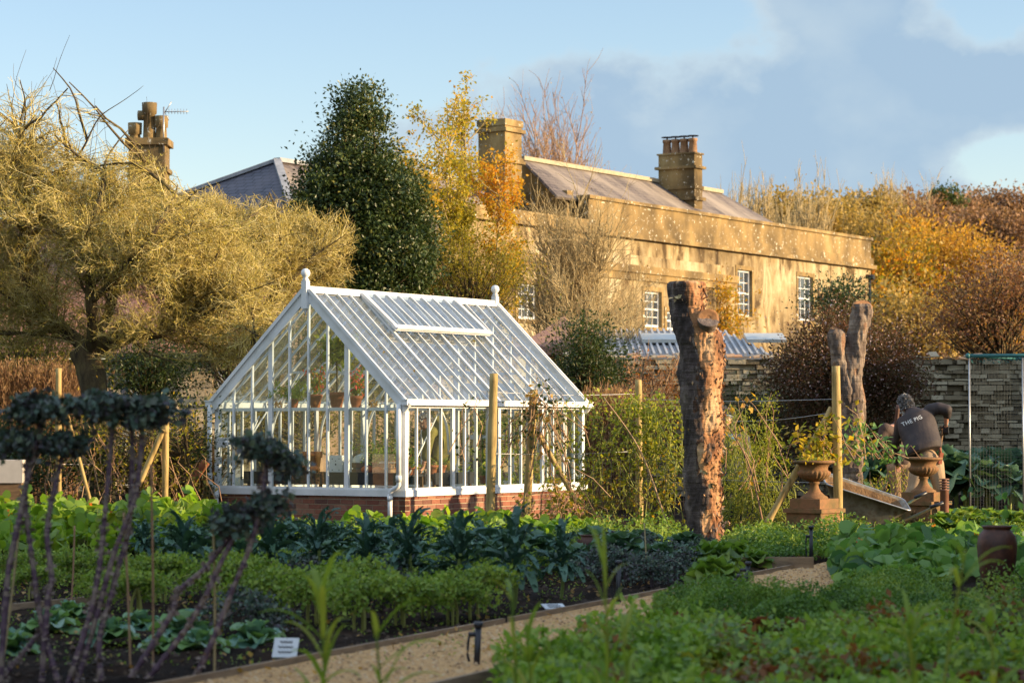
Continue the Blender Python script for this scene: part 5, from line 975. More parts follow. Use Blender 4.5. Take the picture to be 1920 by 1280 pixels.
# ---- ground cover masses
def patch(name, label, regions, n, lsize, mat, seed, h0=.1, h1=.4, round_=False, asp=.6, stalk=None, flowers=0, clump=0, up=.6, gap=-.55):
    """regions: (px left, px right, near distance, far distance, weight)"""
    global RS
    RS = np.random.RandomState(seed); P = []
    W = np.array([r[4] if len(r) > 4 else 1. for r in regions]); W = W/W.sum()
    for r, w in zip(regions, W):
        k = int(n*w); D = r[2]+(r[3]-r[2])*RS.rand(k); px = r[0]+(r[1]-r[0])*RS.rand(k); X = (px-960)/FPX*D
        q = np.stack([X, D, 0*X], 1); v1 = vn(q, 1.5, seed)+.7*vn(q, 4.2, seed+4); ed = np.minimum(np.minimum(px-r[0], r[1]-px)/(r[1]-r[0])*(r[1]-r[0])/110., np.minimum(D-r[2], r[3]-D)/1.1)+.55*vn(q, 2.2, seed+7); ed = np.clip(ed*1.6+.25, 0, 1); hm = np.clip(.5+.75*v1, .06, 1.15)*(.2+.8*ed); v1 = np.where(ed <= 0, -9, v1); keep = v1 > gap; P.append(np.stack([X, D, h0+(h1-h0)*hm*RS.rand(k)**.5], 1)[keep])
    P = np.concatenate(P); m = MB(); rn = np.clip(.5+.85*vn(P*[1, 1, 0], 1.9, seed+30)+.5*(RS.rand(len(P))-.5), 0, 1); leaves(m, P, lsize, asp, up, rnd=rn, round_=round_)
    o = m.build(name, mat); tag(o, label, None, None, 'stuff')
    if stalk is not None: q = P[::3]; B = np.stack([q*[1, 1, 0]+RS.normal(size=q.shape)*[.05, .05, 0], (q*[1, 1, .5]), q], 1); m = MB(); m.tubes(B, taper(len(q), 3, .004, .003), 3); s = m.build('stalks', stalk, o)
    if flowers: q = P[P[:, 2] > h0+(h1-h0)*.5]; q = q[RS.choice(len(q), flowers)]+[0, 0, .04]; q = np.repeat(q, 5, 0)+RS.normal(size=(flowers*5, 3))*.012; m = MB(); leaves(m, q, .035, .9); m.build('flowers', ML['flower'], o)
    return o
patch('nasturtium_patch', 'bright sunlit nasturtium bed at the left', [(-60, 460, 28.0, 31.5, 2.2), (180, 480, 26.5, 29, 1), (-60, 120, 26, 29, .7)], 4200, .062, ML['nast'], 301, .12, .66, True, stalk=ML['kale_stem'], flowers=4, up=.35)
patch('nasturtium_patch', 'nasturtiums along the foot of the greenhouse', [(700, 1010, 28.5, 31.5, 2), (440, 720, 29.5, 31, .6), (1000, 1120, 29, 31, .4)], 2300, .058, ML['nast'], 302, .08, .46, True, stalk=ML['kale_stem'], up=.35)
patch('nasturtium_patch', 'broad leaved nasturtiums and squash in front of the wheelbarrow', [(1560, 1790, 22.5, 27.5, 2), (1780, 2280, 23.2, 26, .6), (1780, 1940, 26, 30, .7)], 2100, .075, ML['nast_dark'], 303, .06, .42, True, stalk=ML['kale_stem'], flowers=5, up=.35)
patch('leafy_herbs', 'low herbs behind the broccoli', [(1000, 1300, 27.5, 30.2, 1.5), (440, 1000, 27.2, 29.3, .8), (1350, 1500, 27.5, 30, 1.1)], 15000, .045, ML['kale'], 304, .05, .42)
patch('leafy_herbs', 'dark leafy clump before the tall urn', [(1380, 1640, 26.3, 29.5)], 9000, .045, ML['parsley'], 305, .05, .40)
patch('leafy_herbs', 'low green weeds under the wheelbarrow', [(1560, 2280, 28.5, 36.5)], 14000, .045, ML['kale'], 306, .0, .26)
patch('parsley_bed', 'dense parsley', [(1225, 1450, 17.6, 19.7, 1.2), (1400, 1560, 17.2, 19.4, .9), (1540, 1780, 17.2, 20.8, 1.4), (1780, 2280, 17.2, 19.3, .7)], 74000, .026, ML['parsley'], 307, .04, .37, gap=-.16)
patch('parsley_bed', 'parsley behind', [(1560, 1780, 20.5, 22.0)], 6000, .026, ML['parsley'], 311, .02, .22)
patch('salad_bed', 'mixed salad leaves', [(1080, 2280, 13.2, 17.2, 3), (930, 1300, 12.2, 14.6, 1.2)], 29000, .055, ML['salad'], 308, .02, .30, asp=.65, gap=-.06)
patch('salad_bed', 'mixed salad leaves closest', [(880, 2280, 10.0, 13.0, 2)], 18000, .06, ML['salad'], 309, .02, .27, asp=.65, gap=-.06)
patch('weeds', 'scattered seedlings on the soil', [(-60, 1100, 15, 26.5)], 5200, .026, ML['kale'], 310, .0, .05)
# individual salad plants over the right bed
sp_ = {0: [], 1: [], 2: []}; RS = np.random.RandomState(31)
for r_, D in enumerate((12.4, 13.4, 14.5, 15.7, 17.0)):
    for c_, p in enumerate(range(1190 if D > 13 else 1120, 1950, 78)): sp_[(r_*7+c_*3) % 3].append((gx(p+12*RS.randn(), D), D+.15*RS.randn(), RS.rand()*6, .8+.5*RS.rand(), r_, c_))
ML['red_salad'] = M_leaf('red_salad_leaf', [(.10, .03, .02), (.20, .06, .03), (.10, .14, .03), (.06, .10, .03)], .5, .4); ML['yel_salad'] = M_leaf('yellowing_salad_leaf', [(.16, .24, .03), (.28, .34, .05), (.40, .34, .05), (.12, .20, .04)], .5, .45)
for q, (mt, nm_, co) in enumerate(((ML['salad'], 'green_salad_plant', 'green'), (ML['red_salad'], 'red_salad_plant', 'reddish'), (ML['yel_salad'], 'yellow_salad_plant', 'yellow green'))):
    place(cabbage(231+q, mt, .15, .12, 18, nm_, 'salad plant'), [s_[:4] for s_ in sp_[q]], ['%s leafy salad plant, %s row from the camera, %s from the left in it' % (co, ORD[s_[4]], ORD[s_[5]]) for s_ in sp_[q]], 'salad plants of the right hand bed')
RS = np.random.RandomState(41); n = 5200; D_ = 14+12*RS.rand(n); X = -6+(path_side(D_)-.1+6)*RS.rand(n); r = .006+.022*RS.rand(n)**2; c = np.stack([X, D_, zground(X[:, None], D_[:, None])[:, 0]+.004], -1); o6 = np.array([[1, 0, 0], [0, 1, 0], [-1, 0, 0], [0, -1, 0], [.1, .1, .9]]); V = c[:, None]+(o6[None]+.3*RS.normal(size=(n, 5, 3)))*r[:, None, None]; k = np.arange(n)[:, None]*5
m = MB(); m.add(V.reshape(-1, 3), np.concatenate([k+[0, 1, 4], k+[1, 2, 4], k+[2, 3, 4], k+[3, 0, 4]]), np.tile(RS.rand(n), 4)); tag(m.build('soil_clods', M_leaf('clod', [(.015, .010, .007), (.04, .026, .018), (.08, .055, .038)], .9, 0)), kind='stuff')
m = MB(); n = 700; D_ = 14+12*RS.rand(n); X = -6+(path_side(D_)+1.3+6)*RS.rand(n); leaves(m, np.stack([X, D_, .03+0*X], 1), .045, .7, 2.); tag(m.build('fallen_leaves', ML['dry']), kind='stuff')
# ---- tall purple kale stalks in the foreground
def stalk(label, path, D, heads, r=.0175, seed=1):
    global RS
    RS = np.random.RandomState(seed); P = spline([at(a, b, D+.05*i) for i, (a, b) in enumerate(path)], 26); b0 = P[0]*[1, 1, 0]; P[:, 2] = np.maximum(P[:, 2], -.03); t = thing('tall_kale', label, 'kale plant', b0, 0, 'tall bare stalked kale plants in the foreground')
    m = MB(); Q = spline(P, 110); rr = np.linspace(r, r*.72, 110)*(1+.08*np.sin(np.arange(110)*1.25)+.08*RS.randn(110)); m.tube(Q, rr, 9); F0, r0_, s0_ = m.F[0]; kb = np.repeat(np.clip(.25+.55*(np.sin(np.arange(109)*.9+3*np.sin(np.arange(109)*.31)) > .45)+.2*RS.randn(109), 0, .66), 9)*(.6+.6*RS.rand(109*9)); m.F[0] = (F0, np.clip(kb, 0, .66), s0_); 
    k = RS.randint(3, 107, 150); a = RS.rand(150)*6.28; c = Q[k]+np.stack([np.cos(a), np.sin(a), 0*a], 1)*(rr[k]*.95)[:, None]
    leaves(m, c, .030, .9, rnd=np.full(150, .62)); m.build('stalk', ML['purple_stem'], t, b0)
    m = MB()
    for (hx, hy, rx, rz, n) in heads:
        c = at(hx, hy, D+.2); s = D/FPX; a_n = max(10, n//34); aa = RS.rand(a_n)*6.28; ee = np.radians(-15+55*RS.rand(a_n)); dd_ = np.stack([np.cos(aa)*np.cos(ee), np.sin(aa)*np.cos(ee), np.sin(ee)], 1)
        SP = strap(m, np.repeat((c+[0, 0, .2*rz*s])[None], a_n, 0), dd_, rx*s*(.9+.6*RS.rand(a_n)), rx*s*.20*(.7+.6*RS.rand(a_n)), 8, 1.5, .9, .5); ft = np.repeat(SP[:, 3:].reshape(-1, 3), 5, 0); leaves(m, ft+RS.normal(size=ft.shape)*.016, .030, .9, up=.1); cl = c+RS.normal(size=(26, 3))*np.array([rx*s, rx*s*.8, rz*s])*.75; cl = cl*[1, 1, .55]+c*[0, 0, .45]; q = np.repeat(cl, n//60+1, 0); leaves(m, q+RS.normal(size=q.shape)*[.03, .03, .016], .044, .95, up=.5)
        B = np.stack([np.repeat(c[None], 14, 0), c*.5+cl[:14]*.5+[0, 0, .02], cl[:14]], 1); m.tubes(B, taper(14, 3, .006, .003), 4)
    m.build('head', ML['purple_leaf'], t, b0)
SK = [([(0, 1282), (14, 1085), (36, 972), (50, 904), (68, 836), (77, 775)], [(75, 765, 55, 30, 800)], 'tall purple kale stalk with a broad dark head at the far left'),
 ([(112, 1290), (77, 1162), (59, 1040), (48, 949), (52, 850)], [(30, 830, 45, 34, 600)], 'purple stalk bending left with its dark head lowest at the left edge'),
 ([(78, 1280), (90, 1120), (97, 1085), (88, 995), (102, 918), (118, 850)], [(118, 830, 36, 24, 450)], 'crooked purple stalk with the smallest head, second group from the left'),
 ([(-10, 1290), (18, 1253), (68, 1194), (80, 1180)], [], 'short leafless purple stalk leaning along the ground at lower left'),
 ([(125, 1290), (168, 1153), (186, 1063), (195, 981), (204, 881), (213, 780)], [(200, 760, 55, 24, 750)], 'upright purple stalk under the left part of the wide kale head'),
 ([(190, 1285), (186, 1199), (204, 1131), (222, 1063), (240, 995), (247, 881), (247, 780)], [(262, 770, 48, 28, 750)], 'upright purple stalk under the right part of the wide kale head'),
 ([(140, 1290), (168, 1200), (213, 1040), (254, 927), (267, 800)], [(285, 780, 26, 22, 350)], 'slanting purple stalk crossing behind the two upright ones'),
 ([(235, 1285), (317, 1158), (335, 1108), (385, 1063), (435, 999)], [(430, 985, 26, 24, 350)], 'long purple stalk sprawling right, lowest of the leaning trio'),
 ([(262, 1290), (344, 1185), (385, 1117), (421, 1040), (453, 980)], [(462, 968, 32, 26, 450)], 'middle purple stalk of the leaning trio'),
 ([(355, 1290), (399, 1199), (435, 1108), (471, 1017), (492, 930), (500, 870), (505, 840)], [(478, 836, 30, 18, 350), (512, 848, 26, 16, 260), (540, 872, 18, 24, 260), (500, 945, 26, 30, 350)], 'tallest leaning stalk whose curled head droops in front of the greenhouse')]
for i, (pth, hd, lb) in enumerate(SK): stalk(lb, pth, 14.0, hd, seed=400+i)
# ---- canes and thin stakes
for i, (xa, ya, xb_, yb, D, lb) in enumerate([(400, 980, 402, 1272, 14.2, 'pale upright bamboo cane right of the leaning stalks'), (283, 870, 287, 1262, 14.6, 'reddish thin cane beside the wide kale head'), (36, 990, 2, 1180, 14.4, 'yellow cane leaning at the far left edge'), (232, 960, 245, 1235, 14.8, 'dark thin cane between the upright stalks'), (140, 985, 132, 1160, 19, 'thin brown cane standing in the bed at left'), (1208, 980, 1212, 1085, 24, 'short thin cane standing in the broccoli')]):
    a = at(xa, ya, D); b = at(xb_, yb, D); b[2] = -.02; m = MB(); m.tube(spline([b, (a+b)/2+[.005, 0, 0], a], 14), .0065*(1+.15*(np.arange(14) % 3 == 0)), 7); o = m.build('bamboo_cane', ML['twig_pale'] if i not in (1, 3, 4) else ML['twig_red'], None, b); o.location = Vector([float(v) for v in b]); tag(o, lb, 'cane', 'canes standing in the beds')
# ---- blurred tall shoots close to the camera
def shoot(label, px, base_py, top_py, D, n, seed, w=.012, spread=.3, lean=0):
    global RS
    RS = np.random.RandomState(seed); x = (px-960)/FPX*D; h = at(0, top_py, D)[2]; t = thing('tall_shoot', label, 'plant', (x, D, 0), 0, 'blurred green shoots in the foreground')
    m = MB(); st = spline([(0, 0, -.02), (.02+lean*.3, 0, h*.5), (lean, 0, h*.96)], 10); m.tube(st, np.linspace(.009, .003, 10), 7); m.build('stem', ML['onion'], t)
    a = RS.rand(n)*6.28; e = np.radians(35+45*RS.rand(n)); d = np.stack([np.cos(a)*np.cos(e), np.sin(a)*np.cos(e), np.sin(e)], 1); k = RS.randint(0, 9, n); m = MB(); strap(m, st[k], d, spread*(.5+.8*RS.rand(n)), w*(.6+.8*RS.rand(n)), 8, .8, .1, .5); m.build('leaves', ML['onion'], t)
for i, a in enumerate([('tall broad green shoot blurred in the lower middle left', 600, 1290, 1085, 10.6, 26, 501, .014, .30), ('second green shoot right of the tallest blurred one', 705, 1290, 1165, 10.6, 16, 502, .010, .25), ('thin yellow green shoot rising in front of the path', 958, 1290, 1085, 10.2, 10, 503, .006, .22), ('feathery yellow green stalk left of the parsley', 1130, 1290, 1020, 10.6, 34, 504, .006, .26, .0), ('pair of long arching leaves beside the feathery stalk', 1165, 1290, 1150, 10.3, 14, 505, .008, .24),
    ('tall curved green stalk blurred at the lower right', 1745, 1290, 1010, 10.4, 14, 506, .009, .25, .14), ('low spiky green tuft at the right bottom edge', 1700, 1290, 1140, 10.6, 20, 507, .012, .24), ('wide leaf clump at the very bottom left of the salad', 985, 1290, 1150, 10.6, 18, 508, .014, .2), ('bushy green shoots at the bottom right corner', 1850, 1290, 1110, 10.8, 22, 509, .014, .24)]): shoot(*a)
# ---- black irrigation stakes
def stake(label, px, base, top, lean=0.):
    D = gd(base); b = at(px, base, D); h = at(0, top, D)[2]; t = thing('irrigation_stake', label, 'stake', (b[0], D, 0), 0, 'black irrigation stakes along the path'); m = MB(); m.tube([(0, 0, -.05), (lean, 0, h-.03)], .019, 12); m.tube([(lean, 0, h-.03), (lean*1.05, 0, h)], .027, 12); m.build('stake_post', MAT['plastic'], t)
    m = MB(); m.tube(spline([(lean*.7-.012, 0, h*.72), (lean*.7-.05, 0, h*.68), (-.05, 0, h*.3), (-.04, 0, .04)], 10), .008, 8); m.tube([(lean*.7-.055, 0, h*.73), (lean*.7, 0, h*.73)], .014, 8); m.build('pipe', MAT['plastic'], t)
stake('black irrigation stake nearest, at the edge of the salad bed', 893, 1252, 1165, .012); stake('black irrigation stake at the middle of the path edge', 1160, 1136, 1050, .0); stake('leaning black irrigation stake beside the parsley', 1392, 1112, 1052, .05); stake('black irrigation stake farthest, in front of the tall urn', 1521, 1058, 985, .0); stake('short black stake left of the leaning one', 1386, 1116, 1076, .0)
# ---- plant labels
for (px, py, w, hh, lab, rz, tilt) in ((533, 1243, .15, .13, 'white written plant label tilted back at the path edge', -.15, 1.0), (1043, 1150, .17, .12, 'white plant label lying almost flat beside the path', .3, .25)):
    D = gd(py); b = at(px, py, D); t = thing('plant_label', lab, 'sign', (b[0], D, .035), rz); Mx = np.array(Euler((tilt, 0, 0)).to_matrix()); m = MB(); m.box((-w/2, 0, 0), (w/2, hh, .004), (Mx, np.zeros(3))); m.build('plate', M_plain('label_white', (.62, .66, .70), .4), t)
    m = MB()
    for r_, wd_ in ((.78, .5), (.52, .6), (.26, .56)):
        xk = np.linspace(-w*wd_/2, w*wd_/2, 40); yk = hh*r_+.008*np.sin(np.arange(40)*1.9)+.004*np.sin(np.arange(40)*.7); P = np.stack([xk, yk, np.full(40, .0055)], 1)@Mx.T; m.tube(P, .0016, 4)
    m.build('handwriting', M_plain('pen', (.06, .06, .07), .6), t)
# ---- unseen hedges added beside the view: right ones shade the plot, left one darkens glass
def hedge(label, x, y0, y1, h, w, seed):
    global RS
    RS = np.random.RandomState(seed); t = thing('unseen_hedge', label, 'hedge', (x, (y0+y1)/2, 0)); m = MB(); L_ = (y1-y0)/2; ny = 24; pr = [(-w/2, 0), (-w/2*.95, h*.9), (0, h), (w/2*.95, h*.9), (w/2, 0)]
    V = np.array([[px+.1*RS.randn(), -L_+2*L_*j/ny, pz+(.12*RS.randn() if pz else 0)] for j in range(ny+1) for (px, pz) in pr]); i = np.arange(len(V)).reshape(ny+1, 5); m.add(V, np.stack([i[:-1, :-1], i[:-1, 1:], i[1:, 1:], i[1:, :-1]], -1).reshape(-1, 4), .2, True); m.add(V, [list(i[0]), list(i[-1][::-1])], .2); m.build('branches', ML['dark'], t)
    n = 9000; P = np.stack([w/2*np.sign(RS.randn(n))*(.85+.25*RS.rand(n)), -L_+2*L_*RS.rand(n), h*RS.rand(n)], 1); k = RS.rand(n) < .3; P[k, 0] = w*(RS.rand(k.sum())-.5); P[k, 2] = h*(.95+.12*RS.rand(k.sum())); m = MB(); leaves(m, P, .12, .5); m.build('foliage', ML['dark'], t)
hedge('tall unseen hedge added along the right side to shade the salad beds', 9.3, -8, 26.0, 4.7, 1.6, 601)
hedge('very tall unseen hedge added far left as a dark reflection for the greenhouse glass', -24, -14, 33, 9.5, 2.4, 603)
hedge('shorter unseen hedge added beyond the netting to shade the brassicas and stone wall', 13.6, 38.5, 51.5, 4.2, 1.4, 602)
# ================================================================ STUMPS, POSTS, VINES, PROPS
def M_bark2(name, cols):
    m, t, n, l, b = _mat(name); a = n.new('ShaderNodeAttribute'); a.attribute_name = 'rnd'
    f = noise_(n, l, 16, 6, .65, stretch=(1, 1, .35)); f2 = n.new('ShaderNodeMath'); f2.operation = 'MULTIPLY_ADD'; l.new(f, f2.inputs[0]); f2.inputs[1].default_value = .5; l.new(a.outputs['Fac'], f2.inputs[2])
    f3 = n.new('ShaderNodeMath'); f3.operation = 'SUBTRACT'; l.new(f2.outputs[0], f3.inputs[0]); f3.inputs[1].default_value = .25
    c = ramp(n, l, f3.outputs[0], cols); l.new(c, b.inputs['Base Color']); b.inputs['Roughness'].default_value = .9
    h = noise_(n, l, 30, 6, .7, stretch=(1, 1, .3)); h2 = noise_(n, l, 14, 4, .6, stretch=(.3, .3, 3)); hh = mixc(n, l, .5, h, h2); bump_(n, l, b, hh, .9, .05); return m
MAT['peeling'] = M_bark2('peeling_cherry_bark', [(0, (.022, .015, .013)), (.20, (.07, .05, .045)), (.34, (.15, .115, .10)), (.43, (.24, .19, .16)), (.5, (.035, .02, .015)), (.62, (.26, .11, .045)), (.78, (.42, .22, .10)), (1, (.55, .36, .20))])
MAT['cut'] = M_noise('cut_wood', [(.14, .06, .025), (.38, .19, .08), (.26, .12, .045)], 7, .85, .5, .01)
def stump(mb, rows, D, n=56, K=130, amp=.02, seed=1, zone=None, dz=0.):
    rows = sorted(rows, key=lambda r: -r[0]); py = np.linspace(rows[0][0], rows[-1][0], K); xl = np.interp(-py, [-r[0] for r in rows], [r[1] for r in rows]); xr_ = np.interp(-py, [-r[0] for r in rows], [r[2] for r in rows])
    an = np.arange(n)*2*np.pi/n; V = []; 
    for k in range(K):
        c = at((xl[k]+xr_[k])/2, py[k], D+dz); r = (xr_[k]-xl[k])/2*D/FPX; V.append(np.stack([c[0]+r*np.cos(an), c[1]+r*np.sin(an), np.full(n, max(c[2], -.05))], 1))
    V = np.array(V); c = V.mean(1, keepdims=True); q = V.reshape(-1, 3)
    nz_ = vn(q*[1, 1, .35], 9, seed)*1.0+vn(q*[1, 1, .5], 24, seed)*.6+vn(q*[.3, .3, 1], 20, seed+3)*.25; big = vn(q, 3.0, seed+9)
    off = (amp*nz_+amp*1.1*big).reshape(K, n, 1); rad = nrm((V-c)*[1, 1, 0]); V = V+rad*off
    i = np.arange(K*n).reshape(K, n); a = i[:-1]; b = i[1:]; F = np.stack([a, np.roll(a, -1, 1), np.roll(b, -1, 1), b], -1)
    kk, jj = np.meshgrid(np.arange(K-1), np.arange(n), indexing='ij'); ang = an[jj]; z = V[kk, jj, 2]
    rn = zone(ang, z, vn(V[:-1].reshape(-1, 3)*[1, 1, .4], 7, seed+20).reshape(K-1, n)) if zone else .3+0*z
    mb.add(V.reshape(-1, 3), F.reshape(-1, 4), rn.reshape(-1), False); return V
def cut_face(parent, c, r1, r2, nrm_, b0, name='cut_face'):
    m = MB(); nn = nrm(np.array(nrm_, float)); a = nrm(np.cross(nn, [0, 1, .01])); b = np.cross(nn, a); an = np.linspace(0, 2*math.pi, 28, endpoint=False); V = [c-nn*.03]
    rings = [(1.0, -.012), (.97, .008), (.75, .0), (.45, .006), (.2, -.004)]; P = []
    for s, h in rings:
        for t_ in an: P.append(c+nn*h+(a*r1*math.cos(t_)+b*r2*math.sin(t_))*s*(1+.05*math.sin(t_*3+1)))
    P = np.array(P); i = np.arange(len(P)).reshape(5, 28); x, y = i[:-1], i[1:]; m.add(P, np.stack([x, np.roll(x, -1, 1), np.roll(y, -1, 1), y], -1).reshape(-1, 4), .5, True); m.add(P[i[-1]], [list(range(28))], .2)
    return m.build(name, MAT['cut'], parent, b0)
D1 = 30.6
r1 = [(1030, 1286, 1372), (1015, 1289, 1362), (980, 1289, 1355), (900, 1284, 1353), (820, 1280, 1353), (760, 1277, 1356), (700, 1271, 1358), (660, 1272, 1357), (630, 1268, 1352), (600, 1258, 1335), (575, 1255, 1322), (545, 1251, 1324), (532, 1249, 1326), (528, 1254, 1320)]
b0 = at(1325, 1020, D1); b0[2] = 0
st1 = thing('tree_stump', 'tall dead cherry trunk with peeling bark and sawn top, nearest in the middle', 'tree trunk', b0)
def zone1(ang, z, nz_):
    side = np.cos(ang-R_(-15)); split = .15-.25*np.clip((z-1.2)/1.8, -1, 1); t_ = side-split+nz_*.9
    pe = np.where(t_ > 0, .72+.28*np.clip(nz_*1.5, -.6, 1), .22+.3*nz_); return np.where(np.abs(t_) < .10, .5, pe)
m = MB(); V = stump(m, [(a, (b+c)/2-(c-b)*.475, (b+c)/2+(c-b)*.475) for a, b, c in r1], D1, 128, 300, .028, 5, zone1); top = V[-1]; m.add(top, [list(range(128))], .45); V = V[::2, ::2]; m.build('trunk', MAT['peeling'], st1, b0)
# bark flakes that stand off the peeled side
RS = np.random.RandomState(77); m = MB(); k = RS.randint(6, 146, 620); j = (RS.randn(620)*7-2).astype(int) % 64; P = V[k, j]; c0 = V[k].mean(1); out = nrm((P-c0)*[1, 1, 0]); leaves(m, P+out*.004, .055, .45, 0, dirs=out*.5+np.array([0, 0, 1.2])*np.sign(RS.randn(620))[:, None], rnd=np.where(RS.rand(620) < .3, .45, .65+.35*RS.rand(620))); m.build('bark_flakes', MAT['peeling'], st1, b0)
cut_face(st1, at(1302, 533, D1)+[0, -.05, .0], .14, .10, (.15, -.35, 1), b0)
m = MB(); a = at(1318, 622, D1); b = at(1325, 598, D1)+[0, -.24, 0]; m.tube(spline([a, (a+b)/2+[.01, -.03, 0], b], 10), [.12, .125, .13, .125, .12, .12, .125, .13, .135, .135], 20); m.build('side_limb', MAT['peeling'], st1, b0)
cut_face(st1, b+[0, -.005, 0], .135, .115, (.05, -1, .25), b0)
for (px_, py_, w, h_) in ((1318, 882, .05, .10), (1328, 905, .07, .07), (1262, 560, .06, .05)): m = MB(); c = at(px_, py_, D1)+[0, -.25 if px_ > 1300 else -.2, 0]; leaves(m, c+RS.normal(size=(8, 3))*.015, w, .7, dirs=[[.3, -.4, -.6]]*8); m.build('bark_scab', ML['twig_pale'], st1, b0)
D2 = 37.0
r2 = [(940, 1576, 1622), (905, 1580, 1616), (860, 1579, 1618), (820, 1579, 1619), (760, 1577, 1620), (720, 1578, 1618), (690, 1574, 1621), (660, 1585, 1622), (620, 1590, 1627), (590, 1594, 1633), (575, 1597, 1636), (570, 1600, 1632)]
b0 = at(1598, 940, D2); b0[2] = 0; st2 = thing('tree_stump', 'forked pollarded cherry trunk with sawn ends behind the wheelbarrow', 'tree trunk', b0)
zone2 = lambda ang, z, nz_: np.where(nz_ > .30, .66+.2*nz_, .34+.30*nz_)
m = MB(); V = stump(m, r2, D2, 72, 220, .030, 15, zone2); m.add(V[-1], [list(range(72))], .45)
V3 = stump(m, [(760, 1584, 1606), (730, 1570, 1602), (700, 1562, 1592), (670, 1558, 1586), (645, 1552, 1582), (625, 1550, 1582), (617, 1554, 1578)], D2, 36, 60, .026, 25, zone2, -.06); m.add(V3[-1], [list(range(36))], .45)
m.build('trunk', M_bark2('cherry_bark', [(0, (.03, .02, .016)), (.30, (.13, .095, .075)), (.45, (.30, .23, .17)), (.6, (.40, .31, .22)), (.75, (.22, .12, .07)), (1, (.45, .30, .18))]), st2, b0); cut_face(st2, at(1617, 573, D2)+[0, -.03, 0], .145, .11, (.1, -.75, .8), b0); cut_face(st2, at(1566, 621, D2)+[.02, -.08, 0], .10, .07, (.5, -.5, .7), b0)
# fence posts
POSTS = []
def post(name, label, a, b, D, r, bow=0., mat='post', grp='round wooden posts of the vine fence', D2_=None):
    A = at(a[0], a[1], D); B = at(b[0], b[1], D2_ or D); B[2] = min(B[2], -.02) if grp else B[2]; P = spline([B, (A+B)/2+[bow, 0, 0], A], 14); m = MB(); m.tube(P, r*(1+.05*RS.randn(14)), 14)
    c = np.array([B[0], B[1], max(0., B[2])]); o = m.build(name, MAT[mat], None, c); o.location = Vector([float(v) for v in c]); tag(o, label, 'post' if 'post' in name else 'pole', grp); return o
post('fence_post', 'tallest round wooden post in front of the greenhouse side', (926, 700), (918, 990), 33.6, .058); post('fence_post', 'mossy wooden post with a brace right of the tallest post', (1001, 730), (985, 985), 34.2, .056)
post('brace_pole', 'slanting pole propped against the mossy post', (1006, 808), (1084, 945), 34.2, .036, grp=None); post('fence_post', 'sunlit wooden post between greenhouse and the nearest stump', (1197, 712), (1199, 985), 35.6, .052)
post('fence_post', 'tall pale wooden post beside the fluted urn', (1567, 686), (1573, 1010), 32.0, .057); post('brace_pole', 'long yellowish pole slanting down left from the tall pale post', (1561, 765), (1436, 985), 32.1, .045, grp=None)
post('fence_post', 'orange sunlit post at the far left under the apple tree', (110, 690), (110, 990), 36.0, .040); post('fence_post', 'grey wooden post second from the left, with a brace', (311, 755), (309, 985), 36.0, .045); post('fence_post', 'wooden post hard against the left greenhouse corner', (389, 742), (387, 985), 38.3, .055)
post('brace_pole', 'mossy brace leaning on the second post from the left', (306, 805), (262, 905), 35.9, .040, grp=None); post('brace_pole', 'reddish brown log leaning by the greenhouse corner', (387, 865), (318, 960), 37.0, .062, mat='terracotta', grp=None); post('brace_pole', 'thin sunlit pole leaning by the apple trunk', (118, 745), (172, 950), 35.5, .026, grp=None)
# wires
def wire(a, b, D, lab, D2_=None, r=.004):
    A = at(*a, D); B = at(*b, D2_ or D); m = MB(); m.tube(spline([A, (A+B)/2-[0, 0, .03], B], 16), r, 5); o = m.build('fence_wire', MAT['metal'], None, A); o.location = Vector([float(v) for v in A]); tag(o, lab, 'wire', 'wires of the vine fence')
wire((925, 735), (1197, 738), 33.6, 'top fence wire from the tallest post to the sunlit post', 35.6); wire((920, 850), (1199, 845), 33.6, 'middle fence wire right of the tallest post', 35.6); wire((1197, 748), (1567, 748), 35.6, 'top fence wire running behind the nearest stump', 32.); wire((1199, 888), (1572, 905), 35.6, 'low fence wire behind the nearest stump', 32.); wire((1380, 790), (1568, 772), 34.5, 'pale wire rising to the tall pale post', 32.)
wire((110, 770), (389, 765), 36., 'top fence wire at the left of the greenhouse', 38.3); wire((110, 870), (389, 862), 36., 'lower fence wire at the left of the greenhouse', 38.3)
m = MB()
for k in range(20): x = gx(1060+17*k, 34.2); m.tube([(x, 34.2, 0), (x+.01, 34.2, .95)], .0028, 4)
for z in (.1, .4, .7, .95): m.tube([(gx(1055, 34.2), 34.2, z), (gx(1390, 34.2), 34.2, z+.01)], .0028, 4)
tag(m.build('wire_mesh', MAT['wire']), 'low dark wire stock netting running behind the nearest stump', 'netting')
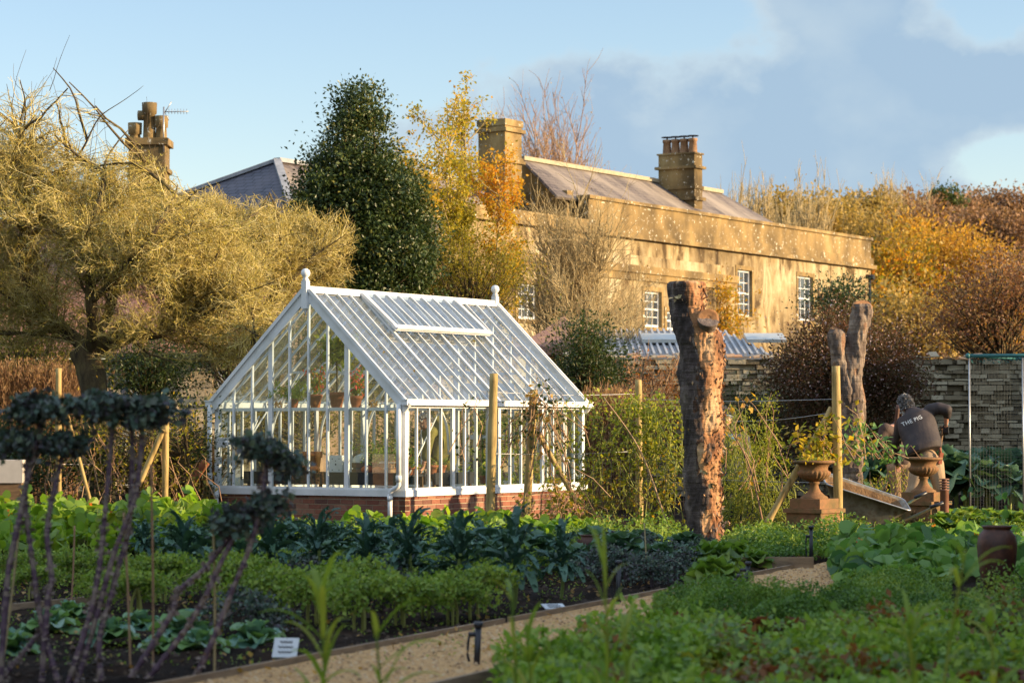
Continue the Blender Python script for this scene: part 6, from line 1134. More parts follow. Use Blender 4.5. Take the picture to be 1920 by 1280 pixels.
# climbing and trailing plants
def vine(name, label, D, ells, n_st, n, mat, seed, lsize=.06, asp=.75, base_z=0, dd=.35, cat='climber', stemmat=None, dirs=None, group=None, droop=.2):
    global RS
    RS = np.random.RandomState(seed); env, E = env_px(ells, D, dd); vol = np.array([np.prod(e[1]) for e in E]); k = RS.choice(len(E), n_st, p=vol/vol.sum()); C = np.array([E[i][0] for i in k]); Rr = np.array([E[i][1] for i in k])
    A = C+nrm(RS.normal(size=(n_st, 3)))*Rr*RS.rand(n_st, 1)**.4; B = np.stack([A[:, 0]+.3*RS.randn(n_st), A[:, 1], np.maximum(A[:, 2]-.5-.5*RS.rand(n_st), base_z)], 1)
    P = np.stack([B, B*.6+A*.4+.05*RS.normal(size=A.shape), B*.2+A*.8+.05*RS.normal(size=A.shape), A], 1); c = np.array([E[0][0][0], D, 0]); t = thing(name, label, cat, c, 0, group); m = MB(); m.tubes(P, taper(n_st, 4, .007, .0025), 4); m.build('stems', stemmat or ML['twig_red'], t, c)
    i = RS.choice(n_st, n); f = RS.rand(n, 1)*2.999; kk = f.astype(int)[:, 0]; ff = f-kk[:, None]; Q = P[i, kk]*(1-ff)+P[i, kk+1]*ff; Q = Q+RS.normal(size=Q.shape)*[.07, .07, .05]; m = MB(); leaves(m, Q, lsize, asp, .5, droop=droop); m.build('leaves', mat, t, c); return t
ML['lime'] = M_leaf('lime_leaf', [(.16, .22, .03), (.30, .34, .04), (.42, .42, .06), (.10, .14, .02)], .45, .5)
vine('raspberry_row', 'yellow green leafy canes trained along the top wire right of the greenhouse', 34.6, [(1130, 752, 75, 26), (1220, 760, 65, 30), (1265, 740, 35, 26)], 46, 1900, ML['lime'], 701, .055, stemmat=ML['kale_stem'])
vine('raspberry_row', 'leafy bramble mass between greenhouse corner and nearest stump', 34.9, [(1180, 860, 95, 90), (1240, 820, 50, 80), (1110, 900, 50, 70), (1250, 930, 50, 50)], 80, 1700, ML['vine'], 702, .062, stemmat=ML['kale_stem'])
vine('bramble', 'sparse bramble with autumn leaves below the mossy post', 33.4, [(1040, 900, 60, 60), (1000, 940, 70, 30), (1080, 950, 40, 40)], 50, 620, ML['vine'], 703, .065)
vine('trailing_vine', 'dark leaved shoot trailing along the greenhouse gutter', 34.0, [(1010, 748, 80, 12), (1040, 745, 45, 14), (1015, 710, 14, 26), (900, 748, 30, 5)], 34, 260, ML['dark'], 704, .06, dd=.12); vine('trailing_vine', 'cluster of orange yellow leaves on top of the mossy post', 34.1, [(1004, 738, 16, 14)], 8, 60, ML['gold'], 705, .07, dd=.1)
vine('feathery_shrub', 'feathery yellow green plants right of the nearest stump', 34.0, [(1390, 860, 48, 100), (1420, 910, 60, 60), (1375, 790, 26, 60), (1450, 930, 50, 45)], 110, 5200, ML['lime'], 706, .042, .35, cat='shrub', stemmat=ML['kale_stem']); vine('autumn_creeper', 'orange leaves on a dark cane beside the nearest stump', 33.2, [(1368, 800, 26, 16), (1390, 805, 18, 12), (1385, 745, 22, 14)], 12, 60, ML['gold'], 707, .09)
vine('tall_weed', 'tall light green spire of leaves standing alone before the dark shrub', 33.5, [(1437, 720, 13, 42), (1437, 780, 16, 60), (1440, 830, 18, 50)], 10, 900, ML['lime'], 708, .05, .35, dd=.12, cat='plant'); vine('yellow_creeper', 'bright yellow creeper leaves around the tall pale post', 31.8, [(1530, 825, 42, 38), (1570, 760, 30, 18), (1555, 800, 30, 50), (1500, 800, 20, 30)], 16, 300, ML['vine_yellow'], 709, .085, base_z=1.0)
vine('green_creeper', 'green leafy branch reaching right from the pale post across the forked trunk', 32.4, [(1625, 820, 32, 30), (1600, 790, 20, 20), (1655, 845, 22, 24), (1660, 815, 16, 14)], 24, 190, ML['nast_dark'], 710, .085, base_z=1.0); vine('bramble', 'olive undergrowth behind the left posts', 36.4, [(200, 830, 130, 80), (330, 870, 70, 60)], 90, 1100, ML['olive'], 711, .06); vine('feathery_shrub', 'green weeds around the foot of the forked trunk', 36.6, [(1600, 915, 45, 26), (1650, 905, 40, 26), (1690, 880, 20, 18)], 60, 1200, ML['lime'], 712, .05, .4, cat='plant')
for i, (a, b, D, lab) in enumerate([((1132, 745), (1256, 985), 33.8, 'arching dark cane left of the nearest stump'), ((1352, 780), (1435, 990), 33.0, 'arching dark cane right of the nearest stump'), ((1030, 790), (1075, 985), 33.9, 'dark cane crossing the mossy post brace'), ((1465, 880), (1428, 985), 32.5, 'short bare cane leaning left beside the urn pedestal')]):
    A = at(*a, D); B = at(*b, D); B[2] = 0; m = MB(); m.tube(spline([B, B*.45+A*.55+[.10, 0, .08], A], 14), np.linspace(.014, .006, 14), 7); o = m.build('bare_cane', ML['twig_red'], None, B); o.location = Vector([float(v) for v in B]); tag(o, lab, 'cane')
# ---- urns
def urn_at(px, D, label, leavesin, cx_=None):
    X = gx(px, D); t = thing('garden_urn', label, 'urn', (X, D, 0), RZ-.12, 'terracotta urns flanking the wheelbarrow')
    m = MB(); m.box((-.27, -.27, -.05), (.27, .27, .06)); m.box((-.245, -.245, .0605), (.245, .245, .36)); m.box((-.275, -.275, .3605), (.275, .275, .41))
    m.box((-.247-.008, -.17, .11), (-.2455, .17, .31)); m.box((-.17, -.247-.008, .11), (.17, -.2455, .31)); pd = m.build('pedestal', MAT['terracotta_old'], t)
    m = MB()
    for k in range(14):
        a = k/14*6.28; m.ball((.055*math.cos(a), -.262, .21+.06*math.sin(a)), (.018, .012, .024), 8, 6); 
        if k < 7: m.ball((-.262, .055*math.cos(a*2), .21+.06*math.sin(a*2)), (.012, .018, .024), 8, 6)
    m.ball((0, -.262, .21), (.025, .015, .03), 10, 8); m.build('relief_ornament', MAT['terracotta_old'], pd)
    m = MB(); m.box((-.215, -.215, .4105), (.215, .215, .53)); m.build('plinth', MAT['terracotta_old'], t)
    m = MB(); m.lathe([(.17, .531), (.165, .55), (.13, .57), (.085, .61), (.058, .66), (.052, .70), (.068, .715), (.068, .725), (.055, .735)], 28, smooth=True); m.build('foot', MAT['terracotta_old'], t)
    zz = np.linspace(.735, .875, 14); rr = np.interp(zz, [.735, .75, .78, .82, .85, .875], [.055, .10, .15, .182, .188, .17]); m = MB(); m.lathe(np.stack([rr, zz], 1), 96, flute=(.10, 22, lambda z: np.clip((z-.74)/.02, 0, 1)*np.clip((.87-z)/.02, 0, 1)))
    m.lathe([(.17, .875), (.165, .89), (.172, .915), (.19, .94), (.225, .955), (.252, .962), (.258, .975), (.252, .99), (.232, .995), (.205, .98), (.001, .955)], 32); m.build('bowl', MAT['terracotta_old'], t)
    if leavesin: m = MB(); P = RS.normal(size=(260, 3))*[.10, .10, .018]+[0, 0, .995]; leaves(m, P, .05, .7); o = m.build('fallen_leaves', ML['vine_yellow'], None); o.location = (X, D, 0); tag(o, 'yellow leaves heaped in the left urn', None, None, 'stuff')
    return t
urn_at(1526, 31.2, 'terracotta urn on a pedestal filled with yellow leaves, beside the pale post', True); urn_at(1731, 34.3, 'empty terracotta urn on a pedestal in front of the gardener', False)
# ---- wheelbarrow
wb0 = at(1622, 985, 33.2); wb0[2] = 0; wb = thing('wheelbarrow', 'old galvanised wheelbarrow tipped on its side rail between the two urns', 'wheelbarrow', wb0)
a_ = -.30; R2 = np.array([[math.cos(a_), 0, -math.sin(a_)], [0, 1, 0], [math.sin(a_), 0, math.cos(a_)]])
cz = at(1622, 922, 33.2)[2]
def tr(p): p = np.asarray(p, float)@R2.T+np.array([.0, 0, cz]); p[..., 2] += .22*p[..., 1]; return p
def loft(m, rings, close=True):
    P = np.array(rings); i = np.arange(P.shape[0]*P.shape[1]).reshape(P.shape[:2]); a, b = i[:-1], i[1:]; m.add(P.reshape(-1, 3), np.stack([a, np.roll(a, -1, 1), np.roll(b, -1, 1), b], -1).reshape(-1, 4), .5, True)
def rrect(x0, x1, w0, w1, z0, z1, r=.08, n=5):
    """rounded rectangle ring, width w0 at x0 and w1 at x1"""
    P = []
    for (cx_, cy_, sx, sy, a0) in ((x1, w1, -1, -1, 0), (x0, w0, 1, -1, 90), (x0, -w0, 1, 1, 180), (x1, -w1, -1, 1, 270)):
        for k in range(n): a = R_(a0+90*k/(n-1)); P.append((cx_+sx*r+r*math.cos(a), cy_+sy*r+r*math.sin(a), 0))
    P = np.array(P); P[:, 2] = z0+(z1-z0)*(P[:, 0]-x0)/(x1-x0); return P
m = MB(); rim = rrect(-.56, .56, .36, .30, .02, .0); bot = rrect(-.30, .36, .24, .20, -.34, -.30, .05); mid = rim*.5+bot*.5
loft(m, [tr(q) for q in (rim*[1.03, 1.05, 1], rim, mid, bot)]); loft(m, [tr(q) for q in (rim*[1.03, 1.05, 1]-[0, 0, .012], rim*[1.03, 1.05, 1])]); m.add(tr(bot), [list(range(len(bot)))], .5)
MAT['rusty'] = M_noise('weathered_zinc', [(.07, .055, .04), (.18, .15, .11), (.26, .24, .20), (.14, .09, .05)], 5, .6, .3, .004, metal=.25); m.build('tray', MAT['rusty'], wb)
m = MB(); loft(m, [tr(q*[.975, .97, 1]+[0, 0, .004]) for q in (rim-[0, 0, .03], mid, bot)]); m.add(tr(bot*[.975, .97, 1]+[0, 0, .006]), [list(range(len(bot)))], .5); m.build('caked_soil', M_noise('caked_soil', [(.10, .055, .025), (.22, .13, .06), (.16, .10, .06)], 6, .95, .8, .02), wb)
m = MB(); m.tube(tr(np.concatenate([rim*[1.03, 1.05, 1], (rim*[1.03, 1.05, 1])[:1]])), .011, 8); m.build('rolled_rim', MAT['metal'], wb)
hm = M_noise('green_painted_tube', [(.04, .10, .07), (.14, .10, .05), (.06, .14, .10)], 9, .6, .1, .003)
for sy, sl_ in ((-1, 0), (1, .0)):
    g0 = tr((-.55, sy*.10, -.36)); g1 = tr((.2, sy*.22, -.36)); e = at(1766 if sy < 0 else 1735, 943 if sy < 0 else 924, 33.2+sy*.3)-wb0; m = MB(); m.tube(spline([g0, g1, (g1+e)/2+[.02, 0, -.03], e], 16), .018, 8); hd = m.build('handle', hm, wb); m = MB(); m.tube([e-nrm(e-g1)*.16, e+nrm(e-g1)*.02], .024, 8); m.build('grip', MAT['plastic'], hd)
    m = MB(); q = tr((.25, sy*.2, -.36)); m.tube([q, [q[0]+.02, q[1], -.0]], .014, 7); m.build('leg', hm, wb)
wc = tr((-.62, 0, -.40)); wc[2] = .19; m = MB(); an = np.linspace(0, 2*math.pi, 25); m.tubes(np.stack([wc[0]+.165*np.cos(an), np.full(25, wc[1]), wc[2]+.165*np.sin(an)], 1)[None], np.full((1, 25), .03), 8); wl_ = m.build('wheel', MAT['plastic'], wb); m = MB(); m.tube([wc-[0, .06, 0], wc+[0, .06, 0]], .04, 10); [m.tube([wc, wc+[.15*math.cos(a), 0, .15*math.sin(a)]], .008, 5) for a in np.linspace(0, 6.28, 7)[:-1]]; m.build('hub', MAT['metal'], wl_)
m = MB(); [m.tube([wc+[0, s*.09, 0], tr((-.55, s*.10, -.36))], .014, 7) for s in (-1, 1)]; m.build('wheel_fork', hm, wb)
# ---- louvred bollard
X = gx(1770, 34.0); t = thing('louvred_bollard', 'slim rusty brown bollard light with louvred head beside the right urn', 'bollard', (X, 34.0, 0)); mt = M_noise('brown_enamel', [(.16, .07, .045), (.24, .11, .07)], 9, .6, .1, .002); z1 = at(0, 897, 34)[2]
m = MB(); m.lathe([(.058, -.03), (.058, z1-.16), (.066, z1-.155), (.066, z1-.14), (.001, z1-.138)], 20); m.build('post', mt, t); m = MB()
for k in range(3): z = z1-.115+.034*k; m.lathe([(.045, z), (.066, z-.006), (.066, z+.008), (.045, z+.014)], 20)
m.lathe([(.066, z1-.012), (.066, z1), (.001, z1+.004)], 20); m.lathe([(.035, z1-.14), (.035, z1-.01)], 12); m.build('louvres', mt, t)
# ---- dark clay jar
def jar(label, px, D, ztop, r, seed=1, mat='darkpot'):
    t = thing('clay_jar', label, 'jar', (gx(px, D), D, 0)); m = MB(); h = ztop; m.lathe([(r*.62, -.02), (r*.70, .03), (r*.78, h*.2), (r*.94, h*.5), (r*1., h*.72), (r*.93, h*.85), (r*.72, h*.93), (r*.66, h*.95), (r*.74, h*.975), (r*.76, h), (r*.66, h), (r*.6, h*.93), (r*.5, h*.7), (.001, h*.65)], 40); m.build('jar_body', MAT[mat], t); return t
jar('tall dark brown clay jar standing in the leaves at lower right', 1868, 21.2, at(0, 985, 21.2)[2], .165); jar('small dark rhubarb forcing pot half hidden behind the broccoli', 1105, 25.0, at(0, 1002, 25)[2], .13)
leafy('jar_nasturtium', 'large round leaves rising behind the dark jar at the right edge', 24.5, [(1890, 980, 40, 18), (1850, 965, 30, 12)], 22, 60, .075, ML['nast_dark'], 720, 1885, .3, .01, cat='plant', asp=1.)
# ---- netting cage
DN = 38.0; ztn = at(0, 667, DN)[2]; t = thing('netting_cage', 'fruit cage of thin metal poles and fine netting with a teal top rail', 'netting cage', (gx(1818, DN), DN, 0)); dx = gx(1918, DN)-gx(1818, DN)
for (x, y) in ((0, 0), (dx, 0), (dx*2.2, 0), (dx*2.2, 2.6)): m = MB(); m.tube([(x, y, -.05), (x, y, ztn)], .013, 10); m.build('pole', MAT['metal'], t)
tm = M_plain('teal_sleeve', (.02, .13, .13), .5); m = MB(); m.tube([(-.04, 0, ztn), (dx*2.3, 0, ztn+.01)], .030, 10); m.tube([(0, -.0, ztn), (dx*2.2, 2.6, ztn)], .02, 8); m.ball((-.02, 0, ztn), .04, 10, 8); m.build('top_rail', tm, t)
m = MB(); P = RS.rand(260, 3)*[dx*2.2, .05, .10]; P[:, 2] = ztn-P[:, 2]; leaves(m, P, .05, .35, dirs=[[1, 0, -.3]]*260); m.build('bunched_net', tm, t)
nm_ = M_plain('net_string', (.06, .07, .07), .7); m = MB()
for k in range(int(dx*2.2/.045)): x = .02+.045*k; m.tubes(np.array([[(x, .01, 0), (x+.01, .02, ztn*.5), (x, .01, ztn)]]), np.full((1, 3), .0017), 3)
for k in range(int(ztn/.045)): z = .045*k; m.tubes(np.array([[(0, .01, z), (dx, .03, z+.01), (dx*2.2, .01, z)]]), np.full((1, 3), .0017), 3)
m.build('net', nm_, t)
# pale box at the left edge and a few bits
t = thing('cold_frame', 'pale slab sided cold frame at the far left edge behind the kale heads', 'cold frame', at(18, 908, 34)*[1, 1, 0]); z0, z1 = at(0, 905, 34)[2], at(0, 862, 34)[2]; m = MB(); m.box((-.5, 0, z0), (.17, .4, z1)); m.build('lid', M_plain('pale_board', (.55, .5, .44)), t); m = MB(); m.box((-.48, .02, -.02), (.15, .38, z0-.001)); m.build('base', MAT['wood'], t)

# ================================================================ PEOPLE
def capsule(m, a, b, ra, rb, n=14):
    a = np.asarray(a, float); b = np.asarray(b, float); t_ = nrm(b-a); L_ = np.linalg.norm(b-a); th = np.linspace(0, math.pi/2, 5)
    prof = [(-ra*math.cos(x), ra*max(math.sin(x), .05)) for x in th]+[(L_*f, ra+(rb-ra)*f) for f in (.25, .5, .75)]+[(L_+rb*math.sin(x), rb*max(math.cos(x), .05)) for x in th]
    P = np.array([a+t_*p for p, _ in prof]); m.tube(P, [q for _, q in prof], n)
def chain(m, pts, rad):
    for i in range(len(pts)-1): capsule(m, pts[i], pts[i+1], rad[i], rad[i+1])
def skinned(name, m, mat, parent, vox=.012, sm=6, origin=None):
    o = m.build(name, mat, parent, origin); md = o.modifiers.new('remesh', 'REMESH'); md.mode = 'VOXEL'; md.voxel_size = vox; md.use_smooth_shade = True; s = o.modifiers.new('smooth', 'SMOOTH'); s.iterations = sm; s.factor = .5; return o
def hand(m, w, d, side, curl=.6, up=(0, 0, 1), s=1.):
    """palm with four bent fingers of different lengths and a thumb; d = direction from wrist, side = towards the thumb"""
    d = nrm(np.array(d, float)); sd_ = nrm(np.array(side, float)-d*np.dot(side, d)); nn = np.cross(d, sd_); w = np.asarray(w, float)
    for q in (-.028, -.010, .010, .028): capsule(m, w+sd_*q*s*.8, w+d*.085*s+sd_*q*s, .013*s, .012*s, 8)
    for q, L_ in ((.030, .068), (.010, .078), (-.011, .072), (-.031, .055)):
        a = w+d*.09*s+sd_*q*s; d2 = nrm(d*math.cos(curl)+nn*math.sin(curl)); b = a+d2*L_*.55*s; d3 = nrm(d*math.cos(curl*2.1)+nn*math.sin(curl*2.1)); c = b+d3*L_*.45*s; chain(m, [a, b, c], [.0095*s, .009*s, .0075*s])
    a = w+d*.02*s+sd_*.03*s; b = a+(sd_*.7+d*.5+nn*.4)*.045*s; c = b+(sd_*.1+d*.8+nn*.7)*.035*s; chain(m, [a, b, c], [.013*s, .0105*s, .0085*s])
def head(m, c, fwd, up, s=1.):
    """skull, jaw, nose, ears, brow, lips and neck stub"""
    f = nrm(np.array(fwd, float)); u = nrm(np.array(up, float)-f*np.dot(up, f)); r = np.cross(f, u); c = np.asarray(c, float)
    th = np.linspace(.04, math.pi-.04, 14); an = np.arange(20)*2*math.pi/20; V = []
    for t_ in th:
        z = -math.cos(t_)*.118; w_ = math.sin(t_); jaw = 1-.22*max(0, -z/.118)
        for a in an: V.append(c+(r*math.cos(a)*.076*jaw+f*(math.sin(a)*.096*(1-.1*max(0, -z/.118))+(.012 if z < 0 else 0)))*w_*s+u*z*s)
    V = np.array(V); i = np.arange(len(V)).reshape(14, 20); a_, b_ = i[:-1], i[1:]; m.add(V, np.stack([a_, np.roll(a_, -1, 1), np.roll(b_, -1, 1), b_], -1).reshape(-1, 4), .5, True); m.add(V[i[0]], [list(range(20))[::-1]]); m.add(V[i[-1]], [list(range(20))])
    capsule(m, c+f*.098*s+u*.012*s, c+f*.118*s-u*.022*s, .010*s, .014*s, 8); capsule(m, c+f*.088*s-u*.075*s, c+f*.092*s-u*.085*s, .022*s, .02*s, 8)
    for q in (-1, 1): m.ball(c+r*q*.078*s-u*.005*s-f*.005*s, np.array([.014, .022, .032])*s, 10, 8); capsule(m, c+f*.088*s+r*q*.045*s+u*.028*s, c+f*.096*s+r*q*.012*s+u*.026*s, .009*s, .009*s, 8)
    return f, u, r
def facebits(parent, c, f, u, r, s, org, lip=(.45, .14, .10)):
    for q in (-1, 1): m = MB(); m.ball(c+f*.086*s+r*q*.030*s+u*.008*s, .0125*s, 10, 8); e = m.build('eye', M_plain('eye_white', (.6, .58, .55), .3), parent, org); m = MB(); m.ball(c+f*.0965*s+r*q*.030*s+u*.007*s, .0052*s, 8, 6); m.build('iris', MAT['plastic'], e, org)
    m = MB(); P = [c+f*(.100-.0008*abs(x)*10)*s+r*x*.0065*s-u*(.050-.0012*abs(x)**1.5)*s for x in range(-4, 5)]; m.tube(P, .0042*s, 6); m.build('mouth', M_plain('lips', lip, .5), parent, org)
def hairball(name, parent, c, f, u, r, s, cols, org, n=1500, length=.03, beard=False, front=.3, low=-.4, curl=1.):
    P = nrm(RS.normal(size=(n*3, 3))); ff, uu = P@f, P@u; ok = ((ff < front) | (uu > .55)) & (uu > low); P = P[ok][:n]; Q = c+P*np.array([.088, .105, .125]).max()*0
    loc = np.stack([P@r*.084, P@f*.104, P@u*.125], 1)*s; Q = c+loc[:, :1]*r+loc[:, 1:2]*f+loc[:, 2:3]*u; m = MB(); leaves(m, Q, length, .5, dirs=P*.5-u*.3*(1/curl)); base_ = MB(); base_.ball((0, 0, 0), 1, 16, 12); V = base_.V[0]; 
    V = V*np.array([.079, .098, .120])*s; W = c+V[:, :1]*r+(V[:, 1:2]-.012*s)*f+(V[:, 2:3]+.012*s)*u
    return m.build(name, M_leaf(name+'_col', cols, .7, 0), parent, org)
# -- the gardener with his back to us
FD = 36.0; A_ = lambda x, y, d=0.: at(x, y, FD+d)
g0 = A_(1735, 985)*[1, 1, 0]
gd_ = thing('person', 'grey haired gardener in dark lettered jacket and tan trousers bending with his back turned', 'person', g0)
hd_c = A_(1698, 758, .40); nk = A_(1711, 778, .28); ch_ = A_(1722, 812, .2); bl = A_(1733, 850, .05); pv = A_(1738, 868, .0)
lS, lE, lW = A_(1692, 792, .30), A_(1680, 830, .52), A_(1683, 868, .72); rS, rE, rW = A_(1744, 769, .22), A_(1775, 768, .16), A_(1774, 797, .30)
lH, rH = A_(1724, 872, .02), A_(1753, 870, .02); lK, rK = A_(1713, 920, -.10), A_(1762, 915, -.02); lF, rF = A_(1718, 978, .05), A_(1760, 976, .12)
lK[2] = max(lK[2], .5); m = MB(); fw_, up_, rt_ = head(m, hd_c, (-.42, .80, -.42), (-.25, .35, .9)); capsule(m, nk, hd_c+up_*-.06, .058, .055); chain(m, [pv, bl, ch_, nk], [.12, .12, .14, .06]); chain(m, [nk, rS, rE, rW], [.06, .055, .042, .029]); chain(m, [nk, lS, lE, lW], [.06, .055, .042, .029])
chain(m, [lH, lK, lF], [.085, .055, .04]); chain(m, [rH, rK, rF], [.085, .055, .04])
for F_ in (lF, rF): capsule(m, F_-[0, .03, -.02], F_+[-.04, .16, -.0], .04, .035)
hand(m, rW, (-.05, .15, -1), (-1, .3, 0), .7); hand(m, lW, (.1, .4, -.8), (1, .2, 0), .7)
body = skinned('body', m, MAT['skin'], gd_, .010, 3, g0)
facebits(gd_, hd_c, fw_, up_, rt_, 1., g0)
JK = M_noise('dark_jacket', [(.028, .022, .024), (.055, .042, .042)], 6, .75, .5, .012, fine=14)
m = MB(); ax_ = [(1732, 848, -.02, .262, .175), (1731, 838, .0, .272, .185), (1727, 822, .07, .268, .18), (1721, 803, .15, .278, .175), (1717, 788, .2, .27, .16), (1714, 778, .23, .22, .14), (1712, 771, .26, .12, .10), (1710, 766, .29, .08, .075)]
rings = []; ra_ = nrm(np.array([math.cos(R_(15)), 0, math.sin(R_(15))]))
for (px_, py_, d_, w_, h_) in ax_:
    c = A_(px_, py_, d_); fa = np.array([.15, .93, -.3]); an = np.linspace(0, 2*math.pi, 33)[:-1]; rings.append([c+ra_*w_*np.sign(math.cos(a))*abs(math.cos(a))**.8+fa*h_*math.sin(a)*(1+.03*math.sin(5*a+py_*.3)) for a in an])
rings = np.array(rings); i = np.arange(rings.shape[0]*32).reshape(-1, 32); m.add(rings.reshape(-1, 3), np.stack([i[:-1], np.roll(i[:-1], -1, 1), np.roll(i[1:], -1, 1), i[1:]], -1).reshape(-1, 4), .5, True); m.add(rings[0], [list(range(32))[::-1]]); m.add(rings[-1], [list(range(32))])
chain(m, [rS, (rS+rE)/2+[0, 0, .03], rE, (rE+rW)/2+[.01, 0, .03]], [.095, .085, .078, .06]); chain(m, [lS, lE, lW], [.09, .072, .055]); capsule(m, nk, nk*.55+hd_c*.45, .082, .07)
jk = skinned('jacket', m, JK, gd_, .011, 8, g0)
TR = M_noise('tan_trousers', [(.26, .17, .10), (.38, .27, .17)], 7, .85, .5, .01, fine=18)
m = MB(); chain(m, [pv+[0, -.0, .06], pv], [.155, .165]); chain(m, [lH, lK, lF+[0, 0, .08]], [.128, .098, .078]); chain(m, [rH, rK, rF+[0, 0, .08]], [.128, .092, .076]); [capsule(m, q-[.05, 0, 0], q+[.05, 0, 0], .085, .085) for q in (lK+[0, 0, -.05], lK+[0, -.02, -.13])]; skinned('trousers', m, TR, gd_, .012, 5, g0)
m = MB()
for F_ in (lF, rF): q = F_*[1, 1, 0]; chain(m, [q+[0, -.03, .12], q+[0, -.04, .04], q+[-.03, .17, .035]], [.058, .055, .05])
skinned('boots', m, MAT['plastic'], gd_, .011, 3, g0)
m = MB(); hand(m, rW, (-.05, .15, -1), (-1, .3, 0), .7, s=1.13); skinned('glove', m, MAT['plastic'], gd_, .006, 2, g0); m = MB(); m.tube([rW+[0, 0, .035], rW+[0, 0, .0]], .036, 14); m.build('glove_cuff', M_plain('blue_cuff', (.03, .16, .22)), gd_, g0)
hairball('hair', gd_, hd_c, fw_, up_, rt_, 1.03, [(.08, .075, .075), (.22, .21, .21), (.42, .41, .41), (.14, .13, .13)], g0, 2200, .035, front=.35, low=-.55, curl=3)
m = MB(); q = hd_c+fw_*.05-up_*.075; P = q+RS.normal(size=(260, 3))*.028; leaves(m, P, .035, .5, dirs=[-up_]*260); m.build('beard', M_leaf('white_beard', [(.55, .55, .55), (.75, .75, .75)], .7, .1), gd_, g0)
m = MB(); q = A_(1764, 856, -.12); m.box((-.025, -.02, -.10), (.025, .02, .06), (np.array(Euler((.1, .15, .3)).to_matrix()), q)); m.tube([q+[0, 0, .05], q+[-.01, 0, .13]], .014, 8); m.build('tool_pouch', M_plain('red_leather', (.30, .07, .03)), gd_, g0)
t = thing('garden_fork', 'wooden handled garden fork held upright in front of the gardener', 'tool', (rW+[-.02, .06, 0])*[1, 1, 0]); c0 = np.array(t.location); m = MB(); tp_ = rW+[-.03, .09, -.02]-c0; bt = np.array([-.12, .18, .35]); m.tube([tp_, bt], .017, 8); m.tube([tp_+[-.05, 0, .0], tp_+[.05, 0, .0]], .015, 8); m.build('handle', MAT['wood'], t)
m = MB(); m.tube([bt+[-.09, 0, -.02], bt+[.09, 0, -.02]], .011, 7); [m.tube([bt+[x, 0, -.02], bt+[x, .02, -.33]], .007, 6) for x in (-.09, -.03, .03, .09)]; m.build('tines', MAT['metal'], t)
# lettering on the jacket, laid on the cloth across the shoulders
def letters(text, parent, a, b, nrm_dir, size, org, target):
    cu = bpy.data.curves.new('lettering', 'FONT'); cu.body = text; cu.size = size; cu.align_x = 'CENTER'; cu.extrude = .0; cu.resolution_u = 3; cu.space_character = 1.12; cu.offset = .0012
    tmp = bpy.data.objects.new('tmp', cu); dg = bpy.context.evaluated_depsgraph_get(); COL.objects.link(tmp); dg.update(); me = bpy.data.meshes.new_from_object(tmp.evaluated_get(dg)); COL.objects.unlink(tmp); bpy.data.objects.remove(tmp)
    X = nrm(b-a); Nn = nrm(np.array(nrm_dir, float)); Y = np.cross(Nn, X); mid = (a+b)/2
    import bmesh
    bm = bmesh.new(); bm.from_mesh(me); bmesh.ops.triangulate(bm, faces=bm.faces); bmesh.ops.subdivide_edges(bm, edges=[e for e in bm.edges if e.calc_length() > .008], cuts=3); bm.to_mesh(me); bm.free()
    for v in me.vertices: q = mid+X*v.co.x+Y*v.co.y+Nn*.35-org; v.co = Vector([float(w) for w in q])
    me.materials.clear(); me.materials.append(M_plain('white_print', (.62, .62, .60), .6)); o = bpy.data.objects.new('lettering', me); COL.objects.link(o); o.parent = parent
    sw = o.modifiers.new('lay_on_cloth', 'SHRINKWRAP'); sw.target = target; sw.wrap_method = 'PROJECT'; sw.use_project_z = False; sw.use_project_x = False; sw.use_project_y = True; sw.use_positive_direction = True; sw.use_negative_direction = False; sw.offset = -.004; sw.wrap_mode = 'ABOVE_SURFACE'; sw.offset = .012
    return o
letters('THE PIG', jk, A_(1693, 800, 0), A_(1732, 784, 0), (0, -1, 0), .074, g0, jk); jk.children[0].parent = jk
# -- second gardener mostly hidden behind him
g1 = at(1655, 985, 37.6)*[1, 1, 0]; B_ = lambda x, y, d=0.: at(x, y, 37.6+d)
p2 = thing('person', 'second gardener in brown, bent low and mostly hidden behind the man in the jacket', 'person', g1); pv2, ch2, nk2, hd2 = B_(1690, 870), B_(1672, 820, .1), B_(1684, 800, .15), B_(1692, 788, .25)
m = MB(); f2, u2, rt2 = head(m, hd2, (.3, .7, -.6), (.1, .5, .8)); chain(m, [pv2, ch2, nk2, hd2], [.11, .13, .06, .06]); ls2, le2, lw2 = B_(1660, 805, 0), B_(1648, 828, -.05), B_(1656, 850, .1); chain(m, [nk2, ls2, le2, lw2], [.06, .055, .042, .03]); hand(m, lw2, (.2, .3, -1), (1, 0, 0), .7); chain(m, [pv2+[-.1, 0, 0], B_(1682, 920), B_(1684, 985)*[1, 1, 0]+[0, 0, .04]], [.085, .055, .04]); chain(m, [pv2+[.08, 0, 0], B_(1700, 920), B_(1700, 985)*[1, 1, 0]+[0, 0, .04]], [.085, .055, .04]); skinned('body', m, MAT['skin'], p2, .011, 3, g1)
m = MB(); chain(m, [pv2+[0, 0, .05], ch2, nk2], [.15, .16, .10]); chain(m, [ch2+[0, 0, .04], ls2], [.12, .10]); chain(m, [ls2, le2, lw2], [.09, .072, .055]); skinned('jumper', m, M_noise('brown_jumper', [(.06, .04, .035), (.10, .065, .05)], 8, .85, .4, .01), p2, .012, 5, g1); m = MB(); chain(m, [pv2, pv2+[-.1, 0, -.05], B_(1682, 920), B_(1684, 978)], [.14, .12, .09, .075]); chain(m, [pv2+[.08, 0, 0], B_(1700, 920), B_(1700, 978)], [.12, .09, .075]); skinned('trousers', m, TR, p2, .012, 4, g1)
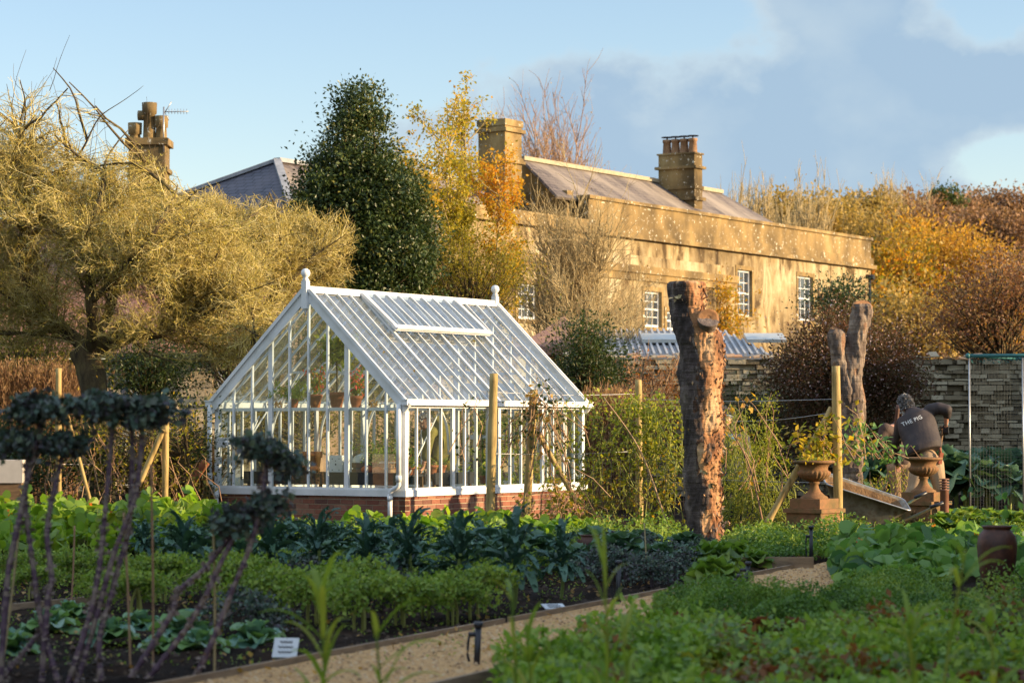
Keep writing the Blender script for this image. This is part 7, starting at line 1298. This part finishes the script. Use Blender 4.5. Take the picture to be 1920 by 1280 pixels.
hairball('hair', p2, hd2, f2, u2, rt2, 1.03, [(.06, .03, .015), (.14, .07, .035)], g1, 1300, .05, low=-.8, curl=.6)
m = MB(); m.tube(spline([B_(1684, 760, -.5), B_(1680, 800, -.45), B_(1676, 850, -.5)], 8), .03, 8); m.build('leather_strap', M_plain('strap', (.10, .045, .03)), p2, g1)
# -- smiling woman half hidden by the feathery plants
g2 = at(1366, 985, 36.4)*[1, 1, 0]; C_ = lambda x, y, d=0.: at(x, y, 36.4+d)
p3 = thing('person', 'smiling woman in pale cap and blue scarf half hidden behind leaves', 'person', g2); hc = C_(1362, 786); m = MB(); f3, u3, rt3 = head(m, hc, (-.1, -1, -.05), (.05, 0, 1)); nk3, ch3, pv3 = C_(1364, 808), C_(1372, 835), C_(1376, 895); chain(m, [hc-[0, 0, .07], nk3, ch3, pv3], [.05, .05, .12, .12])
s3 = [(C_(1350, 822), C_(1346, 860), C_(1366, 850, -.22)), (C_(1396, 822), C_(1402, 860), C_(1384, 836, -.24))]
for k, (a, b, c) in enumerate(s3): chain(m, [ch3+[0, 0, .08], a, b, c], [.07, .05, .038, .028]); hand(m, c, (.4 if k == 0 else -.5, -.5, .2), (0, 0, 1), .8)
for dx_ in (-.09, .09): chain(m, [pv3+[dx_, 0, 0], [g2[0]+.07+dx_, 36.4, .48], [g2[0]+.07+dx_, 36.45, .05]], [.08, .055, .04]); capsule(m, [g2[0]+.07+dx_, 36.4, .04], [g2[0]+.07+dx_, 36.25, .035], .04, .035)
skinned('body', m, MAT['skin'], p3, .010, 3, g2); facebits(p3, hc, f3, u3, rt3, 1., g2)
m = MB(); chain(m, [pv3, ch3, ch3+[0, 0, .09]], [.15, .155, .11]); [chain(m, [ch3+[0, 0, .08], a, b, b*.3+c*.7], [.09, .078, .064, .05]) for a, b, c in s3]; skinned('coat', m, M_noise('dark_coat', [(.03, .035, .05), (.06, .06, .08)], 9, .85, .4, .01), p3, .012, 5, g2)
m = MB(); [chain(m, [pv3+[d_, 0, -.02], [g2[0]+.07+d_, 36.4, .48], [g2[0]+.07+d_, 36.44, .08]], [.13, .09, .07]) for d_ in (-.08, .08)]; skinned('trousers', m, MAT['plastic'], p3, .012, 4, g2)
hairball('hair', p3, hc, f3, u3, rt3, 1.03, [(.20, .16, .13), (.34, .30, .26)], g2, 1400, .06, front=.1, low=-.9, curl=.6); m = MB(); m.ball(hc+u3*.055-f3*.01, (.092, .108, .075), 18, 10); m.ball(hc+u3*.06+f3*.10, (.07, .05, .012), 14, 6); m.build('cap', M_plain('pale_cap', (.30, .36, .42)), p3, g2)
m = MB(); an = np.linspace(0, 2*math.pi, 17); m.tube(np.stack([nk3[0]+.09*np.cos(an), nk3[1]+.085*np.sin(an), nk3[2]-.05+.02*np.sin(an)], 1), .03, 8); m.tube([nk3+[.04, -.13, -.06], nk3+[.10, -.16, -.22]], .032, 8); m.build('scarf', M_plain('blue_scarf', (.10, .22, .42)), p3, g2)
# -- man bending over the bench inside the greenhouse
PG = lambda x, y, z: gw(x, y, z)
g3 = PG(1.05, .95, .06); p4 = thing('person', 'man in an olive shirt bending over the pots inside the greenhouse', 'person', g3)
hc = at(799, 793, 37.1); nk = at(811, 790, 37.3); ch = at(820, 812, 37.35); pv = at(832, 868, 37.6); s1, e1, w1 = at(806, 812, 37.0), at(800, 850, 36.95), at(792, 878, 36.95); s2, e2, w2 = at(828, 805, 37.3), at(824, 850, 37.05), at(806, 882, 37.0)
m = MB(); f4, u4, rt4 = head(m, hc, (-.72, -.35, -.6), (-.45, -.2, .85)); chain(m, [pv, ch, nk, hc-u4*.06], [.12, .13, .06, .055]); chain(m, [nk, s1, e1, w1], [.06, .052, .042, .028]); chain(m, [nk, s2, e2, w2], [.06, .052, .042, .028]); hand(m, w1, (-.3, -.2, -1), (0, -1, 0), .7); hand(m, w2, (-.5, -.2, -1), (0, -1, 0), .7)
fl = pv*[1, 1, 0]+[0, 0, .1]
for d_ in ([-.07, -.07, 0], [.07, .07, 0]): chain(m, [pv+d_, (pv+fl)/2+d_, fl+d_], [.09, .06, .04]); capsule(m, fl+d_, fl+d_+np.array([-.10, -.08, -.01]), .04, .035)
skinned('body', m, MAT['skin'], p4, .010, 3, g3); facebits(p4, hc, f4, u4, rt4, 1., g3)
m = MB(); chain(m, [pv+[0, 0, .06], ch, ch*.4+nk*.6], [.20, .215, .17]); chain(m, [pv+[-.05, -.1, .1], ch+[-.06, -.10, 0]], [.17, .17]); chain(m, [ch+[0, 0, .05], s1, e1*.75+w1*.25], [.11, .085, .065]); chain(m, [ch+[0, 0, .05], s2, e2*.75+w2*.25], [.11, .085, .065]); skinned('shirt', m, M_noise('olive_shirt', [(.10, .10, .02), (.20, .17, .04)], 9, .85, .5, .015, fine=16), p4, .011, 4, g3)
m = MB(); [chain(m, [pv+d_, (pv+fl)/2+d_, fl+d_+[0, 0, .05]], [.125, .09, .075]) for d_ in (np.array([-.06, -.06, 0]), np.array([.06, .06, 0]))]; skinned('trousers', m, MAT['plastic'], p4, .012, 4, g3)
RS = np.random.RandomState(9); hairball('hair', p4, hc+u4*.012-f4*.012, f4, u4, rt4, 1.0, [], g3, 1300, .028, front=-.05, low=-.25, curl=3)
